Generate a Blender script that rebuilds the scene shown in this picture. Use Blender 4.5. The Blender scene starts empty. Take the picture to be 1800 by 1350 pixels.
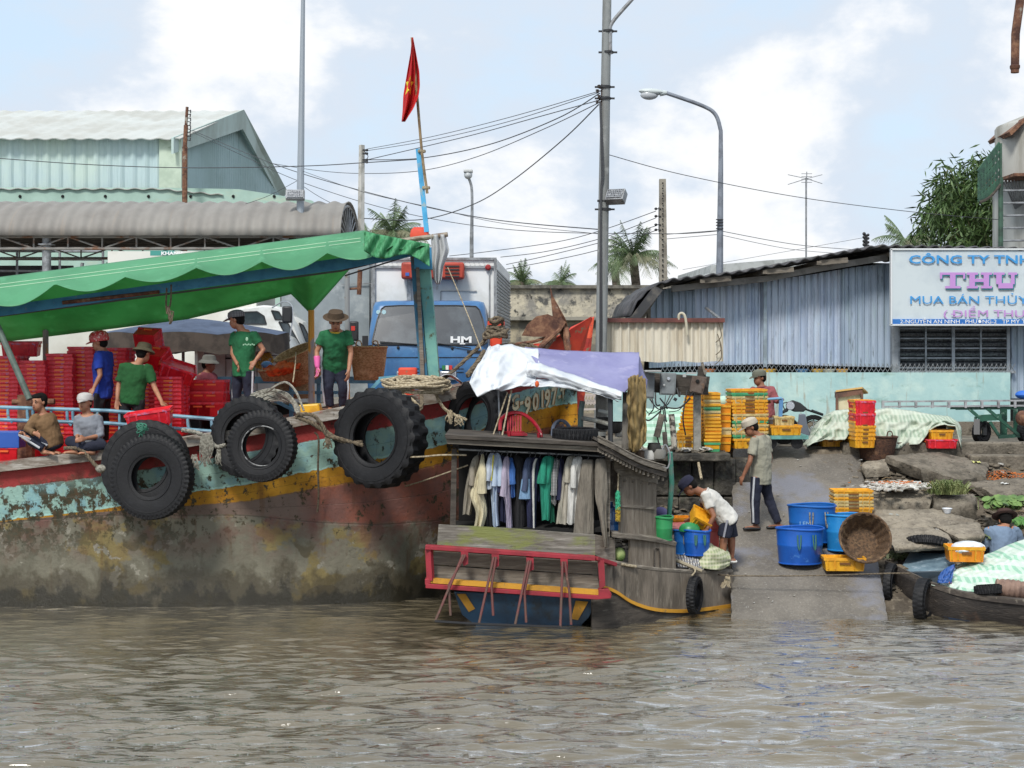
import bpy,bmesh,math,random
import numpy as np
from mathutils import Vector,Matrix,Euler,noise as mnoise
R=math.radians
random.seed(7)
SC=bpy.context.scene
COL=SC.collection
# camera
H,F,HZ=3.7,2600.0,610.0
cd=bpy.data.cameras.new('camera');cam=bpy.data.objects.new('camera',cd);COL.objects.link(cam)
cam.location=(0,0,H);cam.rotation_euler=(R(90),0,0)
cd.sensor_width=36;cd.lens=36*F/1800;cd.shift_y=-(675-HZ)/1800
cd.clip_start=.1;cd.clip_end=3000
SC.camera=cam
# sky
world=bpy.data.worlds.new('World');SC.world=world;world.use_nodes=True
nt=world.node_tree;N=nt.nodes;L=nt.links;N.clear()
out=N.new('ShaderNodeOutputWorld')
sky=N.new('ShaderNodeTexSky');sky.sky_type='NISHITA';sky.sun_disc=False
SUN_EL,SUN_AZ=50,200
sky.sun_elevation=R(SUN_EL);sky.sun_rotation=R(SUN_AZ);sky.air_density=1.0;sky.dust_density=2.5
b1=N.new('ShaderNodeBackground');b1.inputs[1].default_value=.13
L.new(sky.outputs[0],b1.inputs[0])
tc=N.new('ShaderNodeTexCoord');mp=N.new('ShaderNodeMapping');mp.inputs['Scale'].default_value=(1,1,1.7)
mp.inputs['Location'].default_value=(2.3,1.1,.3)
L.new(tc.outputs['Generated'],mp.inputs[0])
def nz(sc,det,rough,dist=0):
 n=N.new('ShaderNodeTexNoise');n.inputs['Scale'].default_value=sc;n.inputs['Detail'].default_value=det
 n.inputs['Roughness'].default_value=rough;n.inputs['Distortion'].default_value=dist
 L.new(mp.outputs[0],n.inputs['Vector']);return n
n1=nz(4.4,9,.57,.1);n2=nz(3.0,6,.5)
mr=N.new('ShaderNodeMapRange');mr.interpolation_type='SMOOTHSTEP';mr.inputs[1].default_value=.36;mr.inputs[2].default_value=.52;L.new(n1.outputs[0],mr.inputs[0])
mr2=N.new('ShaderNodeMapRange');mr2.interpolation_type='SMOOTHSTEP';mr2.inputs[1].default_value=.50;mr2.inputs[2].default_value=.60;L.new(n1.outputs[0],mr2.inputs[0])
ccol=N.new('ShaderNodeMix');ccol.data_type='RGBA'
ccol.inputs[6].default_value=(.53,.595,.68,1);ccol.inputs[7].default_value=(.745,.755,.77,1)
L.new(mr2.outputs[0],ccol.inputs[0])
b2=N.new('ShaderNodeBackground');b2.inputs[1].default_value=.96;L.new(ccol.outputs[2],b2.inputs[0])
base=N.new('ShaderNodeBackground');base.inputs[0].default_value=(.50,.62,.74,1);base.inputs[1].default_value=1.0
mb_=N.new('ShaderNodeMixShader');mb_.inputs[0].default_value=.80
L.new(b1.outputs[0],mb_.inputs[1]);L.new(base.outputs[0],mb_.inputs[2])
mx=N.new('ShaderNodeMixShader');L.new(mr.outputs[0],mx.inputs[0]);L.new(mb_.outputs[0],mx.inputs[1]);L.new(b2.outputs[0],mx.inputs[2])
L.new(mx.outputs[0],out.inputs[0])
# sun
sd=bpy.data.lights.new('sun','SUN');sd.energy=2.3;sd.angle=R(12);sd.color=(1,.965,.9)
sun=bpy.data.objects.new('sun',sd);COL.objects.link(sun)
az,el=R(SUN_AZ),R(SUN_EL)
sdir=Vector((math.sin(az)*math.cos(el),math.cos(az)*math.cos(el),math.sin(el)))
sun.rotation_euler=sdir.to_track_quat('Z','Y').to_euler();sun.location=sdir*50
SC.view_settings.view_transform='Standard';SC.view_settings.look='None';SC.view_settings.exposure=.5;SC.view_settings.gamma=1
SC.render.engine='CYCLES';SC.cycles.max_bounces=5;SC.cycles.transparent_max_bounces=8
SC.cycles.caustics_reflective=False;SC.cycles.caustics_refractive=False
# helpers
def W(px,py,Y):return Vector(((px-900)/F*Y,Y,H-(py-HZ)/F*Y))
def X_(px,Y):return(px-900)/F*Y
def Z_(py,Y):return H-(py-HZ)/F*Y
def lin(c):return tuple(((v/255)/12.92 if v/255<=.04045 else((v/255+.055)/1.055)**2.4)for v in c)
def cr(pts,n):
 """smooth curve through the points, n steps a segment"""
 P=[Vector(p)for p in pts]
 if len(P)<3:return[P[0].lerp(P[-1],i/n)for i in range(n+1)]
 o=[]
 for i in range(len(P)-1):
  a=P[max(i-1,0)];b=P[i];c=P[i+1];d=P[min(i+2,len(P)-1)]
  for k in range(n):
   t=k/n
   o.append(.5*((2*b)+(c-a)*t+(2*a-5*b+4*c-d)*t*t+(3*b-a-3*c+d)*t**3))
 o.append(P[-1]);return o
class MB:
 def __init__(s):s.v=[];s.f=[];s.m=[];s.cur=0;s.uv=None
 def add(s,vs,fs):
  b=len(s.v);s.v+=[Vector(v)for v in vs]
  for f in fs:s.f.append(tuple(b+i for i in f));s.m.append(s.cur)
  return s
 def box(s,c,size,rot=None,taper=(1,1),skew=0):
  x,y,z=size[0]/2,size[1]/2,size[2]/2;tx,ty=taper
  p=[(-x,-y,-z),(x,-y,-z),(x,y,-z),(-x,y,-z),(-x*tx,-y*ty,z),(x*tx,-y*ty,z),(x*tx,y*ty,z),(-x*tx,y*ty,z)]
  m=Matrix.Identity(3)if rot is None else(Euler(rot).to_matrix()if not isinstance(rot,Matrix)else rot)
  c=Vector(c)
  return s.add([m@Vector(q)+c for q in p],[(0,3,2,1),(4,5,6,7),(0,1,5,4),(1,2,6,5),(2,3,7,6),(3,0,4,7)])
 def bar(s,a,b,w,d=None,up=(0,0,1)):
  """box from a to b with section w (sideways) x d (along up)"""
  a=Vector(a);b=Vector(b);t=b-a;l=t.length;t.normalize();d=d or w
  u=Vector(up);sd_=t.cross(u)
  if sd_.length<1e-3:sd_=t.cross(Vector((0,1,0)))
  sd_.normalize();u=sd_.cross(t)
  m=Matrix((sd_,t,u)).transposed()
  return s.box((a+b)/2,(w,l,d),m)
 def loft(s,rings,cap=True,closed=True):
  n=len(rings[0]);vs=[p for r in rings for p in r];fs=[]
  for i in range(len(rings)-1):
   for j in range(n if closed else n-1):
    k=(j+1)%n;fs.append((i*n+j,i*n+k,(i+1)*n+k,(i+1)*n+j))
  if cap and closed:fs.append(tuple(range(n-1,-1,-1)));fs.append(tuple((len(rings)-1)*n+j for j in range(n)))
  return s.add(vs,fs)
 def tube(s,pts,r,n=8,cap=True,sq=1.0,side=None):
  P=[Vector(p)for p in pts];rr=r if isinstance(r,(list,tuple))else[r]*len(P)
  rings=[];up=Vector(side)if side else Vector((0,0,1))
  prev=None
  for i,p in enumerate(P):
   t=(P[min(i+1,len(P)-1)]-P[max(i-1,0)])
   if t.length<1e-9:t=Vector((0,0,1))
   t.normalize()
   if prev is None:
    u=up if abs(t.dot(up))<.9 else Vector((1,0,0))
   else:u=prev
   a=(u-t*u.dot(t));a.normalize();prev=a;b=t.cross(a)
   rings.append([p+(a*math.cos(2*math.pi*k/n)*sq+b*math.sin(2*math.pi*k/n))*rr[i]for k in range(n)])
  return s.loft(rings,cap)
 def lathe(s,c,prof,n=24,sx=1,sy=1,m=None,cap=True):
  c=Vector(c);m=m or Matrix.Identity(3)
  return s.loft([[c+m@Vector((r*math.cos(2*math.pi*k/n)*sx,r*math.sin(2*math.pi*k/n)*sy,z))for k in range(n)]for r,z in prof],cap)
 def ball(s,c,r,n=12,k=8,m=None):
  """r may be (rx, ry, rz)"""
  r=r if isinstance(r,(tuple,list))else(r,r,r);c=Vector(c);m=m or Matrix.Identity(3)
  rings=[]
  for i in range(k+1):
   a=-math.pi/2+math.pi*i/k;q=max(math.cos(a),.02)
   rings.append([c+m@Vector((r[0]*q*math.cos(2*math.pi*j/n),r[1]*q*math.sin(2*math.pi*j/n),r[2]*math.sin(a)))for j in range(n)])
  return s.loft(rings)
 def grid(s,fn,nu,nv):
  vs=[fn(i/nu,j/nv)for j in range(nv+1)for i in range(nu+1)]
  return s.add(vs,[(j*(nu+1)+i,j*(nu+1)+i+1,(j+1)*(nu+1)+i+1,(j+1)*(nu+1)+i)for j in range(nv)for i in range(nu)])
 def prism(s,poly,ext):
  n=len(poly);e=Vector(ext);P=[Vector(p)for p in poly]
  return s.add(P+[p+e for p in P],[tuple(range(n-1,-1,-1)),tuple(range(n,2*n))]+[(i,(i+1)%n,n+(i+1)%n,n+i)for i in range(n)])
 def move(s,m):
  s.v=[m@v for v in s.v];return s
 def center(s):
  xs=[v.x for v in s.v];ys=[v.y for v in s.v];zs=[v.z for v in s.v]
  return Vector(((min(xs)+max(xs))/2,(min(ys)+max(ys))/2,min(zs)))
 def build(s,name,mats,parent=None,loc=None,local=False,smooth=35,bevel=0,sol=0,remesh=0,disp=0,sub=0):
  me=bpy.data.meshes.new(name)
  if local:off=Vector()
  elif parent is not None:
   off=Vector(parent.location)
   if parent.parent:off+=Vector(parent.parent.location)
   if loc is not None:off=Vector(loc)
  else:off=Vector(loc)if loc is not None else s.center()
  me.from_pydata([v-off for v in s.v],[],s.f)
  if not isinstance(mats,(list,tuple)):mats=[mats]
  for m in mats:me.materials.append(m)
  if len(mats)>1:me.polygons.foreach_set('material_index',s.m)
  bm=bmesh.new();bm.from_mesh(me)
  if sol<=0:bmesh.ops.recalc_face_normals(bm,faces=bm.faces)
  bm.to_mesh(me);bm.free()
  if smooth:
   me.shade_smooth()
   if smooth<180 and not remesh and not sub:me.set_sharp_from_angle(angle=R(smooth))
  o=bpy.data.objects.new(name,me);COL.objects.link(o)
  if parent is not None:
   o.parent=parent
   if loc is not None and not local:
    o.location=Vector(loc)-Vector(parent.location)
  elif not local:o.location=off
  if sol:md=o.modifiers.new('sol','SOLIDIFY');md.thickness=sol;md.offset=0
  if bevel:md=o.modifiers.new('bev','BEVEL');md.width=bevel;md.segments=2;md.limit_method='ANGLE'
  if sub:md=o.modifiers.new('sub','SUBSURF');md.levels=sub;md.render_levels=sub
  if remesh:
   md=o.modifiers.new('rm','REMESH');md.mode='VOXEL';md.voxel_size=remesh;md.use_smooth_shade=True
   md=o.modifiers.new('sm','SMOOTH');md.iterations=3;md.factor=.5
  if disp:
   md=o.modifiers.new('dp','DISPLACE');md.texture=FOLD;md.strength=disp;md.texture_coords='LOCAL';md.mid_level=.5
  return o
FOLD=bpy.data.textures.new('folds','CLOUDS');FOLD.noise_scale=.15;FOLD.noise_depth=2
def tag(o,label=None,cat=None,group=None,kind=None):
 if label:o['label']=label
 if cat:o['category']=cat
 if group:o['group']=group
 if kind:o['kind']=kind
 return o
def thing(name,label,cat,loc=(0,0,0),rot=0,group=None):
 o=bpy.data.objects.new(name,None);COL.objects.link(o);o.location=loc;o.empty_display_size=.1
 o.rotation_euler=rot if isinstance(rot,(tuple,Euler))else(0,0,rot)
 return tag(o,label,cat,group)
def struct(o):o['kind']='structure';return o
KIDS={}
def dup(root,loc,rot=0,label=None,group=None,scale=None):
 r=root.copy();COL.objects.link(r);r.location=loc
 r.rotation_euler=rot if isinstance(rot,(tuple,Euler))else(0,0,rot)
 if label:r['label']=label
 if group:r['group']=group
 if scale:r.scale=scale if isinstance(scale,tuple)else(scale,)*3
 if root.name not in KIDS:KIDS[root.name]=[(c,list(c.children))for c in root.children]
 for c,gs in KIDS[root.name]:
  k=c.copy();COL.objects.link(k);k.parent=r
  for g in gs:
   q=g.copy();COL.objects.link(q);q.parent=k
 return r
ORD=['first','second','third','fourth','fifth','sixth','seventh','eighth','ninth','tenth','eleventh','twelfth','thirteenth','fourteenth','fifteenth','sixteenth','seventeenth','eighteenth','nineteenth','twentieth']+['twenty-'+q for q in('first','second','third','fourth','fifth','sixth','seventh','eighth','ninth')]
# materials
def mat(name,base,layers=(),rough=.65,metal=0,bump=None,alpha=None,trans=0,spec=.5,coat=0,uvmap=None,rlayer=None,wave=None):
 """base sRGB 0-255; layers: (sRGB, noise scale, lo, hi, stretch, amount)"""
 m=bpy.data.materials.new(name);m.use_nodes=True;t=m.node_tree;n=t.nodes;l=t.links
 p=n['Principled BSDF'];p.inputs['Roughness'].default_value=rough;p.inputs['Metallic'].default_value=metal
 p.inputs['Specular IOR Level'].default_value=spec
 if coat:p.inputs['Coat Weight'].default_value=coat
 tc=n.new('ShaderNodeTexCoord')
 col=n.new('ShaderNodeRGB');col.outputs[0].default_value=(*lin(base),1);cur=col.outputs[0]
 for i,ly in enumerate(layers):
  c,sc,lo,hi=ly[:4];st=ly[4]if len(ly)>4 else(1,1,1);am=ly[5]if len(ly)>5 else 1
  mp=n.new('ShaderNodeMapping');mp.inputs['Scale'].default_value=st;mp.inputs['Location'].default_value=(i*3.7,i*1.3,i*7.1)
  l.new(tc.outputs['Object'],mp.inputs[0])
  t1=n.new('ShaderNodeTexNoise');t1.inputs['Scale'].default_value=sc;t1.inputs['Detail'].default_value=6;t1.inputs['Roughness'].default_value=.62
  l.new(mp.outputs[0],t1.inputs['Vector'])
  r=n.new('ShaderNodeMapRange');r.inputs[1].default_value=lo;r.inputs[2].default_value=hi;r.inputs[4].default_value=am;l.new(t1.outputs[0],r.inputs[0])
  x=n.new('ShaderNodeMix');x.data_type='RGBA';l.new(r.outputs[0],x.inputs[0]);l.new(cur,x.inputs[6]);x.inputs[7].default_value=(*lin(c),1);cur=x.outputs[2]
 l.new(cur,p.inputs['Base Color'])
 if trans:
  tr=n.new('ShaderNodeBsdfTranslucent');l.new(cur,tr.inputs[0]);ms=n.new('ShaderNodeMixShader');ms.inputs[0].default_value=trans
  l.new(p.outputs[0],ms.inputs[1]);l.new(tr.outputs[0],ms.inputs[2]);l.new(ms.outputs[0],n['Material Output'].inputs[0])
 if bump:
  bs,bst=bump[:2];st=bump[2]if len(bump)>2 else(1,1,1)
  mp=n.new('ShaderNodeMapping');mp.inputs['Scale'].default_value=st;l.new(tc.outputs['Object'],mp.inputs[0])
  t1=n.new('ShaderNodeTexNoise');t1.inputs['Scale'].default_value=bs;t1.inputs['Detail'].default_value=5;l.new(mp.outputs[0],t1.inputs['Vector'])
  b=n.new('ShaderNodeBump');b.inputs['Strength'].default_value=1;b.inputs['Distance'].default_value=bst;l.new(t1.outputs[0],b.inputs['Height']);l.new(b.outputs[0],p.inputs['Normal'])
 if alpha is not None:p.inputs['Alpha'].default_value=alpha
 return m
def stripes(name,c1,c2,scale,axis='X',c3=None,sc3=None,ax3='Z',rough=.8,duty=.5,bump=.0,trans=0):
 """woven or printed stripes / checks"""
 m=bpy.data.materials.new(name);m.use_nodes=True;t=m.node_tree;n=t.nodes;l=t.links
 p=n['Principled BSDF'];p.inputs['Roughness'].default_value=rough;tc=n.new('ShaderNodeTexCoord')
 def wv(sc,ax):
  w=n.new('ShaderNodeTexWave');w.bands_direction=ax;w.inputs['Scale'].default_value=sc;w.inputs['Distortion'].default_value=.6;w.inputs['Detail'].default_value=1
  l.new(tc.outputs['Object'],w.inputs['Vector']);r=n.new('ShaderNodeMapRange');r.inputs[1].default_value=duty-.08;r.inputs[2].default_value=duty+.08
  l.new(w.outputs['Fac'],r.inputs[0]);return r.outputs[0]
 x=n.new('ShaderNodeMix');x.data_type='RGBA';l.new(wv(scale,axis),x.inputs[0]);x.inputs[6].default_value=(*lin(c1),1);x.inputs[7].default_value=(*lin(c2),1);cur=x.outputs[2]
 if c3:
  y=n.new('ShaderNodeMix');y.data_type='RGBA';f=wv(sc3,ax3);mm=n.new('ShaderNodeMath');mm.operation='MULTIPLY';mm.inputs[1].default_value=.6;l.new(f,mm.inputs[0])
  l.new(mm.outputs[0],y.inputs[0]);l.new(cur,y.inputs[6]);y.inputs[7].default_value=(*lin(c3),1);cur=y.outputs[2]
 l.new(cur,p.inputs['Base Color'])
 if trans:
  tr=n.new('ShaderNodeBsdfTranslucent');l.new(cur,tr.inputs[0]);ms=n.new('ShaderNodeMixShader');ms.inputs[0].default_value=trans
  l.new(p.outputs[0],ms.inputs[1]);l.new(tr.outputs[0],ms.inputs[2]);l.new(ms.outputs[0],n['Material Output'].inputs[0])
 return m
# shared
M_RUBBER=mat('rubber',(15,15,18),[((27,28,31),14,.5,.75),((60,58,54),3,.66,.8,(1,1,1),.3)],rough=.62,spec=.35,bump=(60,.004))
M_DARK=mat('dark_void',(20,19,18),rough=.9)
M_STEEL=mat('galvanised_steel',(150,153,156),[((118,120,122),6,.45,.6),((134,110,84),2,.62,.75,(1,1,.3),.5)],rough=.5,metal=.3)
M_CONC=mat('pole_concrete',(150,148,140),[((112,110,104),7,.45,.65),((86,84,80),2.2,.58,.7)],rough=.85,bump=(40,.003))
M_RUST=mat('rust',(104,70,54),[((136,100,76),12,.45,.6),((70,44,36),5,.5,.65),((158,152,140),3,.62,.68)],rough=.85,bump=(40,.004))
M_WOODG=mat('weathered_grey_wood',(122,114,103),[((98,91,82),5,.42,.62,(.25,1,4)),((144,137,126),9,.5,.68,(.3,1,3)),((60,56,50),2,.6,.72)],rough=.85,bump=(26,.006,(.3,1,5)))
M_WOODV=mat('weathered_upright_boards',(126,116,104),[((104,95,84),6,.42,.6,(3,3,.35)),((144,136,124),9,.54,.7,(3,3,.3)),((70,64,57),2,.6,.74,(2,2,.6))],rough=.85,bump=(26,.006,(5,5,.3)))
M_WOODD=mat('dark_wood',(78,71,64),[((52,47,42),5,.42,.6,(.4,1,3)),((100,94,86),8,.55,.7,(.3,1,3))],rough=.85,bump=(26,.006,(.3,1,5)))
M_ROPE=mat('pale_rope',(178,165,140),[((130,116,92),30,.45,.6)],rough=.95,bump=(120,.006))
M_ROPED=mat('old_rope',(116,104,86),[((78,68,56),30,.45,.6)],rough=.95,bump=(120,.006))
M_ROPEG=mat('grey_rope',(150,147,136),[((104,100,90),30,.45,.6)],rough=.95)
M_WIRE=mat('cable_black',(62,64,68),rough=.6)
# ================================================================== SETTING
def text(body,h,loc,m,parent,name='lettering',xs=1.0,bold=0.0,rot=None,ext=.004,label=None,shear=0):
 cu=bpy.data.curves.new(name,'FONT');cu.body=body;cu.size=h/.73;cu.offset=bold;cu.extrude=ext;cu.align_x='LEFT';cu.shear=shear
 cu.resolution_u=2
 t=bpy.data.objects.new('tmp',cu);COL.objects.link(t);bpy.context.view_layer.update()
 me=bpy.data.meshes.new_from_object(t.evaluated_get(bpy.context.evaluated_depsgraph_get()));bpy.data.objects.remove(t);bpy.data.curves.remove(cu)
 me.materials.clear();me.materials.append(m)
 q=(rot or Matrix.Rotation(R(90),4,'X'))@Matrix.Diagonal((xs,1,1,1))
 me.transform(q)
 o=bpy.data.objects.new(name,me);COL.objects.link(o)
 if parent is not None:o.parent=parent;o.location=Vector(loc)-Vector(parent.location)-(Vector(parent.parent.location)if parent.parent else Vector())
 else:o.location=loc
 return o
# water: brown river, real wavelets near the camera
def water():
 nx,ny=500,1000
 xs=np.linspace(-15,15,nx);ys=np.concatenate([np.linspace(4,24,ny-1),[27]])
 Xg,Yg=np.meshgrid(xs,ys);Zg=np.zeros_like(Xg);rs=np.random.RandomState(4)
 for i in range(70):
  lam=10**(rs.uniform(-.95,.2)if i<46 else rs.uniform(-.9,-.4));ang=rs.normal(0,.34 if i<46 else.24)+math.pi/2;k=2*math.pi/lam
  a=.0088*lam**.85
  ph=rs.uniform(0,6.28)
  wob=.6*np.sin(Xg*rs.uniform(.3,1.1)+Yg*rs.uniform(.2,.9)+ph)
  Zg+=a*np.sin(k*(math.cos(ang)*Xg+math.sin(ang)*Yg)+ph+wob)*(.65+.5*np.sin(Xg*.5*rs.uniform(.5,2)+Yg*.7*rs.uniform(.5,2)+ph))
 calm=np.clip((Yg-17)/4.0,0,1);Zg*=1-.62*calm
 co=np.stack([Xg,Yg,Zg],-1).reshape(-1,3)
 idx=np.arange(nx*ny).reshape(ny,nx)
 fs=np.stack([idx[:-1,:-1],idx[:-1,1:],idx[1:,1:],idx[1:,:-1]],-1).reshape(-1,4)
 me=bpy.data.meshes.new('water');me.vertices.add(len(co));me.vertices.foreach_set('co',co.ravel())
 me.loops.add(fs.size);me.loops.foreach_set('vertex_index',fs.ravel());me.polygons.add(len(fs))
 me.polygons.foreach_set('loop_start',np.arange(0,fs.size,4));me.update();me.shade_smooth();return me
mw=mat('river_water',(108,99,80),[((96,88,70),.5,.4,.6)],rough=.05,bump=(8,.03,(.35,1.7,1)),spec=.5)
wn_,wl_=mw.node_tree.nodes,mw.node_tree.links;pb=wn_['Principled BSDF'];pb.inputs['IOR'].default_value=1.33;gl=wn_.new('ShaderNodeBsdfGlossy');gl.inputs['Roughness'].default_value=.04;gl.inputs['Color'].default_value=(1,1,1,1)
fz=wn_.new('ShaderNodeFresnel');fz.inputs['IOR'].default_value=1.4;mm_=wn_.new('ShaderNodeMath');mm_.operation='MULTIPLY';mm_.inputs[1].default_value=2.5;mm_.use_clamp=True
nb_=pb.inputs['Normal'].links[0].from_socket;wl_.new(nb_,gl.inputs['Normal']);wl_.new(nb_,fz.inputs['Normal']);wl_.new(fz.outputs[0],mm_.inputs[0]);ms_=wn_.new('ShaderNodeMixShader');wl_.new(mm_.outputs[0],ms_.inputs[0]);wl_.new(pb.outputs[0],ms_.inputs[1]);wl_.new(gl.outputs[0],ms_.inputs[2]);wl_.new(ms_.outputs[0],wn_['Material Output'].inputs[0])
o=bpy.data.objects.new('water',water());o.data.materials.append(mw);COL.objects.link(o);struct(o)
o2=MB()
for a,b,c,d in((-300,-15,-60,27),(15,300,-60,27),(-15,15,-60,4)):o2.box(((a+b)/2,(c+d)/2,-.03),(b-a,d-c,.02))
struct(o2.build('water',mw,smooth=0))
o2=MB().box((0,0,-2.2),(600,200,.3));struct(o2.build('river_bed',mat('mud',(80,68,50)),smooth=0))
# quay ground, one sheet to the horizon
M_GROUND=mat('quay_ground',(118,110,98),[((84,78,70),1.2,.42,.62),((146,138,124),4,.55,.7),((66,60,54),9,.58,.72)],rough=.9,bump=(14,.01))
g=MB().box((-150.5+3.4/2+.04,350,1.0),(303.4+.0,652,2.0)).box((154.0,350.65,1.0),(303.4-.1,650.7,2.0))
g=MB()
g.prism([(-300,24.3,2),(3.5,24.3,2),(3.5,25.3,2),(300,25.3,2),(300,700,2),(-300,700,2)],(0,0,-2.6))
struct(g.build('ground',M_GROUND,smooth=0))
# quay face of old wet stone, left of the ramp
M_QUAY=mat('wet_quay_stone',(74,70,62),[((40,38,34),1.6,.4,.6),((104,98,86),7,.54,.68),((58,70,44),3,.6,.7),((24,23,21),2.6,.56,.66,(1,1,.5))],rough=.75,bump=(9,.05))
q=MB()
for i in range(6):
 for k in range(3):
  q.box((X_(1160,24.1)-.15+i*.36-.25+(k%2)*.15,24.14+random.uniform(-.03,.03)+(2-k)*-.05,.35+k*.62),(.35,.32,.6))
q.box((2.0,24.05,1.93),(3.0,.75,.13))
tag(q.build('quay_wall',M_QUAY,bevel=.02),'dark wet stone quay wall between the houseboat and the ramp','quay wall')
# ramp
RY0,RY1=19.2,25.3
def rampz(Y):return 2.0-(25.3-Y)*.38
def rampx(Y,s):return(2.97+(Y-20.04)*.154)if s<0 else(5.10+(Y-20.04)*.156)
m_ramp=mat('ramp_concrete',(120,114,105),[((98,93,86),1.1,.42,.6),((140,134,124),22,.5,.7,(1,1,1),.5),((92,88,82),40,.54,.66,(1,1,1),.6),((206,204,200),46,.66,.69,(1,1,1),.8),((120,122,132),.8,.52,.62,(1,1,1),.8)],rough=.62,bump=(40,.014))
nodes=m_ramp.node_tree.nodes;lk=m_ramp.node_tree.links
tn=nodes.new('ShaderNodeTexNoise');tn.inputs['Scale'].default_value=.9;tn.inputs['Detail'].default_value=5
rr_=nodes.new('ShaderNodeMapRange');rr_.inputs[1].default_value=.45;rr_.inputs[2].default_value=.6;rr_.inputs[3].default_value=.75;rr_.inputs[4].default_value=.28
lk.new(tn.outputs[0],rr_.inputs[0]);lk.new(rr_.outputs[0],nodes['Principled BSDF'].inputs['Roughness'])
r=MB();nu,nv=30,80
def rp(u,v):
 Y=RY0+(RY1-RY0)*v;x=rampx(Y,-1)+(rampx(Y,1)-rampx(Y,-1))*u
 e=min(u,1-u)
 z=rampz(Y)+.018*mnoise.noise(Vector((x*2,Y*2,0)))-(.03*(1-e/.03)if e<.03 else 0)*(1+mnoise.noise(Vector((x*3,Y*6,3))))
 return Vector((x+(.03*mnoise.noise(Vector((u*9,Y*5,7)))if e<.01 else 0),Y,z))
top=[[rp(i/nu,j/nv)for i in range(nu+1)]for j in range(nv+1)]
r.grid(lambda u,v:top[round(v*nv)][round(u*nu)],nu,nv)
for s in(0,nu):
 r.grid(lambda u,v:Vector((top[round(u*nv)][s].x+.001,top[round(u*nv)][s].y,top[round(u*nv)][s].z*(1-v)-1.0*v)),nv,1)
r.grid(lambda u,v:Vector((top[0][round(u*nu)].x,RY0,top[0][round(u*nu)].z*(1-v)-1.0*v)),nu,1)
struct(r.build('ramp',m_ramp,smooth=50))
# wet patch of mud and rubble bank right of the ramp
M_BANK=mat('bank_mud',(104,94,80),[((74,66,56),2.0,.42,.6),((134,124,108),7,.54,.7),((52,46,40),5,.6,.7),((84,84,58),3,.64,.72)],rough=.85,bump=(18,.03))
def bankz(x,Y):
 t=(25.3-Y)/5.2;z=1.96-2.1*min(max(t,0),1.25)+.10*mnoise.noise(Vector((x*1.3,Y*1.5,2)))+.05*mnoise.noise(Vector((x*4,Y*4,5)))
 if t<.05:z=1.96
 return z
b=MB().grid(lambda u,v:Vector((5.0+12*u+(Y_:=18.6+6.85*v)*0,Y_,bankz(5.0+12*u,Y_))),150,90)
struct(b.build('river_bank',M_BANK,smooth=180))
# dark hollow left of ramp, foot of quay: rubble
b=MB().grid(lambda u,v:Vector((.6+2.7*u,22.4+1.75*v,.15+.9*v*v+.28*mnoise.noise(Vector((u*6,v*5,1))))),40,30)
struct(b.build('river_bank',mat('wet_mud',(48,44,38),[((76,70,60),5,.5,.65),((62,70,44),3,.6,.7)],rough=.6,bump=(14,.04)),smooth=180))
def slab(pts,th,Y0=None,label='',seed=0,m=None,name='concrete_slab',cat='concrete slab',group='broken concrete slabs on the bank'):
 """pts: list of world top points (convex polygon); jagged edge, thickness th"""
 n=len(pts);P=[];rnd=random.Random(seed)
 for i in range(n):
  a=Vector(pts[i]);c=Vector(pts[(i+1)%n]);k=max(2,int((c-a).length/.09))
  for j in range(k):
   q=a.lerp(c,j/k);P.append(q+Vector((rnd.uniform(-1,1)*.022,rnd.uniform(-1,1)*.03,rnd.uniform(-1,1)*.012)))
 c=sum(P,Vector())/len(P);mb=MB();k=len(P)
 rings=[[c+(p-c)*s+Vector((0,0,dz))for p in P]for s,dz in((.15,.012),(.6,.01),(.93,.0),(1,-.02))]
 rings+=[[p+Vector((rnd.uniform(-.03,.02),rnd.uniform(-.02,.03),-th*.55))for p in P],[c+(p-c)*.9+Vector((0,0,-th))for p in P]]
 mb.loft(rings);o=mb.build(name,m or M_SLAB,smooth=45);tag(o,label,cat,group);return o
M_SLAB=mat('slab_concrete',(140,131,116),[((112,104,92),3,.42,.6),((152,143,128),10,.52,.7),((70,64,56),22,.58,.68)],rough=.88,bump=(24,.02))
M_SLABD=mat('slab_dark',(116,108,96),[((82,76,66),3,.42,.6),((128,120,106),9,.54,.7),((46,42,36),20,.58,.68)],rough=.88,bump=(24,.02))
slab([W(1560,800,24.4),W(1640,792,24.9),W(1740,812,24.6),W(1733,835,23.9),W(1690,842,23.7),W(1620,822,23.9)],.22,label='big tilted concrete slab lying below the kerb right of the ramp top',seed=1,m=M_SLABD)
slab([W(1516,812,24.4),W(1560,806,24.6),W(1562,820,24.2),W(1518,824,24.1)],.16,label='pale broken block beside the wicker basket at the ramp top',seed=2)
slab([W(1526,858,23.4),W(1640,862,23.3),W(1636,884,22.9),W(1532,880,23.0)],.25,label='thick flat slab with pale rubbish on it, beside the ramp edge',seed=3)
slab([W(1642,868,23.1),W(1712,868,23.2),W(1716,886,22.8),W(1644,890,22.7)],.28,label='squarish dark block under the tuft of grass',seed=4,m=M_SLABD)
slab([W(1536,896,22.6),W(1640,892,22.8),W(1716,912,22.4),W(1640,926,22.0),W(1540,926,22.1)],.08,label='large cracked slab below the thick slab on the bank',seed=5)
slab([W(1552,928,22.0),W(1640,925,22.05),W(1668,938,21.7),W(1676,955,21.3),W(1570,962,21.2)],.1,label='lowest cracked slab above the moored boat',seed=6)
slab([W(1646,924,22.0),W(1720,916,22.3),W(1732,940,21.6),W(1684,944,21.5)],.1,label='cracked slab piece with white scraps near the crouching man',seed=7)
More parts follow.
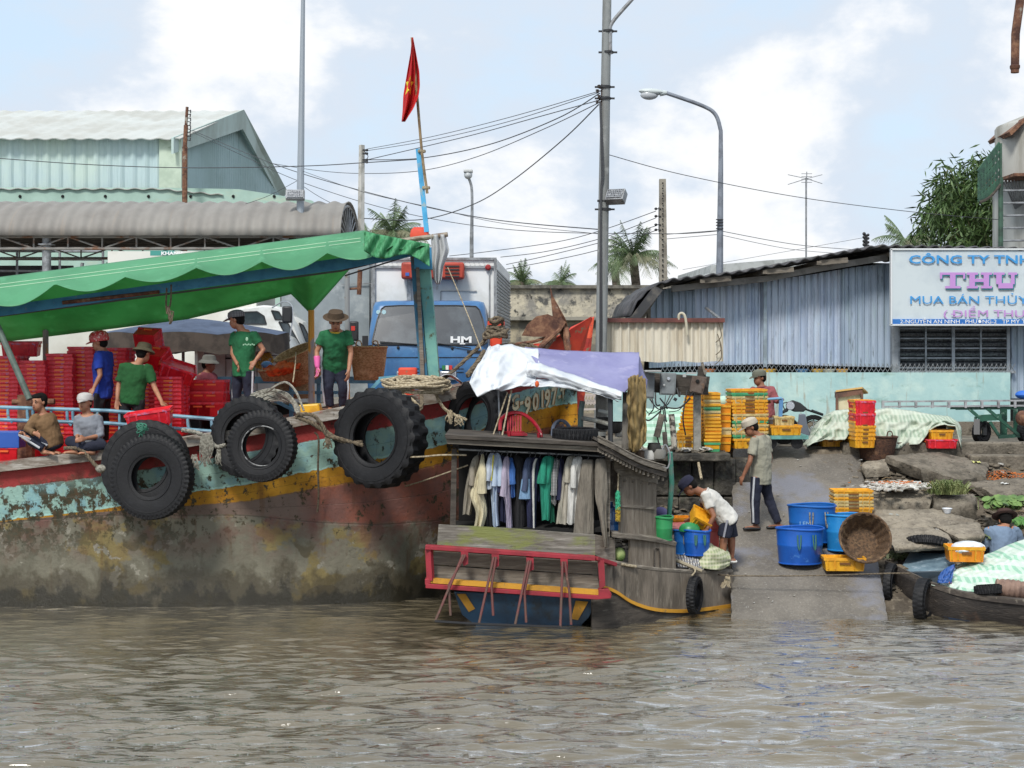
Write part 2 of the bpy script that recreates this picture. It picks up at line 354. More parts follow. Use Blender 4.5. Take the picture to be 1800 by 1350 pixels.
slab([W(1700,846,23.7),W(1800,838,24.0),W(1850,858,23.4),W(1760,872,23.1)],.15,label='long slab below the orange scatter at the right',seed=8,m=M_SLABD)
kb=MB().box((X_(1700,25.0)+1.6,25.12,1.88),(7.4,.3,.42)).box((X_(1790,24.6)+.9,24.75,1.72),(3.4,.35,.36))
tag(kb.build('quay_kerb',M_SLABD,bevel=.03),'worn concrete kerb along the quay edge right of the ramp','kerb')
# stones, scraps, orange shells, dead leaves
M_STONE=mat('stone',(122,112,98),[((84,78,68),9,.45,.6)],rough=.9)
mb=MB();rnd=random.Random(5)
def chip(mb,c,s,rnd):
 mt=Euler((rnd.uniform(-.4,.4),rnd.uniform(-.4,.4),rnd.uniform(0,6))).to_matrix()
 pts=[Vector((s*math.cos(a)*rnd.uniform(.6,1),s*math.sin(a)*rnd.uniform(.4,.9),0))for a in[0,1.1,2.2,3.3,4.4,5.4]]
 mb.prism([mt@p+c for p in pts],mt@Vector((0,0,s*.25)))
for i in range(1700):
 x=rnd.uniform(5.2,9.6);Y=rnd.uniform(20.9,25.0);s=rnd.choice((.02,.025,.035,.05,.09));chip(mb,Vector((x,Y,bankz(x,Y)+.02)),s,rnd)
for i in range(260):
 x=rnd.uniform(.8,3.2);Y=rnd.uniform(23.75,24.6);chip(mb,Vector((x,Y,2.0+rnd.uniform(0,.03))),rnd.choice((.03,.05,.07)),rnd)
for i in range(200):
 x=rnd.uniform(.8,3.3);Y=rnd.uniform(22.6,24.0);chip(mb,Vector((x,Y,.5+(Y-22.4)*.4)),rnd.choice((.05,.08,.12)),rnd)
tag(mb.build('rubble',M_STONE,smooth=0),kind='stuff')
M_SCRAP=mat('pale_rubbish',(188,186,178),[((150,140,128),12,.45,.6),((214,218,220),20,.55,.65)],rough=.7)
mb=MB()
for i in range(360):
 u=rnd.gauss(0,1);px=1580+26*u;py=850+8*rnd.gauss(0,1);Y=23.35;p=W(px,py,Y);Y=23.6-(py-840)*.03;p=Vector((X_(px,Y),Y,max(bankz(X_(px,Y),Y),Z_(862,23.1))+.02+.05*rnd.random()));chip(mb,p,rnd.uniform(.03,.09),rnd)
for i in range(70):
 x=rnd.uniform(5.3,9.4);Y=rnd.uniform(21.2,25.0);chip(mb,Vector((x,Y,bankz(x,Y)+.04)),rnd.uniform(.02,.07),rnd)
for i in range(90):
 x=rnd.uniform(1.0,3.2);Y=rnd.uniform(23.75,24.3);chip(mb,Vector((x,Y,2.04)),rnd.uniform(.03,.10),rnd)
for i in range(26):
 Y=rnd.uniform(20.2,25.0);x=rnd.uniform(rampx(Y,-1)+.1,rampx(Y,1)-.1);chip(mb,Vector((x,Y,rampz(Y)+.015)),rnd.uniform(.012,.03),rnd)
tag(mb.build('litter',M_SCRAP,smooth=0),kind='stuff')
mb=MB()
for i in range(520):
 px=rnd.uniform(1730,1830);Y=rnd.uniform(23.9,24.35);x=X_(px,Y);chip(mb,Vector((x,Y,bankz(x,Y)+.07+.02*rnd.random())),rnd.uniform(.012,.026),rnd)
for i in range(90):
 px=rnd.gauss(1570,26);Y=23.5;x=X_(px,Y);chip(mb,Vector((x,Y+rnd.uniform(-.3,.3),Z_(856,23.3)+.05)),rnd.uniform(.015,.035),rnd)
tag(mb.build('shell_debris',mat('orange_shells',(206,120,52),[((160,84,40),30,.45,.55)],rough=.7),smooth=0),kind='stuff')
# corrugated sheets
def corr(mb,x0,x1,top,bot,Y,pitch,amp,trap=True,n=6):
 k=max(2,int((x1-x0)/pitch*n));vs=[];fs=[]
 for i in range(k+1):
  x=x0+(x1-x0)*i/k;s=math.sin(2*math.pi*(x-x0)/pitch)
  if trap:s=max(-1,min(1,s*2.2-.9))
  yy=Y-amp*s
  vs+=[(x,yy,bot(x)),(x,yy,top(x)),(x,yy+.012,top(x)),(x,yy+.012,bot(x))]
 for i in range(k):
  a=i*4;b_=a+4;fs+=[(a,b_,b_+1,a+1),(a+1,b_+1,b_+2,a+2),(a+2,b_+2,b_+3,a+3)]
 mb.add(vs,fs)
 return mb
# far green warehouse
M_WARE=mat('warehouse_cladding',(176,196,198),[((184,202,194),.35,.4,.6),((150,172,174),3,.55,.75,(3,1,.12))],rough=.6)
M_WAREROOF=mat('warehouse_roof',(186,190,187),[((172,173,167),.5,.42,.6)],rough=.7)
M_SEA=mat('seafoam_cladding',(164,192,180),[((148,176,164),.7,.45,.62),((176,192,172),2.6,.58,.72,(.3,1,1))],rough=.7)
wh=thing('warehouse','tall pale green warehouse with a pitched roof behind the arched canopy','warehouse',(-20,62,2))
xl=-34;A=W(306,243,60);Bp=W(425,198,66);Cp=W(497,338,72)
mb=corr(MB(),xl,A.x,lambda x:A.z+.05,lambda x:2,60,.5,.05);mb.build('front_wall',M_WARE,wh,smooth=0)
mb=MB()
k=60;ga=[]
def gp(t):return Vector((A.x+(Cp.x-A.x)*t,A.y+(Cp.y-A.y)*t,0))
def gz(t):return A.z+(Bp.z-A.z)*t/.5 if t<.5 else Bp.z+(Cp.z-Bp.z)*(t-.5)/.5
vs=[]
for i in range(k*4+1):
 t=i/(k*4);p=gp(t);s=.03*(1 if i%4<2 else-1)
 vs+=[(p.x+s,p.y-s*.3,2),(p.x+s,p.y-s*.3,gz(t)-.05)]
mb.add(vs,[(2*i,2*i+2,2*i+3,2*i+1)for i in range(k*4)])
mb.build('gable_wall',mat('gable_cladding',(172,194,196),[((160,182,182),.5,.4,.6),((134,160,160),3,.56,.74,(2,2,.12))],rough=.6),wh,smooth=0)
mb=MB().box((A.x-.12,59.9,(A.z+2)/2),(.9,.12,A.z-2.1));mb.box((A.x-.03,59.86,A.z-.2),(.35,.2,.35))
mb.build('corner_trim',mat('corner_flashing',(188,202,184),[((166,182,164),1,.45,.6)]),wh,smooth=0)
mb=MB();kk=int((A.x-xl)/.7*6);vs=[]
for i in range(kk+1):
 x=xl+(A.x+.35-xl)*i/kk;s=.03*math.sin(2*math.pi*(x-xl)/.7)
 xr=xl+(Bp.x-xl)*i/kk
 vs+=[(x,59.5,A.z-.1+s),(xr,66,Bp.z+.06+s),(xr+.3,72.3,Cp.z+.1+s)]
mb.add(vs,[(3*i,3*i+3,3*i+4,3*i+1)for i in range(kk)]+[(3*i+1,3*i+4,3*i+5,3*i+2)for i in range(kk)])
mb.build('roof',M_WAREROOF,wh,sol=.04,smooth=0)
mb=MB()
mb.prism([A+Vector((0,-.5,-.05)),Bp+Vector((0,0,.12)),Bp+Vector((-.05,0,-.75)),A+Vector((.0,-.5,-.7))],(.12,-.1,0))
mb.prism([Bp+Vector((0,0,.12)),Cp+Vector((.15,0,-.0)),Cp+Vector((-.2,0,-.4)),Bp+Vector((-.05,0,-.75))],(.12,-.1,0))
mb.build('verge_flashing',mat('verge_flash',(178,196,192),[((158,172,166),.9,.42,.6,(1,1,.3))]),wh,smooth=0)
# lower lean-to hall in front of it
lh=thing('lean_to_hall','long low seafoam green hall between warehouse and arched canopy','building',(-20,55,2))
z1=Z_(330,55);z2=Z_(364,55)
mb=MB().prism([(xl,55,2),(X_(572,55),55,2),(X_(572,55),55,z2-.3),(X_(548,55),55,z2+.25),(X_(420,55),55,z1-.05),(X_(300,55),55,z1+.0),(xl,55,z1+.05)],(0,2.0,0));mb.build('fascia',M_SEA,lh,smooth=0)
mb=MB();kk=260;vs=[]
for i in range(kk+1):
 x=xl+(X_(410,57)-xl)*i/kk;s=.028*math.sin(2*math.pi*(x-xl)/.62);e=1 if x<X_(306,57)else 1-.9*(x-X_(306,57))/(X_(410,57)-X_(306,57))
 vs+=[(x,54.9,z1-.05+s-.25*(1-e)),(x,59.4,z1+.35*e+s)]
mb.add(vs,[(2*i,2*i+2,2*i+3,2*i+1)for i in range(kk)]);mb.build('roof',M_WAREROOF,lh,sol=.03,smooth=0)
for px in(35,110,185,261,335,410,482):MB().ball(W(px,345,54.98),(.06,.05,.06),8,5).build('vent_hole',M_DARK,lh)
# arched canopy
M_BARREL=mat('barrel_sheet',(138,135,130),[((124,120,115),.8,.4,.65),((150,134,116),1.4,.6,.75,(5,.3,.3),.4)],rough=.7,metal=.1)
cn=thing('arched_canopy','long arched roof of grey corrugated sheet on pipe columns','canopy',(-9,34,2))
Yc,rr,zc=35.6,2.1,Z_(413,33.6)
hgt=Z_(352,35.0)-zc;x0,x1=-15.0,X_(600,33.6)
mb=MB();kk=int((x1-x0)/.372*8);vs=[];na=14
for i in range(kk+1):
 x=x0+(x1-x0)*i/kk;s=.030*math.cos(2*math.pi*(x-x0)/.372)
 for j in range(na+1):
  a=math.pi*(1-j/na);vs.append((x,Yc+(rr+s)*math.cos(a),zc+(hgt+s)*math.sin(a)-.02))
mb.add(vs,[(i*(na+1)+j,(i+1)*(na+1)+j,(i+1)*(na+1)+j+1,i*(na+1)+j+1)for i in range(kk)for j in range(na)])
mb.build('roof',M_BARREL,cn,sol=.02,smooth=50)
mb=MB()
for xe in(x1-.05,x1-3.2,x1-8):
 mb=MB()
 arc=[Vector((xe,Yc+(rr-.1)*math.cos(a),zc+(hgt-.1)*math.sin(a)))for a in[math.pi*t/12 for t in range(13)]]
 mb.tube(arc,.035,6);mb.tube([arc[0],arc[-1]],.035,6)
 for t in range(1,12):mb.tube([Vector((xe,Yc,zc)),arc[t]],.022,5)
 mb.build('arch_truss',M_STEEL,cn)
mb=MB();zt,zb=Z_(416,33.7),Z_(437,33.7);M_PURL=mat('rusty_grey_pipe',(132,130,126),[((116,82,60),3,.5,.62)],rough=.7)
for(Y,xx)in((33.7,-15),(37.4,-15)):
 mb.tube([(xx,Y,zt),(x1,Y,zt)],.03,6);mb.tube([(xx,Y,zb),(x1,Y,zb)],.035,6)
 i=0;x=x1
 while x>xx:
  mb.tube([(x,Y,zt),(x,Y,zb)],.02,5);mb.tube([(x,Y,zb if i%2 else zt),(x-.78,Y,zt if i%2 else zb)],.02,5);x-=.78;i+=1
mb.build('lattice_girder',M_PURL,cn)
for x in(X_(82,33.8),X_(500,33.8)):MB().tube([(x,33.8,2),(x,33.8,zb+.35)],.10,14).box((x,33.8,zb+.1),(.3,.3,.03)).build('column',M_STEEL,cn)
mb=MB()
for j in range(7):mb.box(((x1-15)/2,33.9+j*.6,zc-.02),(x1+15,.08,.06))
mb.build('purlin',M_WOODD,cn)
# dark stall behind
st=thing('market_stall','dark open fish stall with a pipe framework under the arched canopy','stall',(-13,40,2))
mb=MB().box((X_(0,40)-2,41.8,4),(X_(188,40)-X_(0,40)+4,.1,4)).box((X_(0,40)-2,40,Z_(430,40)+.1),(X_(188,40)-X_(0,40)+4,3.6,.1)).box((X_(188,40),41,4.2),(.15,1.6,3.6));mb.build('back_panel',mat('stall_dark',(34,34,36),[((56,56,58),2,.5,.6)]),st,smooth=0)
mb=MB()
for py in(441,455,476,500):mb.tube([W(-40,py,39.9),W(181,py+1,39.9)],.035,6)
for px in(30,105,181):mb.tube([W(px,441,39.88),W(px,560,39.88)],.035,6)
mb.tube([W(145,462,39.8),W(139,500,39.8)],.05,6)
mb.build('pipe_frame',M_STEEL,st)
# old stained wall behind, right of truck
M_OLD=mat('old_stained_plaster',(192,184,164),[((140,137,130),1.0,.44,.56),((84,84,82),2.2,.52,.62),((196,188,166),3.4,.56,.66),((62,62,60),5,.58,.66,(1,1,.7))],rough=.9,bump=(8,.03))
mb=MB().box((X_(1040,45),45.15,(2+Z_(507,45))/2),(9.5,.3,Z_(507,45)-2))
wl=thing('old_wall','high old plaster wall with black stains behind the trucks','wall',(X_(1040,45),45,2))
mb.build('plaster',M_OLD,wl,smooth=0)
MB().box((X_(1040,45),45.1,Z_(506,45)+.03),(9.7,.5,.1)).build('coping',mat('coping',(120,116,106),[((80,78,72),3,.45,.6)]),wl,smooth=0)
mb=MB().box((X_(990,38),38.1,(2+Z_(562,38))/2),(5.5,.2,Z_(562,38)-2))
w2=thing('low_wall','lower cream plaster wall in front of the high old wall','wall',(X_(990,38),38,2))
mb.build('plaster',mat('cream_plaster',(178,168,144),[((120,116,106),1.6,.46,.58),((90,88,84),4,.58,.66)],rough=.9,bump=(8,.02)),w2,smooth=0)
MB().box((X_(990,38),38.0,Z_(560,38)),(5.6,.4,.09)).build('coping',mat('coping2',(150,146,134),[((96,94,88),3,.45,.6)]),w2,smooth=0)
# blue corrugated shed, right
M_BLUE=mat('blue_painted_sheet',(182,192,206),[((160,175,198),.8,.42,.6,(4,1,.4)),((182,198,214),2.4,.5,.68,(3,1,.5)),((138,150,164),6,.58,.7,(3,1,.3)),((186,196,204),9,.62,.7)],rough=.55,metal=.1)
M_BLUE2=mat('blue_sheet_aged',(164,178,194),[((146,162,180),.9,.42,.6,(4,1,.4)),((150,168,176),2.4,.5,.68,(3,1,.4)),((96,104,112),5,.6,.7,(3,1,.3))],rough=.6,metal=.1)
sh=thing('tin_shed','blue corrugated sheet metal shed with a low dark tin roof','shed',(X_(1400,29),29,2))
YS=29.0
def ln(pts):
 xs=[X_(p[0],YS)for p in pts];zs=[Z_(p[1],YS)for p in pts]
 return lambda x:float(np.interp(x,xs,zs))
tp=ln([(1120,545),(1148,512),(1180,506),(1344,494),(1430,482),(1500,470),(1568,462)]);bt=ln([(1120,648),(1200,644),(1344,640),(1570,646)])
corr(MB(),X_(1141,YS),X_(1183,YS),tp,bt,YS,.13,.018).build('side_sheet',M_BLUE2,sh,smooth=0)
corr(MB(),X_(1181,YS),X_(1222,YS),lambda x:tp(x)-.08,bt,YS-.03,.13,.018).build('patched_sheet',M_BLUE2,sh,smooth=0)
corr(MB(),X_(1220,YS),X_(1345,YS),tp,bt,YS-.015,.125,.02).build('left_sheet',M_BLUE,sh,smooth=0)
corr(MB(),X_(1343,YS),X_(1480,YS),tp,bt,YS-.045,.13,.022).build('middle_sheet',M_BLUE,sh,smooth=0)
corr(MB(),X_(1478,YS),X_(1568,YS),tp,bt,YS-.06,.13,.022).build('right_sheet',M_BLUE2,sh,smooth=0)
corr(MB(),X_(1775,28.9),X_(1900,28.9),lambda x:Z_(560,29),lambda x:Z_(700,29),28.88,.13,.022).build('end_sheet',M_BLUE2,sh,smooth=0)
MB().box((X_(1345,28.9),28.9,(Z_(494,29)+Z_(645,29))/2),(.07,.05,Z_(494,29)-Z_(645,29))).build('joint_cover',mat('grey_blue_post',(150,166,178),[((126,138,146),3,.45,.6)]),sh,smooth=0)
mb=MB();rf=[(1108,556),(1120,527),(1150,502),(1180,492),(1300,478),(1400,460),(1470,446),(1540,433),(1620,434),(1900,440)]
xs=[X_(p[0],28.3)for p in rf];zs=[Z_(p[1],28.3)for p in rf];x0,x1=xs[0],xs[-1];kk=int((x1-x0)/.25*8);vs=[]
for i in range(kk+1):
 x=x0+(x1-x0)*i/kk;z=float(np.interp(x,xs,zs));s=.022*math.sin(2*math.pi*(x-x0)/.25)
 vs+=[(x,28.2,z+s),(x,33.5,z+s+.05)]
mb.add(vs,[(2*i,2*i+2,2*i+3,2*i+1)for i in range(kk)])
mb.build('roof',mat('roof_tin_dark',(84,84,88),[((54,54,56),2,.42,.6),((116,110,104),6,.58,.7)],rough=.8),sh,sol=.03,smooth=50)
mb=MB()
P1=[W(1180,508,28.6),W(1344,490,28.6),W(1440,472,28.6),W(1560,452,28.6)]
for a,b_ in zip(P1,P1[1:]):mb.bar(a,b_,.06,.12)
mb.build('eave_beam',mat('grey_batten',(128,126,122),[((100,98,94),4,.45,.6)]),sh,smooth=0)
mb=MB()
for px,py in((1235,494),(1345,478),(1440,462),(1570,446)):
 mb.bar(W(px,py,28.25),W(px,py,28.25)+Vector((0,4.5,.04)),.09,.07);mb.bar(W(px,py,28.3),W(px+50,py-5,28.3),.05,.1)
mb.build('rafter',M_WOODG,sh,smooth=0)
mb=MB().bar(W(1128,560,28.5),W(1165,500,28.5),.06,.08).bar(W(1118,556,28.3),W(1118,556,32),.06,.08).bar(W(1141,520,28.9),W(1141,560,28.9),.06,.06);mb.build('brace',M_WOODG,sh,smooth=0)
# the dark inside of the shed behind the sheets
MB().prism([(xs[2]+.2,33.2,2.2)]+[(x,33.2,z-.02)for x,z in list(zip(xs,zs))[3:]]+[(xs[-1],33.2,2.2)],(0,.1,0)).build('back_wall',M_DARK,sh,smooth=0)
# hip tin piece at left
mb=MB().prism([W(1108,558,28.2),W(1150,502,28.2),W(1165,510,28.2),W(1126,560,28.2)],(0,1.5,0));mb.build('hip_sheet',mat('dark_tin',(62,62,64),[((104,100,94),4,.5,.65)]),sh,smooth=0)
# grey roof of a farther house above
mb=MB().prism([W(1248,480,40),W(1250,466,40),W(1440,450,40),W(1440,470,40),W(1240,484,40)],(0,8,.1));fr=mb.build('far_roof',mat('far_tin',(178,182,182),[((150,154,152),3,.45,.6)]),smooth=0)
tag(fr,'pale flat tin roof showing above the dark shed roof','roof')
# lower part: chain-link strip and turquoise plaster wall
M_CYAN=mat('turquoise_plaster',(174,206,204),[((156,192,192),.8,.42,.6),((188,214,208),2.6,.5,.68),((150,112,70),2.2,.60,.69,(4,1,.35),.7),((120,150,134),1.6,.60,.72,(1,1,2),.7)],rough=.85,bump=(12,.006))
M_CYAN=M_CYAN
tw=thing('turquoise_wall','turquoise plastered wall with rust streaks and wire mesh along its top','wall',(X_(1520,28.6),28.6,2))
zt=Z_(655,28.5)
MB().box(((X_(1060,28.6)+X_(1776,28.6))/2,28.7,(2.25+zt)/2),(X_(1776,28.6)-X_(1060,28.6),.2,zt-2.25)).build('plaster',M_CYAN,tw,smooth=0)
MB().box(((X_(1060,28.6)+X_(1900,28.6))/2,28.64,2.13),(X_(1900,28.6)-X_(1060,28.6),.42,.26)).build('plinth',M_SLABD,tw,smooth=0)
# mesh strip
mb=MB();xa,xb=X_(1160,28.66),X_(1776,28.66);z0,z1=zt,zt+.17;s=.11;x=xa
while x<xb:
 mb.tube([(x,28.66,z0),(x+s,28.66,z1)],.006,4,False);mb.tube([(x+s,28.672,z0),(x,28.672,z1)],.006,4,False);x+=s*.8
mb.build('wire_mesh',M_STEEL,tw,smooth=0)
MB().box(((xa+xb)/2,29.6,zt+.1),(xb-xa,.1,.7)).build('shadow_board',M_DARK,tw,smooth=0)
# things seen behind the mesh
for i,(px,c)in enumerate(((1348,(216,160,40)),(1410,(70,110,150)),(1437,(206,160,70)),(1457,(186,176,156)),(1480,(214,160,80)),(1246,(190,110,60)))):
 p=W(px,650,28.9);mb=MB().lathe((p.x,p.y,zt-.02),[(.10,.0),(.13,.08),(.12,.085),(.09,.01)],14,sx=1.5 if i==0 else 1);o=mb.build('basin',mat('basin_%d'%i,c))
 tag(o,['wide yellow basin','blue basin','small ochre basin','pale grey basin','orange basin','brown basin'][i]+' on the ledge behind the wire mesh','basin','basins behind the wire mesh')
# window with louvres and grille
wn=thing('window_grille','wide barred window with frosted louvres under the company sign','window',(X_(1676,28.8),28.8,Z_(650,28.8)))
x0,x1,z0,z1=X_(1577,28.8),X_(1776,28.8),Z_(652,28.8),Z_(574,28.8)
MB().box(((x0+x1)/2,29.2,(z0+z1)/2),(x1-x0,.1,z1-z0)).build('backing',M_DARK,wn,smooth=0)
mb=MB();k=9
for i in range(k):mb.box(((x0+x1)/2,29.0,z0+(i+.5)*(z1-z0)/k),(x1-x0,.08,(z1-z0)/k*.72),(R(25),0,0))
mb.build('louvre',mat('frosted_glass',(96,100,104),[((60,62,66),26,.46,.56),((150,152,152),40,.6,.66)],rough=.3),wn,smooth=0)
mb=MB()
for i in range(5):mb.box(((x0+x1)/2,28.86,z0+.06+i*(z1-z0-.1)/4),(x1-x0,.025,.025))
for i in range(5):mb.box((x0+.03+i*(x1-x0-.06)/4,28.83,(z0+z1)/2),(.03 if i%2 else.06,.03,z1-z0))
mb.build('grille',mat('grille_grey',(156,164,172),[((120,126,132),5,.45,.6)]),wn,smooth=0)
MB().box((x0-.05,28.8,(z0+z1)/2),(.12,.12,z1-z0+.05)).box(((x0+x1)/2,28.82,z1+.02),(x1-x0+.2,.1,.07)).box(((x0+x1)/2,28.82,z0-.02),(x1-x0+.2,.1,.05)).build('frame',mat('frame_grey',(150,156,162),[((118,120,122),4,.45,.6)]),wn,smooth=0)
# company sign
sg=thing('company_sign','large white company signboard with blue and purple lettering','sign',(X_(1700,28.2),28.2,Z_(572,28.2)))
x0,x1,z0,z1=X_(1567,28.2),X_(1567,28.2)+4.6,Z_(571,28.2),Z_(438,28.2)
MB().box(((x0+x1)/2,28.25,(z0+z1)/2),(x1-x0,.06,z1-z0)).build('board',mat('sign_white',(198,208,212),[((176,188,196),.7,.45,.62),((170,176,178),3,.62,.72,(3,1,.3),.5)],rough=.5),sg,smooth=0)
MB().box(((x0+x1)/2,28.205,z0+.055),(x1-x0-.04,.02,.11)).build('address_band',mat('sign_blue',(40,104,178),[((52,118,190),2,.45,.6)],rough=.5),sg,smooth=0)
mb=MB()
for a,b_,w,h in(((x0+x1)/2,z1,x1-x0+.04,.03),((x0+x1)/2,z0,x1-x0+.04,.03),(x0,(z0+z1)/2,.03,z1-z0),(x1,(z0+z1)/2,.03,z1-z0)):mb.box((a,28.24,b_),(w,.1,h))
mb.build('frame',mat('sign_frame',(214,218,220)),sg,smooth=0)
MT_B=mat('letter_blue',(58,146,208),rough=.5);MT_P=mat('letter_purple',(188,140,204),rough=.5);MT_T=mat('letter_teal',(30,120,132),rough=.5);MT_W=mat('letter_white',(232,236,240),rough=.5)
def st_(s,px,py,hpx,m,xs=1.35,bold=.006,Y=28.19):
 return text(s,hpx/F*28.2,(X_(px,Y),Y,Z_(py,Y)),m,sg,xs=xs,bold=bold)
st_('CÔNG TY TNHH',1597,463,15,MT_B,1.52,.004)
st_('MUA BÁN THỦY SẢN',1598,534,14.5,MT_B,1.42,.0)
MB().box(W(1676.5,552.5,28.175),(.09,.006,.022)).build('lettering',MT_P,sg,smooth=0)
st_('( DIỂM THU MUA )',1657,557,12.5,MT_P,1.6,.0)
st_('2-NGUYỄN AN NINH . PHƯỜNG-2   TP MỸ THO',1582,568.5,7,MT_W,1.15,0)
for dx,dz,mm,YY in((.022,-.022,MT_T,28.193),(0,0,MT_P,28.186)):
# slab-serif capitals built from bars
 mb=MB();h=28/F*28.2;x=X_(1652,28.2)+dx;z=Z_(507,28.2)+dz;t=.105;s=.045
 def B(a,b_,c,d):mb.box((x+(a+c)/2,YY-.0002*(len(mb.v)//8),z+(b_+d)/2),(c-a,.008,d-b_))
 def T(o):
  B(o,h-s,o+.48,h);B(o,h-.12,o+.04,h);B(o+.44,h-.12,o+.48,h);B(o+.19,0,o+.19+t,h);B(o+.10,0,o+.39,s)
 def Hh(o):
  for q in(0,.27):B(o+q+.04,0,o+q+.04+t,h);B(o+q-.01,0,o+q+.20,s);B(o+q-.01,h-s,o+q+.20,h)
  B(o+.1,h/2-.03,o+.33,h/2+.03)
 def U(o):
  B(o+.04,.08,o+.04+t,h);B(o+.32,.08,o+.32+.07,h);B(o-.01,h-s,o+.20,h);B(o+.27,h-s,o+.44,h);B(o+.08,0,o+.36,.10)
 def V(o):
  for q in(0,.27):B(o+q,h-s,o+q+.20,h)
  mb.prism([Vector((x+o+.04,YY,z+h)),Vector((x+o+.15,YY,z+h)),Vector((x+o+.27,YY,z)),Vector((x+o+.19,YY,z))],(0,.008,0));mb.prism([Vector((x+o+.34,YY,z+h)),Vector((x+o+.41,YY,z+h)),Vector((x+o+.27,YY,z)),Vector((x+o+.21,YY,z))],(0,.008,0))
 T(0);Hh(.52);U(1.03);V(1.62)
 mb.build('lettering',mm,sg,smooth=0)
# cream metal awning sheet in front of the shed
aw=thing('cream_awning','cream ribbed metal sheet awning with a brown ridge cap by the pole','awning',(X_(1165,26.4),26.4,Z_(636,26.4)))
YA=26.4
corr(MB(),X_(1059,YA),X_(1271,YA),lambda x:Z_(562,YA),lambda x:Z_(636,YA)+.012*math.sin(x*9),YA,.142,.02).build('ribbed_sheet',mat('cream_sheet',(214,208,192),[((190,180,160),1.3,.44,.62,(4,1,.4)),((146,128,100),3,.62,.72,(5,1,.4))],rough=.65),aw,smooth=0)
MB().box((X_(1165,YA),YA-.03,Z_(563,YA)),(X_(1273,YA)-X_(1057,YA),.12,.075),(0,0,0)).build('ridge_cap',mat('maroon_cap',(108,62,56),[((84,48,44),4,.45,.6)]),aw,smooth=0)
mb=MB();mb.tube([W(1271,565,YA+.05),W(1271,565,YA+.05)+Vector((0,2.3,.3))],.03,6);mb.build('strut',M_STEEL,aw)
cx=cr([W(1193,562,YA-.07),W(1194,553,YA-.08),W(1200,551,YA-.09),W(1205,560,YA-.1),W(1208,589,YA-.1)],5)
o=MB().tube(cx,.025,8).build('pipe_hook',mat('cream_pipe',(186,180,160)));tag(o,'bent cream plastic pipe hooked over the awning ridge','pipe')
mb=MB()
for py in(590,612,628):mb.tube(cr([W(1262+random.uniform(-4,4),py-25,YA-.05),W(1268,py,YA-.07),W(1258,py+12,YA-.05)],5),.008,5)
tag(mb.build('torn_cord',M_ROPED),'frayed cord hanging down the right edge of the cream awning','cord')
# old TV antenna, water tower, rusty boom
an=thing('tv_antenna','thin mast with a rooftop television antenna above the shed','antenna',W(1417,456,36))
MB().tube([W(1417,462,36),W(1417,312,36)],.022,6).build('mast',M_STEEL,an)
mb=MB();c=W(1418,314,36)
for a,z in((0.5,.12),(-.5,-.1),(math.pi-.5,.12),(math.pi+.5,-.12)):mb.tube([c,c+Vector((.42*(1 if math.cos(a)>0 else-1),.2,z))],.008,4)
for k in range(4):mb.tube([c+Vector((-.13,0,-.09+k*.07)),c+Vector((.13,0,-.09+k*.07))],.007,4)
mb.tube([c+Vector((0,0,-.12)),c+Vector((0,0,.17))],.012,5);mb.build('aerial',M_STEEL,an,smooth=0)
YT=31
wt=thing('water_tower','concrete water tank on a column with a green steel gallery','water tower',(X_(1840,YT),YT,2))
M_TANK=mat('tank_concrete',(170,170,164),[((140,138,130),1.6,.44,.62,(2,2,.3)),((142,100,70),2.6,.62,.72,(4,4,.3),.8)],rough=.85)
MB().lathe((X_(1840,YT),YT+.6,0),[(.84,Z_(312,YT)),(.86,Z_(220,YT)),(.82,Z_(214,YT)),(.3,Z_(196,YT))],28).build('tank',M_TANK,wt)
MB().lathe((X_(1840,YT),YT+.6,0),[(.9,2),(.9,Z_(318,YT))],28).build('column',mat('column_concrete',(182,184,180),[((150,150,144),1.6,.44,.62,(2,2,.3))],rough=.85),wt)
mb=MB().prism([W(1774,232,YT-.2),W(1802,206,YT-.2),W(1802,214,YT-.2),W(1778,238,YT-.2)],(0,1.4,0));mb.build('tank_lid',M_RUST,wt,smooth=0)
MB().box((X_(1810,YT),YT,Z_(316,YT)),(1.3,1.9,.06)).build('gallery_deck',M_RUST,wt,smooth=0)
mb=MB()
for i in range(5):mb.tube([W(1762,335+i*22,YT-.75),W(1830,334+i*22,YT-.75)],.022,6)
for i in range(8):mb.bar(W(1765+i*6,318,YT-.7),W(1790,380,YT+.2),.02,.03)
mb.build('ladder_bars',M_STEEL,wt,smooth=0)
MB().tube([W(1759,312,YT-.8),W(1759,440,YT-.8)],.05,8).tube([W(1759,252,YT-.8),W(1759,318,YT-.8)],.03,6).build('green_post',mat('green_post',(62,92,76),[((44,64,54),5,.45,.6)]),wt)
# perforated green panel
mb=MB();A_,B_,C_,D_=W(1720,304,YT-1.2),W(1758,254,YT-.8),W(1758,318,YT-.8),W(1720,354,YT-1.2)
n=7
for i in range(n+1):mb.bar(A_.lerp(B_,i/n),D_.lerp(C_,i/n),.035,.02)
for j in range(5):mb.bar(A_.lerp(D_,j/4),B_.lerp(C_,j/4),.02,.13 if j in(0,2,4)else.07)
mb.build('green_panel',mat('panel_green',(58,96,76),[((44,72,60),4,.45,.6)]),wt,smooth=0)
mb=MB().tube(cr([W(1722,356,YT-1.2),W(1742,345,YT-1),W(1760,322,YT-.8)],4),.03,6);mb.build('bracket',M_WOODD,wt)
rb=thing('rusty_boom','rusty steel pipe hanging down at the top right corner','pipe',W(1787,130,20))
MB().tube([W(1784,128,20),W(1785,60,20),W(1796,-20,20),W(1800,-600,20)],[.055,.058,.06,.06],12).build('pipe',M_RUST,rb)
MB().lathe(W(1784,122,20),[(.058,0),(.068,.02),(.068,.05),(.058,.06)],12).build('end_collar',M_RUST,rb)
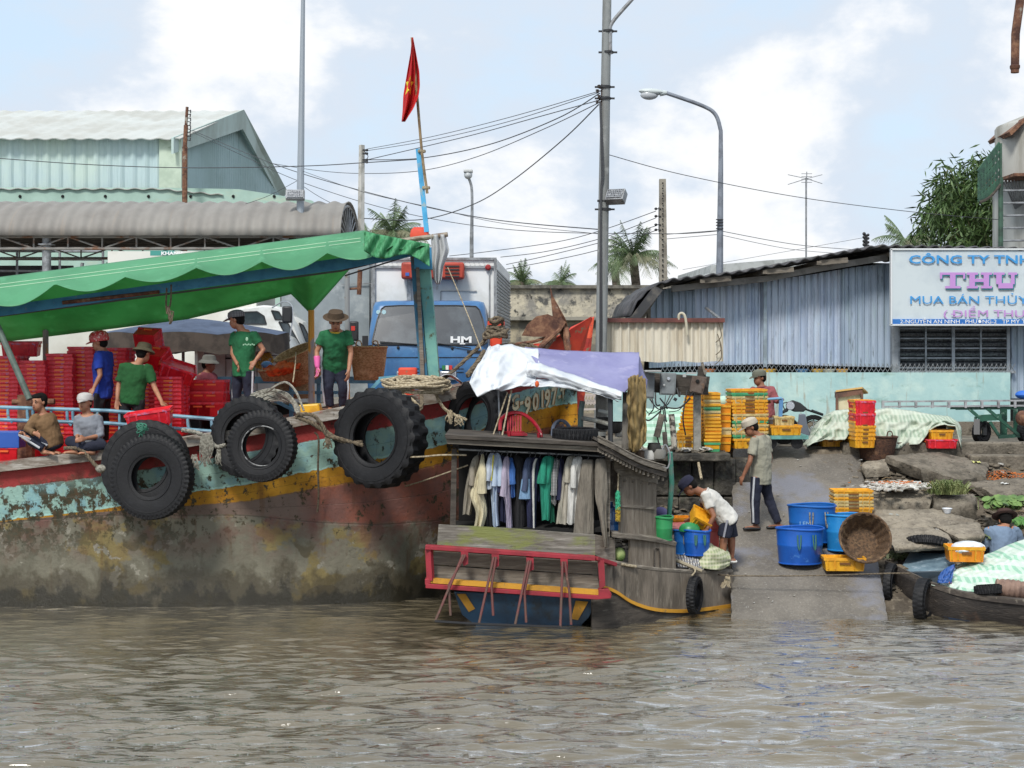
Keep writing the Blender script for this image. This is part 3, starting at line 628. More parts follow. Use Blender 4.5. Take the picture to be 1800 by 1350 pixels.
# ================================================================== VEHICLES, POLES, WIRES, PLANTS behind the boats
M_GLASS=mat('dark_glass',(44,50,57),[((84,92,98),1.1,.5,.62,(1,1,1),.6)],rough=.12,spec=.8)
M_BLACK=mat('black_plastic',(34,35,38),rough=.5)
M_CHROME=mat('bright_metal',(190,192,196),rough=.25,metal=.8)
M_TRUCKB=mat('truck_blue',(58,108,156),[((48,90,136),2,.45,.62),((90,134,176),5,.6,.72)],rough=.35,coat=.4)
M_BOXW=mat('truck_box_white',(226,227,226),[((206,206,202),1.2,.45,.62),((168,154,132),2.8,.62,.72)],rough=.5)
def rrect(cx,cy,w,d,r,z,n=5,fy=0):
 P=[]
 for(sx,sy,a0)in((1,1,0),(-1,1,90),(-1,-1,180),(1,-1,270)):
  for k in range(n+1):
   a=R(a0+90*k/n);P.append(Vector((cx+sx*(w/2-r)+r*math.cos(a),cy+fy+sy*(d/2-r)+r*math.sin(a),z)))
 return P
YT0=27.0
tk=thing('blue_truck','blue cab truck with a white refrigerated box parked behind the mast','truck',(X_(752,YT0),YT0+1,2))
cx,w=X_(752,YT0),2.22;cy=YT0+.9
lv=[(2.45,w-.1,1.7,0),(2.6,w,1.8,0),(3.2,w,1.84,-.02),(Z_(607,YT0),w-.01,1.8,0),(Z_(575,YT0),w-.05,1.66,.07),(Z_(538,YT0),w-.14,1.5,.15),(Z_(530,YT0),w-.2,1.42,.17),(Z_(527,YT0),w-.42,1.2,.17)]
MB().loft([rrect(cx,cy,a,b,.16,z,fy=f)for z,a,b,f in lv]).build('body',M_TRUCKB,tk,smooth=50)
def fr(px,py):
 z=Z_(py,YT0);f=np.interp(z,[l[0]for l in lv],[l[3]-l[2]/2 for l in lv]);return Vector((X_(px,YT0),cy+f-.012,z))
ws=[(654,602),(656,590),(662,560),(668,543),(674,538),(700,536.5),(800,536.5),(836,538),(842,544),(848,560),(855,590),(856,602),(850,606),(660,606)]
MB().prism([fr(*p)for p in ws],(0,.02,0)).build('windscreen',M_GLASS,tk,smooth=0)
mb=MB()
for a,b in zip(ws,ws[1:]+ws[:1]):mb.tube([fr(*a),fr(*b)],.014,6)
mb.build('seal',M_BLACK,tk)
# seats seen through the glass
mb=MB()
for px in(690,735,800):mb.prism([fr(px-13,603)+Vector((0,.0,0)),fr(px+13,603),fr(px+12,575),fr(px,568),fr(px-12,575)],(0,.009,0)).move(Matrix.Translation((0,-.003,0)))if False else None
for a,b in(((668,601),(736,606)),((770,604),(828,612))):mb.tube([fr(*a)+Vector((0,-.03,0)),fr(*b)+Vector((0,-.03,0))],.012,5)
for p in((700,611),(795,612)):mb.ball(fr(*p),.028,8,5)
mb.build('wiper',M_BLACK,tk)
text('HM',11/F*27,fr(791,602)+Vector((0,-.012,0)),mat('sticker_white',(235,238,240)),tk,xs=1.7,bold=.006)
MB().box(fr(813,604.5)+Vector((0,-.012,0)),(.10,.008,.03)).build('sticker',mat('sticker_w2',(225,228,230)),tk,smooth=0)
mb=MB();mb.cur=0
for k in range(3):
 mb.cur=k;mb.box(fr(780+k*6.2,646)+Vector((0,-.01,0)),(.055,.02,.08))
mb.build('flag_badge',[mat('g',(40,120,70)),mat('wh',(226,226,220)),mat('rd',(196,50,50))],tk,smooth=0)
MB().box(fr(833,618)+Vector((0,-.005,0)),(.25,.015,.045)).build('name_badge',M_BLACK,tk,smooth=0)
mb=MB()
for k in(0,10):mb.lathe(fr(663+k,548)+Vector((0,-.01,0)),[(.04,0),(.04,.006)],14,m=Matrix.Rotation(R(90),3,'X'))
mb.build('round_sticker',mat('sticker_pale',(170,205,215)),tk)
for px in(712,788):MB().box(fr(px,660)+Vector((0,-.02,0)),(.3,.05,.16)).build('headlight',M_CHROME,tk,bevel=.02)
MB().box((cx,cy-.93,2.6),(w,.16,.3)).build('bumper',mat('bumper_white',(170,172,172)),tk,bevel=.03)
mm=thing('m',None,None)
bpy.data.objects.remove(mm)
p=W(622,582,26.7)
mr_=MB().box(p,(.17,.07,.36)).build('mirror',M_BLACK,tk,bevel=.03)
MB().box(p+Vector((-.01,-.04,.05)),(.07,.01,.08)).build('reflector',mat('refl_red',(190,50,40)),tk,smooth=0)
MB().tube(cr([p+Vector((0,.02,-.2)),p+Vector((.1,.05,-.28)),p+Vector((.3,.2,-.26))],5),.014,6).box(W(642,600,26.8),(.1,.1,.2)).build('mirror_arm',M_BLACK,tk)
for sx in(-1,1):
 MB().lathe((cx+sx*.85,cy+.2,2.42),[(.2,-.11),(.40,-.12),(.42,0),(.40,.12),(.2,.11)],22,m=Matrix.Rotation(R(90),3,'Y')).build('wheel',M_RUBBER,tk)
mb=MB()
for a,b in(((648,628),(862,628)),((700,648),(815,648)),((700,654),(815,654)),((652,612),(652,660)),((858,612),(858,660))):mb.bar(fr(*a)+Vector((0,.004,0)),fr(*b)+Vector((0,.004,0)),.012,.010)
mb.build('panel_seam',M_BLACK,tk,smooth=0)
# box
zb_,zt_=2.75,Z_(455,28.6);xr=X_(873,28.6);xl_=X_(655,28.6);back=(X_(896,34.5),34.5)
mb=MB().prism([(xl_,28.6,zb_),(xr,28.6,zb_),(back[0],back[1],zb_),(xl_+.2,back[1],zb_)],(0,0,zt_-zb_));mb.build('cargo_box',M_BOXW,tk,smooth=0)
mb=MB();n=34
for i in range(n):mb.bar((xr+.012,28.75,zb_+.1+i*(zt_-zb_-.25)/n),(back[0]+.012,back[1],zb_+.1+i*(zt_-zb_-.25)/n),.02,.035)
mb.build('side_ribs',M_STEEL,tk,smooth=0)
mb=MB()
for a in((xl_,xr,zt_-.0),(xl_,xr,zt_-.16)):mb.bar((a[0],28.57,a[2]),(a[1],28.57,a[2]),.03,.045)
mb.bar((xr-.03,28.57,zb_),(xr-.03,28.57,zt_),.05,.07);mb.bar((xr-.14,28.58,zb_),(xr-.14,28.58,zt_-.15),.02,.03);mb.bar((xl_+.03,28.57,zb_),(xl_+.03,28.57,zt_),.05,.06)
for i in range(24):mb.ball((xl_+.1+i*(xr-xl_-.25)/23,28.56,zt_-.08),.012,6,4)
mb.bar((X_(775,28.6),28.58,Z_(512,28.6)),(X_(838,28.6),28.58,Z_(512,28.6)),.015,.02);mb.bar((X_(775,28.6),28.58,Z_(512,28.6)),(X_(775,28.6),28.58,Z_(530,28.6)),.015,.02)
mb.build('edge_trim',M_STEEL,tk,smooth=0)
mb=MB().box((X_(761,28.3),28.38,Z_(476,28.3)),(1.2,.36,.32));mb.build('cooling_unit',mat('unit_red',(170,62,44),[((140,48,36),3,.45,.6)],rough=.5),tk,bevel=.04)
mb=MB()
for i in range(4):mb.box((X_(795,28.2),28.19,Z_(468+i*6,28.2)),(.27,.02,.028))
mb.build('cooling_louvre',M_BLACK,tk,smooth=0)
MB().box((X_(716,28.2),28.19,Z_(482,28.2)),(.07,.02,.06)).build('panel_label',mat('lblue',(60,96,170)),tk,smooth=0)
MB().lathe(W(858,470,28.56),[(.06,0),(.055,.04),(.03,.06)],14,m=Matrix.Rotation(R(90),3,'X')).build('marker_lamp',mat('lamp_red',(150,40,40),rough=.3),tk)
mb=MB().box(W(719,510,28.5),(.08,.1,.7)).box(W(803,497,28.5),(.035,.06,.2));mb.build('bracket',M_STEEL,tk,smooth=0)
# grey panel body of the lorry beside it
gb=thing('grey_box_lorry','grey panelled lorry box between the yellow pipe and the blue truck','lorry',(X_(570,29.6),29.6,2))
MB().box((X_(572,29.6),31,(2.7+Z_(462,29.6))/2),(1.75,2.8,Z_(462,29.6)-2.7)).build('cargo_box',mat('grey_panel',(138,146,150),[((120,128,132),1.2,.45,.62),((158,164,166),2.6,.55,.68)],rough=.5),gb,smooth=0)
mb=MB().bar(W(655,455,29.5),W(655,700,29.5),.05,.05).bar(W(600,500,29.55),W(654,498,29.55),.02,.02);mb.build('corner_trim',M_STEEL,gb,smooth=0)
for sx in(-1,1):MB().lathe((X_(572,29.6)+sx*.7,31,2.42),[(.2,-.11),(.40,-.12),(.42,0),(.40,.12),(.2,.11)],18,m=Matrix.Rotation(R(90),3,'Y')).build('wheel',M_RUBBER,gb)
# white lorry behind
wb=thing('white_box_lorry','big white box lorry behind the umbrella under the arched canopy','lorry',(X_(300,30),30,2))
MB().box((X_(318,30),31.3,(2.8+Z_(441,30))/2),(X_(452,30)-X_(190,30),2.4,Z_(441,30)-2.8)).build('cargo_box',mat('box_cream',(222,222,214),[((206,204,194),.8,.45,.6)],rough=.55),wb,smooth=0)
MB().box(W(286,445,29.97),(.5,.03,.1)).build('sign_strip',mat('teal_sign',(70,150,140)),wb,smooth=0)
text('KHANH',6/F*30,W(283,448,29.93),mat('wht',(235,238,238)),wb,xs=1.3,bold=.004)
for sx in(-1,1):MB().lathe((X_(318,30)+sx*1.0,31,2.45),[(.2,-.13),(.42,-.14),(.45,0),(.42,.14),(.2,.13)],18,m=Matrix.Rotation(R(90),3,'Y')).build('wheel',M_RUBBER,wb)
wb2=thing('cream_box_lorry','low cream box lorry behind the red crate stacks at the far left','lorry',(X_(60,31),31,2))
MB().box((X_(60,31),32.3,(2.7+Z_(548,31))/2),(4.2,2.4,Z_(548,31)-2.7)).build('cargo_box',mat('box_cream2',(204,204,196),[((188,186,176),.8,.45,.6)],rough=.55),wb2,smooth=0)
for sx in(-1,1):MB().lathe((X_(60,31)+sx*1.0,32,2.42),[(.2,-.13),(.40,-.14),(.42,0),(.40,.14),(.2,.13)],18,m=Matrix.Rotation(R(90),3,'Y')).build('wheel',M_RUBBER,wb2)
# two white cabs seen from the side
M_CABW=mat('cab_white',(212,214,212),[((192,192,188),1.6,.46,.6),((176,168,152),4,.62,.72)],rough=.35,coat=.3)
def cab(name,label,Y,prof,wins,lamp=None,depth=1.8):
 c=thing(name,label,'truck',W(prof[0][0]+60,700,Y));c.location.z=2
 mb=MB();P=[W(x,y,Y)for x,y in prof];n=len(P)
 cc=sum(P,Vector())/n
 mb.loft([[cc+(p-cc)*.94+Vector((0,-.0,0))for p in P],[p+Vector((0,.1,0))for p in P],[p+Vector((0,depth-.1,0))for p in P],[cc+(p-cc)*.94+Vector((0,depth,0))for p in P]])
 mb.build('body',M_CABW,c,smooth=30)
 for wn_ in wins:
  P=[W(x,y,Y-.006)for x,y in wn_];f=MB().prism(P,(0,.02,0)).build('window',M_GLASS,c,smooth=0)
  fm=MB();[fm.tube([a,b],.014,5)for a,b in zip(P,P[1:]+P[:1])];fm.build('frame',M_BLACK,f,loc=None)
 return c
c1=cab('white_van','white van with faded orange scribble and round door lettering',26.8,[(340,712),(340,594),(346,589),(486,588),(498,594),(512,618),(524,640),(546,652),(548,712)],[[(453,594),(476,593),(483,598),(483,611),(455,612)],[(489,596),(497,600),(518,640),(508,637)],[(358,592),(394,592),(394,602),(360,602)]])
mb=MB();mb.bar(W(397,590,26.795),W(397,690,26.795),.008,.012);mb.bar(W(452,590,26.795),W(452,690,26.795),.008,.012);mb.bar(W(452,625,26.795),W(488,625,26.795),.008,.012);mb.build('door_seam',M_BLACK,c1,smooth=0)
MB().bar(W(396,630,26.77),W(406,630,26.77),.02,.03).build('door_handle',M_BLACK,c1,smooth=0)
MB().prism([W(492,610,26.78),W(497,612,26.78),(W(506,636,26.78)),W(494,636,26.78)],(0,.02,0)).build('tail_lamp',mat('lamp_r',(176,40,40),rough=.3),c1,smooth=0)
mb=MB();rnd=random.Random(3)
for i in range(15):
 a=R(200-i*15.7);mb.box(W(371+12*math.cos(a),616-10*math.sin(a),26.79),(.014,.006,.022),(0,-a+R(90),0))
for r_,n in((614,5),(618,6),(621.5,9)):
 for i in range(n):mb.box(W(371+(i-n/2)*2.6,r_,26.79),(.018,.006,.012))
mb.build('door_lettering',mat('ink',(110,122,140)),c1,smooth=0)
mb=MB()
for i in range(26):
 px,py=rnd.uniform(450,478),rnd.uniform(626,650);mb.tube(cr([W(px,py,26.787),W(px+rnd.uniform(-8,8),py-5,26.787),W(px+rnd.uniform(2,12),py+rnd.uniform(-6,3),26.787)],3),.016,4)
mb.build('faded_marking',mat('ochre_paint',(206,166,82)),c1,smooth=0)
for px in(375,510):MB().lathe((X_(px,27.6),27.3,2.38),[(.2,-.1),(.36,-.11),(.38,0),(.36,.11),(.2,.1)],18,m=Matrix.Rotation(R(90),3,'X')).build('wheel',M_RUBBER,c1)
c2=cab('white_lorry_cab','taller white lorry cab facing right behind the white van',28.4,[(395,712),(395,556),(410,543),(462,536),(486,538),(500,545),(520,575),(534,612),(536,712)],[[(425,549),(452,548),(464,556),(468,570),(428,570)],[(477,546),(490,548),(498,562),(484,562)],[(490,566),(506,568),(526,604),(514,612)]])
c3=cab('white_lorry_cab','farthest white lorry cab with a slanted windscreen beside the yellow pipe',29.0,[(470,712),(470,566),(480,554),(515,556),(532,566),(548,600),(556,640),(556,712)],[[(500,568),(512,568),(524,600),(510,600)],[(526,568),(533,572),(549,604),(552,618),(540,612)]])
mb=MB().box(W(505,553,26.4),(.18,.1,.3));o=mb.build('truck_mirror',M_BLACK,bevel=.03)
mr2=thing('wing_mirror','pair of black wing mirrors on bent pipe in front of the white cabs','mirror',W(507,640,26.4));o.name='mirror_glass';o.parent=mr2;o.location=Vector(o.location)-Vector(mr2.location)
MB().box(W(502,592,26.4),(.11,.08,.14)).build('mirror_glass',M_BLACK,mr2,bevel=.02)
MB().tube(cr([W(478,541,26.45),W(497,531,26.45),W(512,536,26.4),W(514,560,26.4),W(510,590,26.4),W(508,600,26.4),W(492,604,26.5),W(492,640,26.8)],5),.014,6).build('mirror_pipe',M_CHROME,mr2)
# market umbrella
um=thing('market_umbrella','wide blue grey market umbrella with a dark underside and metal ribs','umbrella',(X_(345,25.9),25.9,2))
uc=Vector((X_(322,25.9),25.9,0));zr,zt_=Z_(584,25.4),Z_(560,25.9);rx,ry=1.62,1.3
def up(a,r,dz=0):return Vector((uc.x+(.22 if True else 0)+rx*r*math.cos(a),uc.y+ry*r*math.sin(a),zr+(zt_-zr)*(1-r**1.25)-.05*r*(1-abs(math.cos(4*a)))+dz))
mb=MB().grid(lambda u,v:up(2*math.pi*u,max(v,.001)),64,8);mb.build('canopy',mat('umbrella_blue',(84,98,122),[((68,80,102),2,.45,.6)],rough=.8,trans=.2),um,sol=.006,smooth=0)
mb=MB().grid(lambda u,v:up(2*math.pi*u,1+.01*v,-.33*v+.02*math.sin(u*50)*v),96,3);mb.build('valance',mat('umbrella_brown',(78,70,63),[((56,50,45),3,.45,.6)],rough=.9),um,sol=.005,smooth=0)
mb=MB()
for i in range(8):
 a=R(i*45+10);mb.tube([up(a,.55,-.03),Vector((uc.x,uc.y,Z_(606,25.9)))],.012,5)
mb.build('ribs',M_STEEL,um)
MB().tube([(uc.x,uc.y,2),(uc.x,uc.y,zt_-.05)],.028,10).tube([(uc.x,uc.y,Z_(604,25.9)),(uc.x,uc.y,Z_(612,25.9))],.045,10).build('pole',M_STEEL,um)
# poles
def flood(parent,c,w,h,yaw,pitch,gl=True):
 m=Euler((pitch,0,yaw)).to_matrix();mb=MB()
 mb.box(c,(w,.16,h),m,taper=(1,1));o=mb.build('lamp_housing',M_STEEL,parent,smooth=0,bevel=.01)
 mb=MB().box(c+m@Vector((0,-.085,0)),(w*.86,.012,h*.78),m);gl_=mb.build('lamp_glass',mat('lamp_glass',(96,98,100),[((176,178,180),26,.5,.56)],rough=.2),parent,smooth=0)
 mb=MB()
 for i in range(9):mb.box(c+m@Vector((-w*.4+i*w*.1,-.1,0)),(.007,.008,h*.78),m)
 for i in range(5):mb.box(c+m@Vector((0,-.1,-h*.35+i*h*.175)),(w*.84,.008,.007),m)
 mb.build('lamp_grid',M_CHROME,parent,smooth=0)
def clamp(mb,c,r):mb.lathe(c,[(r,-.02),(r+.015,-.02),(r+.015,.02),(r,.02)],12);mb.box(Vector(c)+Vector((r+.04,0,0)),(.08,.03,.03));mb.box(Vector(c)-Vector((r+.04,0,0)),(.08,.03,.03))
# main pole
Y=26.0;mp_=thing('street_lamp','tall grey steel utility pole with lamp arm, insulators and a floodlight, nearest the ramp','street lamp',(X_(1055,Y),Y,2))
a=W(1054,790,Y);a.z=2;b=W(1068,-60,Y)
MB().tube([a,a.lerp(b,.3),a.lerp(b,.7),b],[.105,.10,.085,.075],14).build('pole',mat('pole_grey',(134,138,138),[((112,114,112),2,.45,.6,(2,2,.3)),((156,158,156),5,.55,.7)],rough=.7),mp_)
MB().tube(cr([W(1073,95,Y-.05),W(1073,60,Y-.05),W(1076,40,Y-.05),W(1110,0,Y-.1),W(1150,-45,Y-.2)],6),.033,8).build('lamp_arm',M_STEEL,mp_)
mb=MB();
for py in(55,92):clamp(mb,W(1068.5,py,Y),.085)
for py in(153,173,368):clamp(mb,W(1063,py,Y),.095)
mb.build('clamp',M_BLACK,mp_)
mb=MB()
for i,py in enumerate((152,160,170,179)):
 p=W(1056-(i%2)*3,py,Y-.05);mb.bar(W(1064,py,Y-.05),p,.02,.02);mb.lathe(p+Vector((-.03,0,-.03)),[(.02,0),(.035,.015),(.018,.03),(.035,.045),(.02,.06)],8)
mb.bar(W(1058,148,Y-.05),W(1057,186,Y-.05),.02,.03)
mb.build('insulator',mat('insulator_brown',(70,62,58)),mp_)
flood(mp_,W(1083,346,Y-.12),.34,.24,R(-25),R(-35))
mb=MB().tube([W(1050,353,Y-.06),W(1072,353,Y-.1)],.02,6)
mb.build('lamp_bracket',M_BLACK,mp_)
mb=MB()
for k in range(3):mb.tube(cr([W(1054+k,180,Y-.07),W(1057+k*2,300,Y-.12),W(1055+k,360,Y-.12),W(1054+k*2,600,Y-.12),W(1052+k,700,Y-.12)],6),.009,5)
mb.build('down_cable',M_WIRE,mp_)
# second street lamp
Y=33.0;s2=thing('street_lamp','curved single arm street lamp with a pale lamp head above the tin shed','street lamp',(X_(1264,Y),Y,2))
pts=[W(1264,700,Y),W(1265,480,Y),W(1267,290,Y),W(1267,230,Y),W(1258,202,Y),W(1235,186,Y),W(1170,163,Y)]
pts[0].z=2
P=[pts[0],pts[1],pts[2]]+cr(pts[3:],6)
MB().tube(P,[.09,.08,.055]+[.045]*(len(P)-3),10).build('pole',mat('lamp_pole_grey',(134,140,150),[((112,116,124),3,.45,.6)],rough=.5,metal=.3),s2)
mb=MB();hc=W(1146,163,Y);mb.ball(hc+Vector((0,0,.02)),(.30,.11,.075),16,8,Euler((0,R(4),0)).to_matrix());mb.tube([W(1160,164,Y),W(1172,163,Y)],[.07,.05],10);mb.build('lamp_head',mat('lamp_white',(186,194,194),rough=.4),s2)
MB().ball(hc+Vector((-.06,0,-.05)),(.20,.1,.11),14,8).build('lamp_cover',mat('lamp_diffuser',(178,182,186),rough=.25),s2)
mb=MB()
for py in(386,391,396,402):mb.box(W(1265,py,Y-.07),(.16,.05,.022))
mb.build('insulator',M_BLACK,s2)
# tall left pole with floodlight
Y=34.0;s3=thing('flood_lamp','slim pale grey mast with a wire-fronted floodlight above the arched canopy','lamp',(X_(528,Y),Y,2))
a=W(527,700,Y);a.z=2
MB().tube([a,W(528,340,Y),W(533,-20,Y),W(534,-60,Y)],[.1,.085,.045,.04],10).build('pole',mat('mast_grey',(150,158,166),rough=.5,metal=.2),s3)
flood(s3,W(519,343,Y-.15),.43,.22,R(4),R(-14))
# white short pole
Y=36.0;s4=thing('utility_pole','short white concrete pole with insulators left of the flag mast','utility pole',(X_(632,Y),Y,2))
a=W(631,700,Y);a.z=2
MB().tube([a,W(636,255,Y)],[.12,.07],4).build('pole',mat('white_pole',(196,194,188),[((160,158,150),3,.45,.6)],rough=.8),s4,smooth=0)
mb=MB()
for py in(264,270,281,285):mb.box(W(641,py,Y-.1),(.1,.05,.04));mb.ball(W(645,py,Y-.1),.035,8,5)
mb.tube(cr([W(640,265,Y-.1),W(647,275,Y-.1),W(641,284,Y-.1)],4),.008,4);mb.build('insulator',M_BLACK,s4)
# back street lamp
Y=38.0;s5=thing('street_lamp','small far street lamp seen end on above the refrigerated box','street lamp',(X_(829,Y),Y,2))
a=W(829,700,Y);a.z=2
P=[a,W(829,420,Y)]+cr([W(830,360,Y),W(829,330,Y),W(824,313,Y)],4)
MB().tube(P,[.06,.05]+[.035]*(len(P)-2),8).build('pole',M_STEEL,s5)
MB().box(W(823,301,Y),(.23,.3,.08)).build('lamp_head',mat('lamp_grey',(190,192,192)),s5,bevel=.02)
MB().ball(W(823,307,Y),(.11,.14,.12),12,8).build('lamp_cover',mat('lamp_diff2',(206,210,212),rough=.25),s5)
# concrete pole with holes
Y=36.0;s6=thing('utility_pole','squared concrete pole with bolt holes beside the coconut palm','utility pole',(X_(1167,Y),Y,2))
a=W(1167,700,Y);a.z=2;b=W(1164.5,315,Y)
MB().tube([a,b],[.17,.11],4,side=(1,1,0)).build('pole',mat('pole_conc',(150,144,132),[((122,116,106),3,.45,.6)],rough=.9),s6,smooth=0)
mb=MB()
for py in range(322,500,9):mb.box(W(1165,py,Y-.125),(.035,.02,.035))
mb.build('bolt_hole',M_DARK,s6,smooth=0)
mb=MB()
for py in(367,380,395,404):mb.lathe(W(1153,py,Y-.1),[(.02,-.03),(.045,0),(.02,.03)],8);mb.bar(W(1153,py,Y-.1),W(1162,py,Y-.1),.02,.02)
mb.bar(W(1158,364,Y-.1),W(1158,408,Y-.1),.015,.02)
mb.build('insulator',M_BLACK,s6)
# rusty pole on the warehouse
Y=54.0;s7=thing('utility_pole','thin rusty pole with a rack of insulators in front of the warehouse corner','utility pole',(X_(326,Y),Y,2))
a=W(324,700,Y);a.z=2
MB().tube([a,W(325,258,Y)],.10,8).tube([W(325,258,Y),W(327,220,Y)],.08,8).tube([W(327,220,Y),W(329,188,Y)],.055,8).build('pole',M_RUST,s7)
mb=MB()
for i in range(9):mb.bar(W(328,194+i*6.5,Y),W(335,195+i*6.5,Y),.03,.03)
for i in range(8):mb.bar(W(335,193+i*7,Y),W(335-(i%2),199+i*7,Y),.035,.035)
mb.build('insulator',M_BLACK,s7)
# small dark post on shed roof
Y=40.0;s8=thing('utility_pole','short dark post end with insulators just above the shed roof','utility pole',(X_(1522,Y),Y,2))
MB().tube([Vector((X_(1522,Y),Y,2)),W(1522,412,Y)],.05,6).build('pole',M_BLACK,s8)
mb=MB()
for py in(411,417,424,430):mb.ball(W(1519,py,Y),.05,8,5);mb.ball(W(1526,py+2,Y),.04,8,5)
mb.build('insulator',M_BLACK,s8)
# wires
def wire(pts,Ys,r,label,n=10):
 P=[W(p[0],p[1],np.interp(i/(len(pts)-1),[0,1],Ys))for i,p in enumerate(pts)]
 o=MB().tube(cr(P,n),r*.78,5).build('overhead_wire',M_WIRE,smooth=180);tag(o,label,'wire','overhead wires');return o
wire([(-20,277),(150,289),(330,295),(530,292),(640,286),(735,280)],(30,25),.011,'thick cable running from the left edge past the warehouse to the blue flag mast')
wire([(338,229),(430,268),(530,305),(700,352),(860,385),(1060,404)],(50,26.3),.014,'upper cable sagging from the rusty pole to the main pole')
wire([(338,232),(430,275),(530,320),(700,372),(900,404),(1160,411),(1264,406)],(50,33),.012,'long thin cable from the rusty pole to the curved street lamp')
wire([(1054,160),(900,205),(760,240),(645,262)],(26,36),.009,'topmost of the pale lines between main pole and white pole')
wire([(1052,163),(900,212),(760,246),(645,265)],(26,36),.009,'second pale line just under the topmost one')
wire([(1054,164),(980,208),(860,254),(740,278),(645,281)],(26,36),.014,'darkest line dropping from the main pole towards the white pole')
wire([(1054,176),(1010,188),(930,210),(820,240),(645,281)],(26,36),.012,'line crossing over the darkest line near the main pole')
wire([(1054,180),(960,225),(840,275),(740,300),(640,305),(560,300),(470,286)],(26,44),.011,'lowest sagging line passing behind the white pole')
wire([(1052,184),(990,245),(900,318),(830,360),(740,386),(640,384)],(26,36),.015,'steep dark cable falling from the main pole behind the flag mast')
wire([(1070,272),(1200,307),(1400,346),(1600,372),(1765,387)],(26,31),.009,'single line from the main pole across to the water tower')
wire([(1153,371),(1060,404),(980,425),(860,442),(790,450)],(36,40),.012,'first line from the squared concrete pole down to the left')
wire([(1153,383),(1060,418),(960,442),(880,452)],(36,40),.012,'second line from the squared concrete pole down to the left')
wire([(1153,397),(1060,425),(960,450),(890,465)],(36,40),.012,'third line from the squared concrete pole down to the left')
wire([(1153,405),(1060,437),(980,456),(890,473)],(36,40),.012,'fourth line from the squared concrete pole down to the left')
wire([(1172,412),(1264,405)],(36,33),.01,'short upper line between concrete pole and curved lamp')
wire([(1172,420),(1264,412)],(36,33),.009,'short lower line between concrete pole and curved lamp')
wire([(1267,406),(1400,430),(1517,440)],(33,40),.01,'upper line from the curved lamp to the shed roof post')
wire([(1267,413),(1390,438),(1500,447)],(33,40),.008,'lower line from the curved lamp to the shed roof post')
wire([(1200,474),(1360,446),(1517,418)],(38,40),.007,'faint line rising to the dark post on the right')
wire([(530,300),(640,338),(760,365),(880,392),(1060,412)],(34,27),.007,'faint thin line behind the flag mast')
wire([(420,362),(470,345),(522,318)],(35,34),.008,'stay wire left of the slim mast')
wire([(522,320),(560,345),(600,366)],(34,35),.008,'stay wire right of the slim mast')
# palms and trees
M_PALM=mat('palm_green',(104,122,86),[((76,96,62),4,.42,.6),((136,144,108),7,.56,.7)],rough=.6)
M_PALMD=mat('palm_dry',(132,132,106),[((92,98,74),4,.45,.6)],rough=.7)
M_TRUNK=mat('palm_trunk',(110,100,88),[((78,70,60),8,.45,.6,(.5,.5,3))],rough=.95)
def palm(px,py,Y,rad,label,seed,dry=0.25,nf=20,upw=.5):
 rnd=random.Random(seed);c=W(px,py,Y);t=thing('palm_tree',label,'palm tree',(c.x,c.y,2),group='palms behind the wall')
 MB().tube(cr([(c.x+rnd.uniform(-.5,.5),c.y,2),(c.x+.15,c.y,(c.z+2)/2),(c.x,c.y,c.z)],8),[.2-.004*i for i in range(17)],9).build('trunk',M_TRUNK,t)
 for kind in(0,1):
  mb=MB()
  for i in range(nf):
   if(rnd.random()<dry)!=bool(kind):continue
   a=rnd.uniform(0,2*math.pi);e=rnd.uniform(-.35,1.25)*(1 if not kind else.3)+(upw-.5)*.4;l=rad*rnd.uniform(.75,1.1);P=[]
   d=Vector((math.cos(a)*math.cos(e),math.sin(a)*math.cos(e),math.sin(e)))
   for k in range(15):
    s=k/14;P.append(c+d*l*s+Vector((0,0,-l*.62*s*s*max(.25,math.cos(e)))))
   mb.tube(P,[.026*(1-.9*k/14)*rad/2 for k in range(15)],4)
   for k in range(2,15):
    for u in range(2):
     s=(k-u/2)/14;j=min(int(s*14),13);p=P[j].lerp(P[j+1],s*14-j);tt=(P[j+1]-P[j]).normalized()
     for sg_ in(-1,1):
      sd_=tt.cross(Vector((0,0,1))).normalized()*sg_;ll=rad*.30*math.sin(math.pi*min(1,.12+s*.86))*rnd.uniform(.7,1.1)+.04
      q=p+(sd_*.75+tt*.45+Vector((0,0,-.55-.5*rnd.random())))*ll;w_=tt*.014*rad/1.4
      mb.add([p-w_,p+w_,q],[(0,1,2)])
  if mb.v:mb.build('crown',M_PALMD if kind else M_PALM,t,smooth=0)
palm(1113,452,48,1.45,'tall coconut palm between the main pole and the squared concrete pole',3,.15,34,.7)
palm(1080,470,52,.9,'smaller palm half hidden behind the main pole',8,.1,14)
palm(690,410,60,1.8,'palm with drooping dry fronds behind the blue mast top',5,.4,36,.7)
palm(650,425,62,1.5,'low palm just above the green tarpaulin peak',15,.3,18)
palm(918,496,60,1.1,'low palm nearest the refrigerated box',6,.3,30,.9)
palm(985,497,60,1.1,'low palm showing over the old wall above the anchor',7,.15,30,.8)
palm(1592,425,50,1.5,'palm with upright fronds above the shed roof left of the bamboo',9,.4,26,1.1)
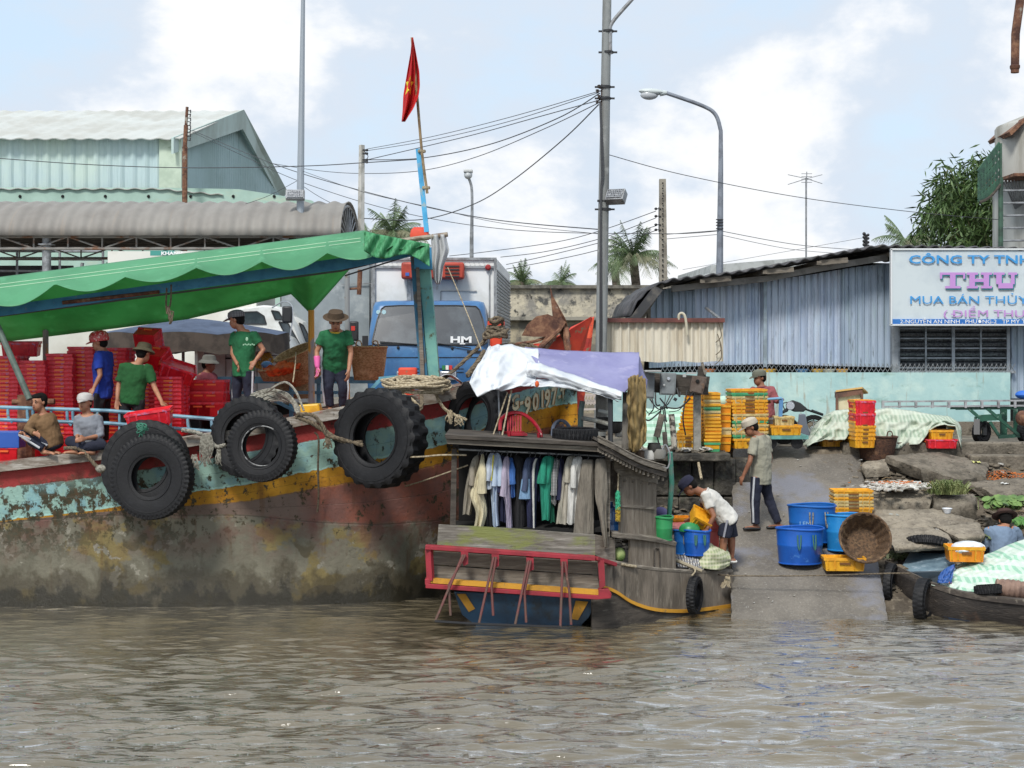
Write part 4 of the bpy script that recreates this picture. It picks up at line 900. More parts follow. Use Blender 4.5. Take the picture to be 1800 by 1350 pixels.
# bamboo clump
bt_=thing('bamboo_tree','dense dark green bamboo clump beside the water tower','tree',(X_(1720,36),36,2));rnd=random.Random(11)
mb=MB();stems=[]
for i in range(26):
 tx,ty=rnd.choice([(1640,385),(1660,372),(1665,335),(1690,345),(1700,330),(1722,300),(1735,290),(1745,310),(1760,350),(1730,380),(1690,400),(1780,300),(1680,305),(1750,275)]);Yt=36+rnd.uniform(-1,1.6)
 e=W(tx+rnd.uniform(-8,8),ty+rnd.uniform(-6,16),Yt);b0=Vector((X_(1735+rnd.uniform(-20,30),36),36+rnd.uniform(-.4,.6),2));mid=b0.lerp(e,.6)+Vector(((b0.x-e.x)*.3,0,.35))
 P=cr([b0,mid,e,e+Vector(((e.x-b0.x)*.12-.1,0,-.18))],6);stems.append(P);mb.tube(P,[.035*(1-.8*k/(len(P)-1))for k in range(len(P))],5)
mb.build('trunk',mat('bamboo_cane',(96,100,62)),bt_)
mb=MB()
def leafs(mb,c,n,sp,l,rnd,droop=.4):
 for i in range(n):
  p=c+Vector((rnd.gauss(0,sp),rnd.gauss(0,sp),rnd.gauss(0,sp)));d=Vector((rnd.uniform(-1,1),rnd.uniform(-1,1),rnd.uniform(-1,.5)-droop)).normalized();s=d.cross(Vector((rnd.random(),rnd.random(),rnd.random()))).normalized()*l*.075
  e=p+d*l*rnd.uniform(.6,1.2);m_=p.lerp(e,.4);mb.add([p,m_+s,e,m_-s],[(0,1,2,3)])
for P in stems:
 for k,p in enumerate(P):
  if p.z<Z_(450,36):continue
  leafs(mb,p,17 if k<len(P)-5 else 16,.24 if k<len(P)-6 else.18,.32,rnd)
mb.build('crown',mat('bamboo_leaf',(80,106,56),[((54,76,38),3,.42,.58),((118,138,76),5,.56,.68)],rough=.55),bt_,smooth=0)
# ================================================================== THE BIG FISHING BOAT
HP=np.array([(-420,830,850,880,950,950,950,20.8),(-80,818,836,866,926,928,928,20.8),(0,813,829,857,916,918,918,20.8),(180,790,808,838,896,900,905,20.8),(330,768,786,812,866,890,905,20.8),(430,752,768,795,853,882,905,20.8),(560,724,742,773,826,858,918,20.82),(660,705,724,755,808,840,922,20.95),(775,688,708,733,785,816,915,21.25),(870,664,682,700,745,780,880,21.65),(905,652,672,690,729,765,860,21.85),(960,628,650,676,717,752,850,22.2),(1012,598,625,668,706,743,845,22.65)],float)
KX=np.linspace(-420,1012,150)
HT=np.stack([np.interp(KX,HP[:,0],HP[:,k])for k in range(1,8)],1)
ker=np.hanning(11);ker/=ker.sum()
for k in range(7):
 pad=np.concatenate([2*HT[0,k]-HT[5:0:-1,k],HT[:,k],2*HT[-1,k]-HT[-2:-7:-1,k]]);HT[:,k]=np.convolve(pad,ker,'valid')
YC=22.75
boat=thing('fishing_boat','big weathered fishing boat with red, turquoise and yellow painted bands on its hull','boat',(X_(400,22),22,0))
def hullmat():
 m=bpy.data.materials.new('hull_paint');m.use_nodes=True;t=m.node_tree;n=t.nodes;l=t.links;p=n['Principled BSDF'];p.inputs['Roughness'].default_value=.62
 uv=n.new('ShaderNodeUVMap');uv.uv_map='UVMap';sp=n.new('ShaderNodeSeparateXYZ');l.new(uv.outputs[0],sp.inputs[0]);tc=n.new('ShaderNodeTexCoord')
 def noise(sc,det=6,st=(1,1,1),rough=.6,off=0,dist=0):
  mp=n.new('ShaderNodeMapping');mp.inputs['Scale'].default_value=st;mp.inputs['Location'].default_value=(off,off*.7,off*1.9);l.new(tc.outputs['Object'],mp.inputs[0])
  q=n.new('ShaderNodeTexNoise');q.inputs['Scale'].default_value=sc;q.inputs['Detail'].default_value=det;q.inputs['Roughness'].default_value=rough;q.inputs['Distortion'].default_value=dist;l.new(mp.outputs[0],q.inputs['Vector']);return q.outputs[0]
 def rng(s,a,b,c=0,d=1):
  r=n.new('ShaderNodeMapRange');r.inputs[1].default_value=a;r.inputs[2].default_value=b;r.inputs[3].default_value=c;r.inputs[4].default_value=d;l.new(s,r.inputs[0]);return r.outputs[0]
 def mth(op,a,b):
  q=n.new('ShaderNodeMath');q.operation=op
  for i,x in enumerate((a,b)):
   if isinstance(x,(int,float)):q.inputs[i].default_value=x
   else:l.new(x,q.inputs[i])
  return q.outputs[0]
 def mix(f,a,b):
  x=n.new('ShaderNodeMix');x.data_type='RGBA'
  if isinstance(f,(int,float)):x.inputs[0].default_value=f
  else:l.new(f,x.inputs[0])
  for i,c in((6,a),(7,b)):
   if isinstance(c,tuple):x.inputs[i].default_value=(*lin(c),1)
   else:l.new(c,x.inputs[i])
  return x.outputs[2]
 V=sp.outputs['Y'];U=sp.outputs['X']
 j=rng(noise(9,5,off=3),.3,.7,-.05,.05);v=mth('ADD',V,j)
 def band(edge,soft=.02):return rng(v,edge-soft,edge+soft)
# right part of the hull keeps more paint
 right=rng(U,.40,.60);right2=rng(U,.46,.54)
 cyan=mix(rng(noise(3,4,off=1),.45,.6),(156,192,180),(140,184,190))
 c=mix(band(1,.03),(160,148,138),(158,56,54));c=mix(band(2,.02),c,cyan)
 c=mix(rng(v,2.93,2.95),c,(176,220,210));c=mix(rng(v,3.0,3.02),c,mix(rng(noise(4,4,off=8),.4,.6),(194,142,36),(176,122,28)))
 dred=mix(rng(noise(2.5,5,off=5),.42,.6),(142,86,70),(120,82,74))
 dred=mix(rng(U,.655,.69),(116,98,88),dred)
 c=mix(band(4,.05),c,dred)
 fr=n.new('ShaderNodeMath');fr.operation='FRACT';l.new(mth('MULTIPLY',V,2.0),fr.inputs[0]);seam=mth('MULTIPLY',rng(fr.outputs[0],.045,.02),mth('MULTIPLY',rng(V,1.9,2.0),rng(V,5.2,5.1)))
 low=mix(rng(noise(.8,6,off=9),.38,.62),(128,124,108),(104,102,88));low=mix(rng(noise(1.5,7,off=12),.53,.57),low,(134,120,78))
 low=mix(rng(noise(1.9,8,off=15,dist=.3),.585,.60),low,(92,87,70));low=mix(rng(noise(3.2,8,off=31),.62,.63),low,(152,148,134))
 c=mix(mth('ADD',rng(v,4.95,5.05),0),c,low)
# reddish remains high on the lower hull
 c=mix(mth('MULTIPLY',mth('MULTIPLY',rng(v,5.55,5.0),rng(v,4.9,5.0)),rng(noise(2,6,off=17),.46,.58,0,.75)),c,(112,66,60))
# moss and peeled paint: strong at left, weak at right
 pe=noise(7.5,9,(1,1,.8),.72,20);big=noise(.9,3,off=22)
 thr=mth('ADD',mth('MULTIPLY',mth('SUBTRACT',1.0,right),.10),mth('MULTIPLY',big,.22))
 peel=mth('MULTIPLY',rng(mth('ADD',pe,thr),.69,.73),mth('MULTIPLY',rng(v,1.5,2.4,.12,1),rng(v,5.6,5.0)))
 c=mix(peel,c,mix(rng(noise(16,3,off=2),.45,.55),(52,52,34),(72,60,40)))
 peel2=mth('MULTIPLY',rng(mth('ADD',noise(11,9,off=40,rough=.75),mth('MULTIPLY',big,.12)),.67,.70),rng(v,4.9,5.2,1,.0));c=mix(peel2,c,(66,58,48))
# vertical rust and dirt runs
 run=mth('MULTIPLY',rng(noise(2.2,4,(4,4,.16),.5,33),.60,.74),rng(v,1.8,2.3,0,.55));c=mix(run,c,(92,62,34))
 c=mix(rng(noise(1.3,5,(3,3,.3),.6,37),.5,.75,0,.3),c,(70,66,54))
# fresh plaster patches lower down
 pt=n.new('ShaderNodeTexVoronoi');pt.inputs['Scale'].default_value=.95;mp=n.new('ShaderNodeMapping');mp.inputs['Location'].default_value=(.6,0,.37);l.new(tc.outputs['Object'],mp.inputs[0])
 ad=n.new('ShaderNodeVectorMath');ad.operation='ADD';l.new(mp.outputs[0],ad.inputs[0]);sc_=n.new('ShaderNodeVectorMath');sc_.operation='SCALE';sc_.inputs['Scale'].default_value=.5
 nn=n.new('ShaderNodeTexNoise');nn.inputs['Scale'].default_value=2.2;nn.inputs['Detail'].default_value=5;l.new(tc.outputs['Object'],nn.inputs['Vector']);l.new(nn.outputs['Color'],sc_.inputs[0]);l.new(sc_.outputs[0],ad.inputs[1]);l.new(ad.outputs[0],pt.inputs['Vector'])
 c=mix(mth('MULTIPLY',mth('MULTIPLY',rng(pt.outputs['Distance'],.235,.225),rng(v,5.2,5.3)),.8),c,(84,76,56))
 c=mix(mth('MULTIPLY',seam,.38),c,(54,48,38))
# wet tide line, with a slightly ragged top
 wl=mth('ADD',v,rng(noise(3.2,6,(1,1,.5),.6,44),.3,.7,-.22,.22))
 c=mix(rng(wl,5.52,5.68,0,.75),c,(62,54,38));c=mix(rng(wl,5.80,5.9,0,.8),c,(34,32,24))
 l.new(c,p.inputs['Base Color']);l.new(rng(wl,5.5,5.8,.7,.28),p.inputs['Roughness'])
 b=n.new('ShaderNodeBump');b.inputs['Distance'].default_value=.014;b.inputs['Strength'].default_value=.8;l.new(mth('ADD',noise(14,8,off=50),mth('ADD',mth('MULTIPLY',peel,-.3),mth('MULTIPLY',seam,-.5))),b.inputs['Height']);l.new(b.outputs[0],p.inputs['Normal'])
 return m
rows_v=[0,1,2,3,4,5,5.35,5.7,6,6.4]
vs=[];uvs=[];nr=len(rows_v);ncol=len(KX)
def hull_pt(i,r):
 ys=HT[i,:6];Y=HT[i,6];bow=max(0,(KX[i]-700)/312)
 if r<=5:
  py=ys[r]if r<6 else 0;t=(py-ys[0])/260;Yq=Y+.30*t+bow*.55*t;p=W(KX[i],py,Yq)
 else:
  top=hull_pt(i,5);z={6:top.z*.62,7:top.z*.3,8:-.02,9:-.7}[r];f=1-(z/top.z);Yq=top.y+.10*f+bow*.9*f**1.2
  p=Vector((X_(KX[i],top.y),Yq,z));p.x-=bow**2*f*1.1
 if r>=1:p.y+=.03
 if 1<=r<=2:p.y-=.025
 return p
mb=MB()
for i in range(ncol):
 for r in range(nr):vs.append(hull_pt(i,r));uvs.append((i/(ncol-1),rows_v[r]))
near=list(vs)
def far_pt(p,i):
 q=Vector(p);q.y=2*YC-p.y;return q
for i in range(ncol):
 for r in range(nr):vs.append(far_pt(near[i*nr+r],i));uvs.append((i/(ncol-1),rows_v[r]))
fs=[]
for s in(0,1):
 o_=s*ncol*nr
 for i in range(ncol-1):
  for r in range(nr-1):fs.append((o_+i*nr+r,o_+(i+1)*nr+r,o_+(i+1)*nr+r+1,o_+i*nr+r+1))
for r in range(nr-1):
 a=(ncol-1)*nr+r;fs.append((a,a+ncol*nr,a+ncol*nr+1,a+1));fs.append((r,r+1,ncol*nr+r+1,ncol*nr+r))
mb.add(vs,fs);hull=mb.build('hull',hullmat(),boat,smooth=30)
me=hull.data;ul=me.uv_layers.new(name='UVMap')
for lp in me.loops:ul.data[lp.index].uv=uvs[lp.vertex_index]
# wooden rail cap, pale paint worn off
M_CAP=mat('rail_cap_wood',(150,142,132),[((112,100,88),5,.42,.6,(.3,1,3)),((176,170,162),8,.5,.66,(.4,1,3)),((150,66,58),3,.58,.66),((72,64,54),14,.62,.7)],rough=.8,bump=(22,.008))
mb=MB();secs=[];secs2=[]
for i in range(ncol):
 p=near[i*nr];q=Vector((p.x,p.y-.03,Z_(HT[i,1],p.y)));bow=max(0,(KX[i]-700)/312)
 for S,f in((secs,1),(secs2,-1)):
  R4=[Vector((p.x,p.y-.06,q.z)),Vector((p.x,p.y-.06,p.z)),Vector((p.x,p.y+.12,p.z+.012)),Vector((p.x,p.y+.12,q.z))]
  S.append(R4 if f>0 else[Vector((v_.x,2*YC-v_.y,v_.z))for v_ in R4])
mb.loft(secs);mb.build('rail_cap',M_CAP,boat,smooth=30)
mb=MB().loft(secs2);mb.build('rail_cap',M_CAP,boat,smooth=30)
M_ORDECK=mat('orange_red_paint',(196,72,44),[((168,56,38),2,.45,.6),((120,104,88),6,.62,.68),((212,92,60),5,.55,.7)],rough=.6)
mb=MB()
mb.grid(lambda u,v:(lambda i,k:Vector((near[i*nr].x,near[i*nr].y+.1+(2*YC-2*near[i*nr].y-.2)*v,near[i*nr].z-.16+.05*math.sin(math.pi*v))))(min(int(round(u*(ncol-1))),ncol-1),v),ncol-1,6)
mb.build('deck',M_ORDECK,boat,smooth=30)
def deckz(px,Y=21.4):return Z_(np.interp(px,KX,HT[:,0]),np.interp(px,KX,HT[:,6]))-.14
# registration boards painted on the bow
def hull_on(px,py,out_=.012):
 i=int(np.clip(np.searchsorted(KX,px),1,ncol-1));t=(px-KX[i-1])/(KX[i]-KX[i-1]);h=HT[i-1]*(1-t)+HT[i]*t
 bow=max(0,(px-700)/312);tt=(py-h[0])/260;return W(px,py,h[6]+.30*tt+bow*.55*tt+.03-out_)
M_NUM=mat('number_cream',(214,206,176),[((150,150,130),12,.6,.7)])
M_NUMS=mat('number_brown',(150,96,40))
nb=[('T',872,722,34),('G',898,724,34),('-',914,717,30),('9',922,729,38),('0',936,723,38),('1',948,718,38),('9',957,716,38),('7',969,712,38),('-',981,706,30),('T',985,708,32),('S',995,704,32)]
for ch,px,py,hp in nb:
 for k,(dx,mm)in enumerate(((1.6,M_NUMS),(0,M_NUM))):
  q=hull_on(px+dx,py,.03+.008*k);q2=hull_on(px+12+dx,py-5.5,.03+.008*k);q3=hull_on(px+dx,py-hp*.8,.03+.008*k);ux=(q2-q).normalized();uy=(q3-q).normalized();rot=Matrix((ux,uy,ux.cross(uy))).transposed().to_4x4()
  text(ch,(q3-q).length,q,mm,boat,name='registration',xs=.66,bold=.01,rot=rot)
# red stem post and prow
mb=MB();st_pts=[W(1013,700,22.66),W(1018,760,22.75)]
mb.prism([W(1045,556,22.75),W(1003,575,22.72),W(985,618,22.7),W(992,636,22.7),W(1014,690,22.7),W(1004,760,22.7),W(1000,830,22.7),W(1014,830,22.74),W(1022,740,22.75),W(1036,640,22.75)],(0,.14,0));mb.build('stem_post',mat('stem_red',(190,54,44),[((150,46,38),3,.45,.6),((140,116,90),5,.58,.62),((226,92,60),2,.56,.6)],rough=.6,bump=(12,.01)),boat,smooth=0,bevel=.015)
M_PROW=mat('prow_orange',(214,74,46),[((190,56,40),2,.45,.6),((140,110,84),6,.62,.66)],rough=.6)
mb=MB();mb.prism([W(1040,556,22.35),W(1004,576,22.2),W(965,602,22.0),W(935,628,21.9),W(930,655,21.95),W(1010,640,22.4),W(1028,610,22.5)],(0,.05,0));mb.prism([W(1040,556,22.7),W(1004,576,22.9),W(965,600,23.1),W(900,640,23.4),W(900,670,23.4),W(1028,620,22.9)],(0,.05,0));mb.build('prow_bulwark',M_PROW,boat,smooth=0)
mb=MB().prism([W(908,612,22.2),W(940,604,22.3),W(1000,600,22.6),W(1000,628,22.4),W(905,640,22.0)],(0,.3,0));mb.build('prow_deck',M_PROW,boat,smooth=0,bevel=.02)
for(px,py,s,Y)in((872,572,.26,22.6),(717,656,.27,21.75),(850,664,.2,22.2),(738,409,.25,22.05)):
 if py==409:continue
 MB().box(W(px,py,Y),(s,s*.8,s*.62)).box(W(px,py+22,Y),(s*.7,s*.6,.35)).build('bollard',M_PROW,boat,bevel=.03)
# mast post: blue and turquoise timbers, orange cap, sloping boom
M_MAST=mat('mast_turquoise',(116,172,160),[((92,150,150),2,.45,.6),((150,132,84),3.4,.56,.64,(1,1,.3)),((86,90,66),7,.6,.68)],rough=.7)
M_MBLUE=mat('mast_blue',(72,150,190),[((52,124,168),3,.45,.6),((120,150,160),8,.62,.7)],rough=.6)
YM=21.95
mp2=MB().prism([W(727,452,YM),W(754,448,YM),W(773,668,YM),W(752,672,YM),W(744,560,YM),W(736,480,YM)],(0,.26,0));mp2.build('mast_post',M_MAST,boat,smooth=0,bevel=.01)
MB().prism([W(721,448,YM-.05),W(733,448,YM-.05),W(752,668,YM-.05),W(738,668,YM-.05)],(0,.2,0)).build('mast_post',mat('mast_deep_blue',(50,108,138),[((90,90,84),4,.52,.62)],rough=.7),boat,smooth=0)
MB().prism([W(731,470,YM-.09),W(737,470,YM-.09),W(746,660,YM-.09),W(739,660,YM-.09)],(0,.05,0)).build('batten',M_WOODG,boat,smooth=0)
MB().box(W(745,455,YM+.1),(.27,.32,.32)).build('mast_head',M_MBLUE,boat,smooth=0)
mb=MB();mb.loft([rrect(X_(737,YM),YM+.1,a,a,.04,z,n=2)for z,a in((Z_(420,YM),.27),(Z_(412,YM),.28),(Z_(404,YM),.25),(Z_(399,YM),.17))]);mb.build('mast_cap',M_PROW,boat,smooth=30)
MB().bar(W(735,262,YM),W(750,408,YM),.075,.07).build('flag_mast',mat('flag_mast_blue',(84,172,218),[((150,176,186),6,.58,.66),((60,150,200),3,.45,.6)],rough=.6),boat,smooth=0)
MB().tube(cr([W(724,66,YM-.08),W(730,130,YM-.08),W(741,262,YM-.06),W(751,340,YM-.05)],5),.021,7).build('flag_staff',mat('bamboo_staff',(150,128,96),[((112,92,66),10,.45,.6)]),boat)
for py in(266,330):MB().lathe(W(741+(py-266)*.12,py,YM-.02),[(.06,-.02),(.065,0),(.06,.02)],8).build('lashing',M_ROPE,boat)
MB().tube([W(640,432,21.5),W(700,424,21.5),W(787,412,21.45)],.035,8).build('cross_spar',mat('spar',(110,92,76),[((150,140,124),5,.5,.6)]),boat)
# flag
fl=MB();flag_pts=[(0,66,724,726),(.2,92,722,731),(.45,126,716,737),(.62,150,712,738),(.72,168,709,736),(.85,190,708,727),(1,214,706,712)]
def flagp(u,v):
 py=np.interp(v,[a[0]for a in flag_pts],[a[1]for a in flag_pts]);l_=np.interp(v,[a[0]for a in flag_pts],[a[2]for a in flag_pts]);r_=np.interp(v,[a[0]for a in flag_pts],[a[3]for a in flag_pts])
 return W(l_+(r_-l_)*u,py+(1-u)*0,YM-.1+.10*math.sin(u*9+v*3)*v+.05*math.sin(u*17))
fl.grid(flagp,26,30);fm_=mat('flag_red',(222,48,50),[((200,36,42),3,.42,.6)],rough=.8,trans=.3)
fo=fl.build('flag',fm_,sol=.004,smooth=180);tag(fo,'limp red flag with a yellow star hanging from the bamboo staff','flag')
mb=MB();ctr=(.30,.62);pr=[]
for i in range(10):
 r_=(.34 if i%2==0 else.15);a=math.pi/2+i*math.pi/5;q=flagp(ctr[0]+r_*.95*math.cos(a)*.9,ctr[1]-r_*.36*math.sin(a));q.y-=.03;pr.append(q)
mb.prism(pr,(0,.008,0));o=mb.build('star',mat('star_yellow',(232,200,50),rough=.8),smooth=0);o.parent=fo;o.location=Vector(o.location)-Vector(fo.location)
# cloth hanging on the spar
mb=MB()
cl=[(412,757,783),(440,759,790),(470,760,779),(492,763,776),(500,768,772)]
def clp(u,v):
 py=412+88*v;l_=np.interp(py,[a[0]for a in cl],[a[1]for a in cl]);r_=np.interp(py,[a[0]for a in cl],[a[2]for a in cl]);return W(l_+(r_-l_)*u,py,21.42+.05*math.sin(u*14+v*2))
mb.grid(clp,24,20);tag(mb.build('striped_cloth',stripes('cloth_stripe',(206,208,208),(150,152,156),22,'Z'),sol=.004,smooth=180),'grey and white striped cloth hanging from the spar by the mast','cloth')
o=MB().tube(cr([W(787,470,21.5),W(800,500,21.3),W(825,560,20.9),W(846,615,20.4)],6),.008,5).build('mast_line',M_ROPE);tag(o,'thin white cord from the mast spar down to the white tarpaulin','cord')
# green tarpaulin over the boom
M_TARP=mat('tarp_green',(88,160,116),[((76,144,102),.7,.42,.62),((100,170,128),3,.58,.72)],rough=.6,trans=.25)
tp_=thing('green_tarpaulin','long green tarpaulin with scalloped edge draped over the boat boom','tarpaulin',W(330,520,21.8))
def rid(px):return np.interp(px,[-200,0,640,700,755],[512,487,405,424,437])
def sca(px):
 base=np.interp(px,[-200,0,97,220,345,460,575,690,700],[545,528,499,487,471,460,445,432,432]);nodes=[-130,-20,97,220,345,460,575,690,740]
 for a,b in zip(nodes,nodes[1:]):
  if a<=px<=b:base+=math.sin(math.pi*(px-a)/(b-a))*((15+(a*7%9))if b<600 else(18 if a<600 else 7))
 return base
def fro(u,v):
 px=-200+950*u;y0,y1=rid(px),sca(px);f=v**1.0;sag=.05*math.sin(math.pi*v);return W(px,y0+(y1-y0)*f,22.2-1.1*f-sag+.015*math.sin(px*.09+v*5)*v)
mb=MB().grid(fro,190,14);mb.build('front_slope',M_TARP,tp_,sol=.006,smooth=180)
def bak(u,v):
 px=-200+846*u;y0=rid(px);y1=np.interp(px,[-200,0,220,330,440,512,545,560,612,646],[615,602,575,561,535,517,551,535,476,440])
 Yb=22.2+1.5*v;yr=610-(610-y0)*1.0
 return W(px,y0+(y1-y0)*v-.0,Yb+.03*math.sin(px*.05+v*4)*v)
mb=MB().grid(bak,170,14);mb.build('back_slope',mat('tarp_green_back',(112,178,126),[((98,162,112),1.2,.42,.6),((122,186,136),3,.56,.7)],rough=.65,trans=.7),tp_,sol=.006,smooth=180)
mb=MB()
for k in(13,19):
 mb.tube([fro(i/90,k/(sca(-200+950*i/90)-rid(-200+950*i/90)))+Vector((0,-.012,0))for i in range(4,80)],.007,5)
mb.build('seam_cord',mat('seam_pale',(176,206,176)),tp_)
# crumpled end of the tarpaulin near the mast
mb=MB().grid(lambda u,v:W(640+115*u,407+22*u+(34+8*math.sin(u*7))*v,21.15+.06*math.sin(u*30+v*5)-.1*v),40,10)
mb.build('gathered_end',mat('tarp_green_gather',(86,166,116),[((54,126,80),9,.45,.6,(3,1,1))],rough=.65,trans=.25),tp_,sol=.006,smooth=180)
# blue boom
mb=MB();yb=lambda px:np.interp(px,[-200,0,100,330,600,700,735],[572,546,532,500,462,443,440]);PP=[(-200,0),(0,0),(330,0),(600,0),(722,0)]
mb.loft([[W(px,yb(px)-hh,21.7),W(px,yb(px)+hh2,21.7),W(px,yb(px)+hh2,21.95),W(px,yb(px)-hh,21.95)]for px,hh,hh2 in((-200,9,12),(0,8,10),(330,8,9),(600,9,12),(725,8,10))])
mb.build('boom',M_MBLUE,boat,smooth=0)
mb=MB().tube([W(110,532,21.66),W(280,513,21.66)],.028,6);mb.build('boom_spar',M_RUST,boat)
mb=MB().tube([W(-200,582,21.75),W(330,512,21.75),W(600,476,21.75),W(700,452,21.75)],.014,6);mb.build('boom_cable',M_BLACK,boat)
MB().tube([W(-10,560,21.5),W(52,702,21.2)],.045,10).build('strut',mat('strut_greygreen',(96,112,104),[((70,80,74),4,.45,.6)]),boat)
mb=MB().tube([W(606,485,21.72),W(660,468,21.72),W(728,447,21.9)],.012,5);mb.build('stay_line',M_BLACK,boat)
mb=MB();rnd=random.Random(2)
mb.tube(cr([W(301,500,21.4),W(300,530,21.4),W(296,548,21.4),W(302,556,21.4)],4),.014,5);mb.tube(cr([W(293,506,21.4),W(292,535,21.4),W(294,552,21.4)],4),.014,5)
for i in range(9):mb.tube(cr([W(292+rnd.uniform(0,6),540+rnd.uniform(-4,10),21.38),W(299+rnd.uniform(-4,6),550+rnd.uniform(-4,10),21.35),W(298+rnd.uniform(-4,4),562+rnd.uniform(-4,10),21.38)],3),.012,5)
tag(mb.build('rope_knot',M_ROPED),'knotted brown rope dangling under the green tarpaulin','rope')
# pipes: two-bar pale blue railing behind the sitting men
M_RAILB=mat('rail_pale_blue',(120,164,184),[((90,130,150),4,.45,.6),((140,120,96),9,.62,.68)],rough=.55)
mb=MB()
for dy in(0,22):mb.tube([W(-60,714+dy,21.55),W(190,722+dy,21.55),W(392,738+dy,21.55)],.028,8)
for px in(14,48,58,118,128,172,238,330,372):mb.tube(cr([W(px,716+px*.05,21.55),W(px+1,734+px*.05,21.55),W(px+8,742+px*.05,21.55)],3),.022,7)
for px in(-40,90,210,300,385):mb.tube([W(px,722,21.56),Vector((X_(px,21.56),21.56,deckz(px)))],.02,6)
mb.build('railing',M_RAILB,boat)
# capstan head behind boy
mb=MB().tube([W(22,707,21.9),W(96,706,21.9)],.045,10);mb.build('windlass_bar',M_RUST,boat)
MB().tube([Vector((X_(46,21.95),21.95,deckz(46))),W(46,694,21.95)],.13,10).build('windlass_post',M_RUST,boat)
# blue timber frame across the deck, far side
Yf=24.0
mb=MB().bar(W(383,668,Yf),W(660,668,Yf),.06,.11).bar(W(383,690,Yf),W(610,690,Yf),.05,.05)
for px in(386,412,512,560,600):mb.bar(W(px,668,Yf+.02),Vector((X_(px,Yf+.02),Yf+.02,2.1)),.12 if px<420 else.06,.06)
mb.bar(W(455,690,Yf-.02),W(530,728,Yf-.05),.05,.05)
mb.build('deck_frame',mat('frame_blue',(96,160,190),[((70,128,160),3,.45,.6)],rough=.6),boat,smooth=0)
mb=MB().bar(W(622,716,22.2),W(668,668,22.2),.04,.05).bar(W(666,666,22.2),W(730,660,22.2),.05,.06).bar(W(650,690,22.3),W(650,735,22.3),.06,.06);mb.build('side_brace',mat('brace_blue',(104,170,190),[((80,140,160),3,.45,.6)],rough=.6),boat,smooth=0)
# worn yellow pipes standing on the deck
for px,y0,y1,Y,lb in((547,545,730,22.9,0),(610,478,700,24.3,0),(80,560,720,23.6,0)):
 MB().tube([W(px,y0,Y),Vector((X_(px+1,Y),Y,2.1))],.048 if px!=610 else.042,10).build('canopy_pipe',mat('pipe_yellow_%d'%px,(196,148,52),[((140,146,148),3,.44,.5,(1,1,.4)),((120,96,60),6,.6,.7)],rough=.6),boat)
MB().tube([W(633,474,24.4),W(632,498,24.4)],.04,8).tube([W(632,498,24.4),W(631,518,24.4)],.038,8).tube([W(612,508,24.35),W(632,507,24.4)],.018,6).build('pipe_clamp',M_RUST,boat)
# anchor on the bow: rusty stock with flukes
anc=thing('anchor','big rusty ship anchor with broad flukes lying on the bow','anchor',W(975,630,22.1))
Ya=22.0
MB().prism([W(967,502,Ya),W(972,520,Ya),W(994,560,Ya-.05),W(1004,592,Ya),W(990,600,Ya),W(972,560,Ya),W(969,530,Ya)],(0,.09,0)).build('fluke',M_RUST,anc,smooth=0,bevel=.01)
mb=MB();mb.loft([[W(917+a,590-b,Ya-.12+c)for a,b in((0,0),(10,20),(26,34),(46,38),(64,30),(70,14),(56,8),(40,-2),(22,-2))]for c in(0,.05)]);mb.build('fluke',M_RUST,anc,smooth=0)
MB().prism([W(990,570,Ya-.05),W(1000,576,Ya-.05),W(1006,640,Ya-.3),W(1022,668,Ya-.4),W(1018,672,Ya-.4),W(1000,655,Ya-.3),W(990,600,Ya-.1)],(0,.08,0)).build('fluke',M_RUST,anc,smooth=0,bevel=.01)
mb=MB();mb.loft([[W(x-s,y-s*.6,Y),W(x+s*.4,y+s,Y),W(x+s*.4,y+s,Y+.14),W(x-s,y-s*.6,Y+.14)]for x,y,s,Y in((992,560,7,Ya-.1),(972,590,8,Ya-.15),(940,632,8,Ya-.3),(925,652,6,Ya-.35))]);mb.build('shank',M_RUST,anc,smooth=0)
mb=MB().tube([W(920,640,Ya-.3),W(985,578,Ya-.2)],.03,6).tube([W(905,605,Ya-.1),W(940,600,Ya-.1),W(975,588,Ya)],.022,6);mb.build('stock',M_RUST,anc)
mb=MB()
for i in range(10):mb.tube(cr([W(862+i*5,612+(i%3)*5,21.9+.05*i),W(900+i*4,604+(i%4)*5,21.9),W(945,610+i*2,21.9)],4),.02,6)
tag(mb.build('mooring_rope',M_ROPED),'brown rope stretched beneath the rusty anchor','rope','mooring ropes on the fishing boat')
# ropes on the boat 
def coil(cx,cy,Y,rx,ry,n,r,h,seed,m,label,flat=.55,tilt=0,name='rope_coil'):
 rnd=random.Random(seed);mb=MB();c=W(cx,cy,Y)
 for k in range(n):
  a0=rnd.uniform(0,6.28);q=rnd.uniform(.45,1);P=[];oz=h*rnd.random();ox,oy=rnd.uniform(-.1,.1)*rx,rnd.uniform(-.1,.1)*rx
  for i in range(15):
   a=a0+i/14*rnd.uniform(5.2,6.2);P.append(c+Vector((ox+rx*q*math.cos(a),oy+rx*flat*q*math.sin(a),oz+ry*q*math.sin(a+tilt)+.02*math.sin(3*a+k))))
  mb.tube(cr(P,2),r,6)
 return tag(mb.build(name,m),label,'rope','mooring ropes on the fishing boat')
coil(735,684,20.95,.50,.06,16,.022,.13,1,M_ROPE,'thick coil of pale rope heaped on the rail by the mast',.6)
coil(872,592,21.9,.18,.03,12,.024,.26,2,M_ROPED,'old brown rope wound round the bow bollard',.9)
rnd=random.Random(5)
mb=MB()
for k in range(40):
 o_=k/40;mb.tube(cr([W(440+10*o_,695+22*o_+rnd.uniform(-4,4),21.3-.3*o_),W(472+12*o_,684+18*o_+rnd.uniform(-3,3),21.3),W(505+12*o_,695+14*o_+rnd.uniform(-4,4),21.2),W(524+rnd.uniform(-5,4),716+14*o_,21.2-.2*o_)],4),.013,5)
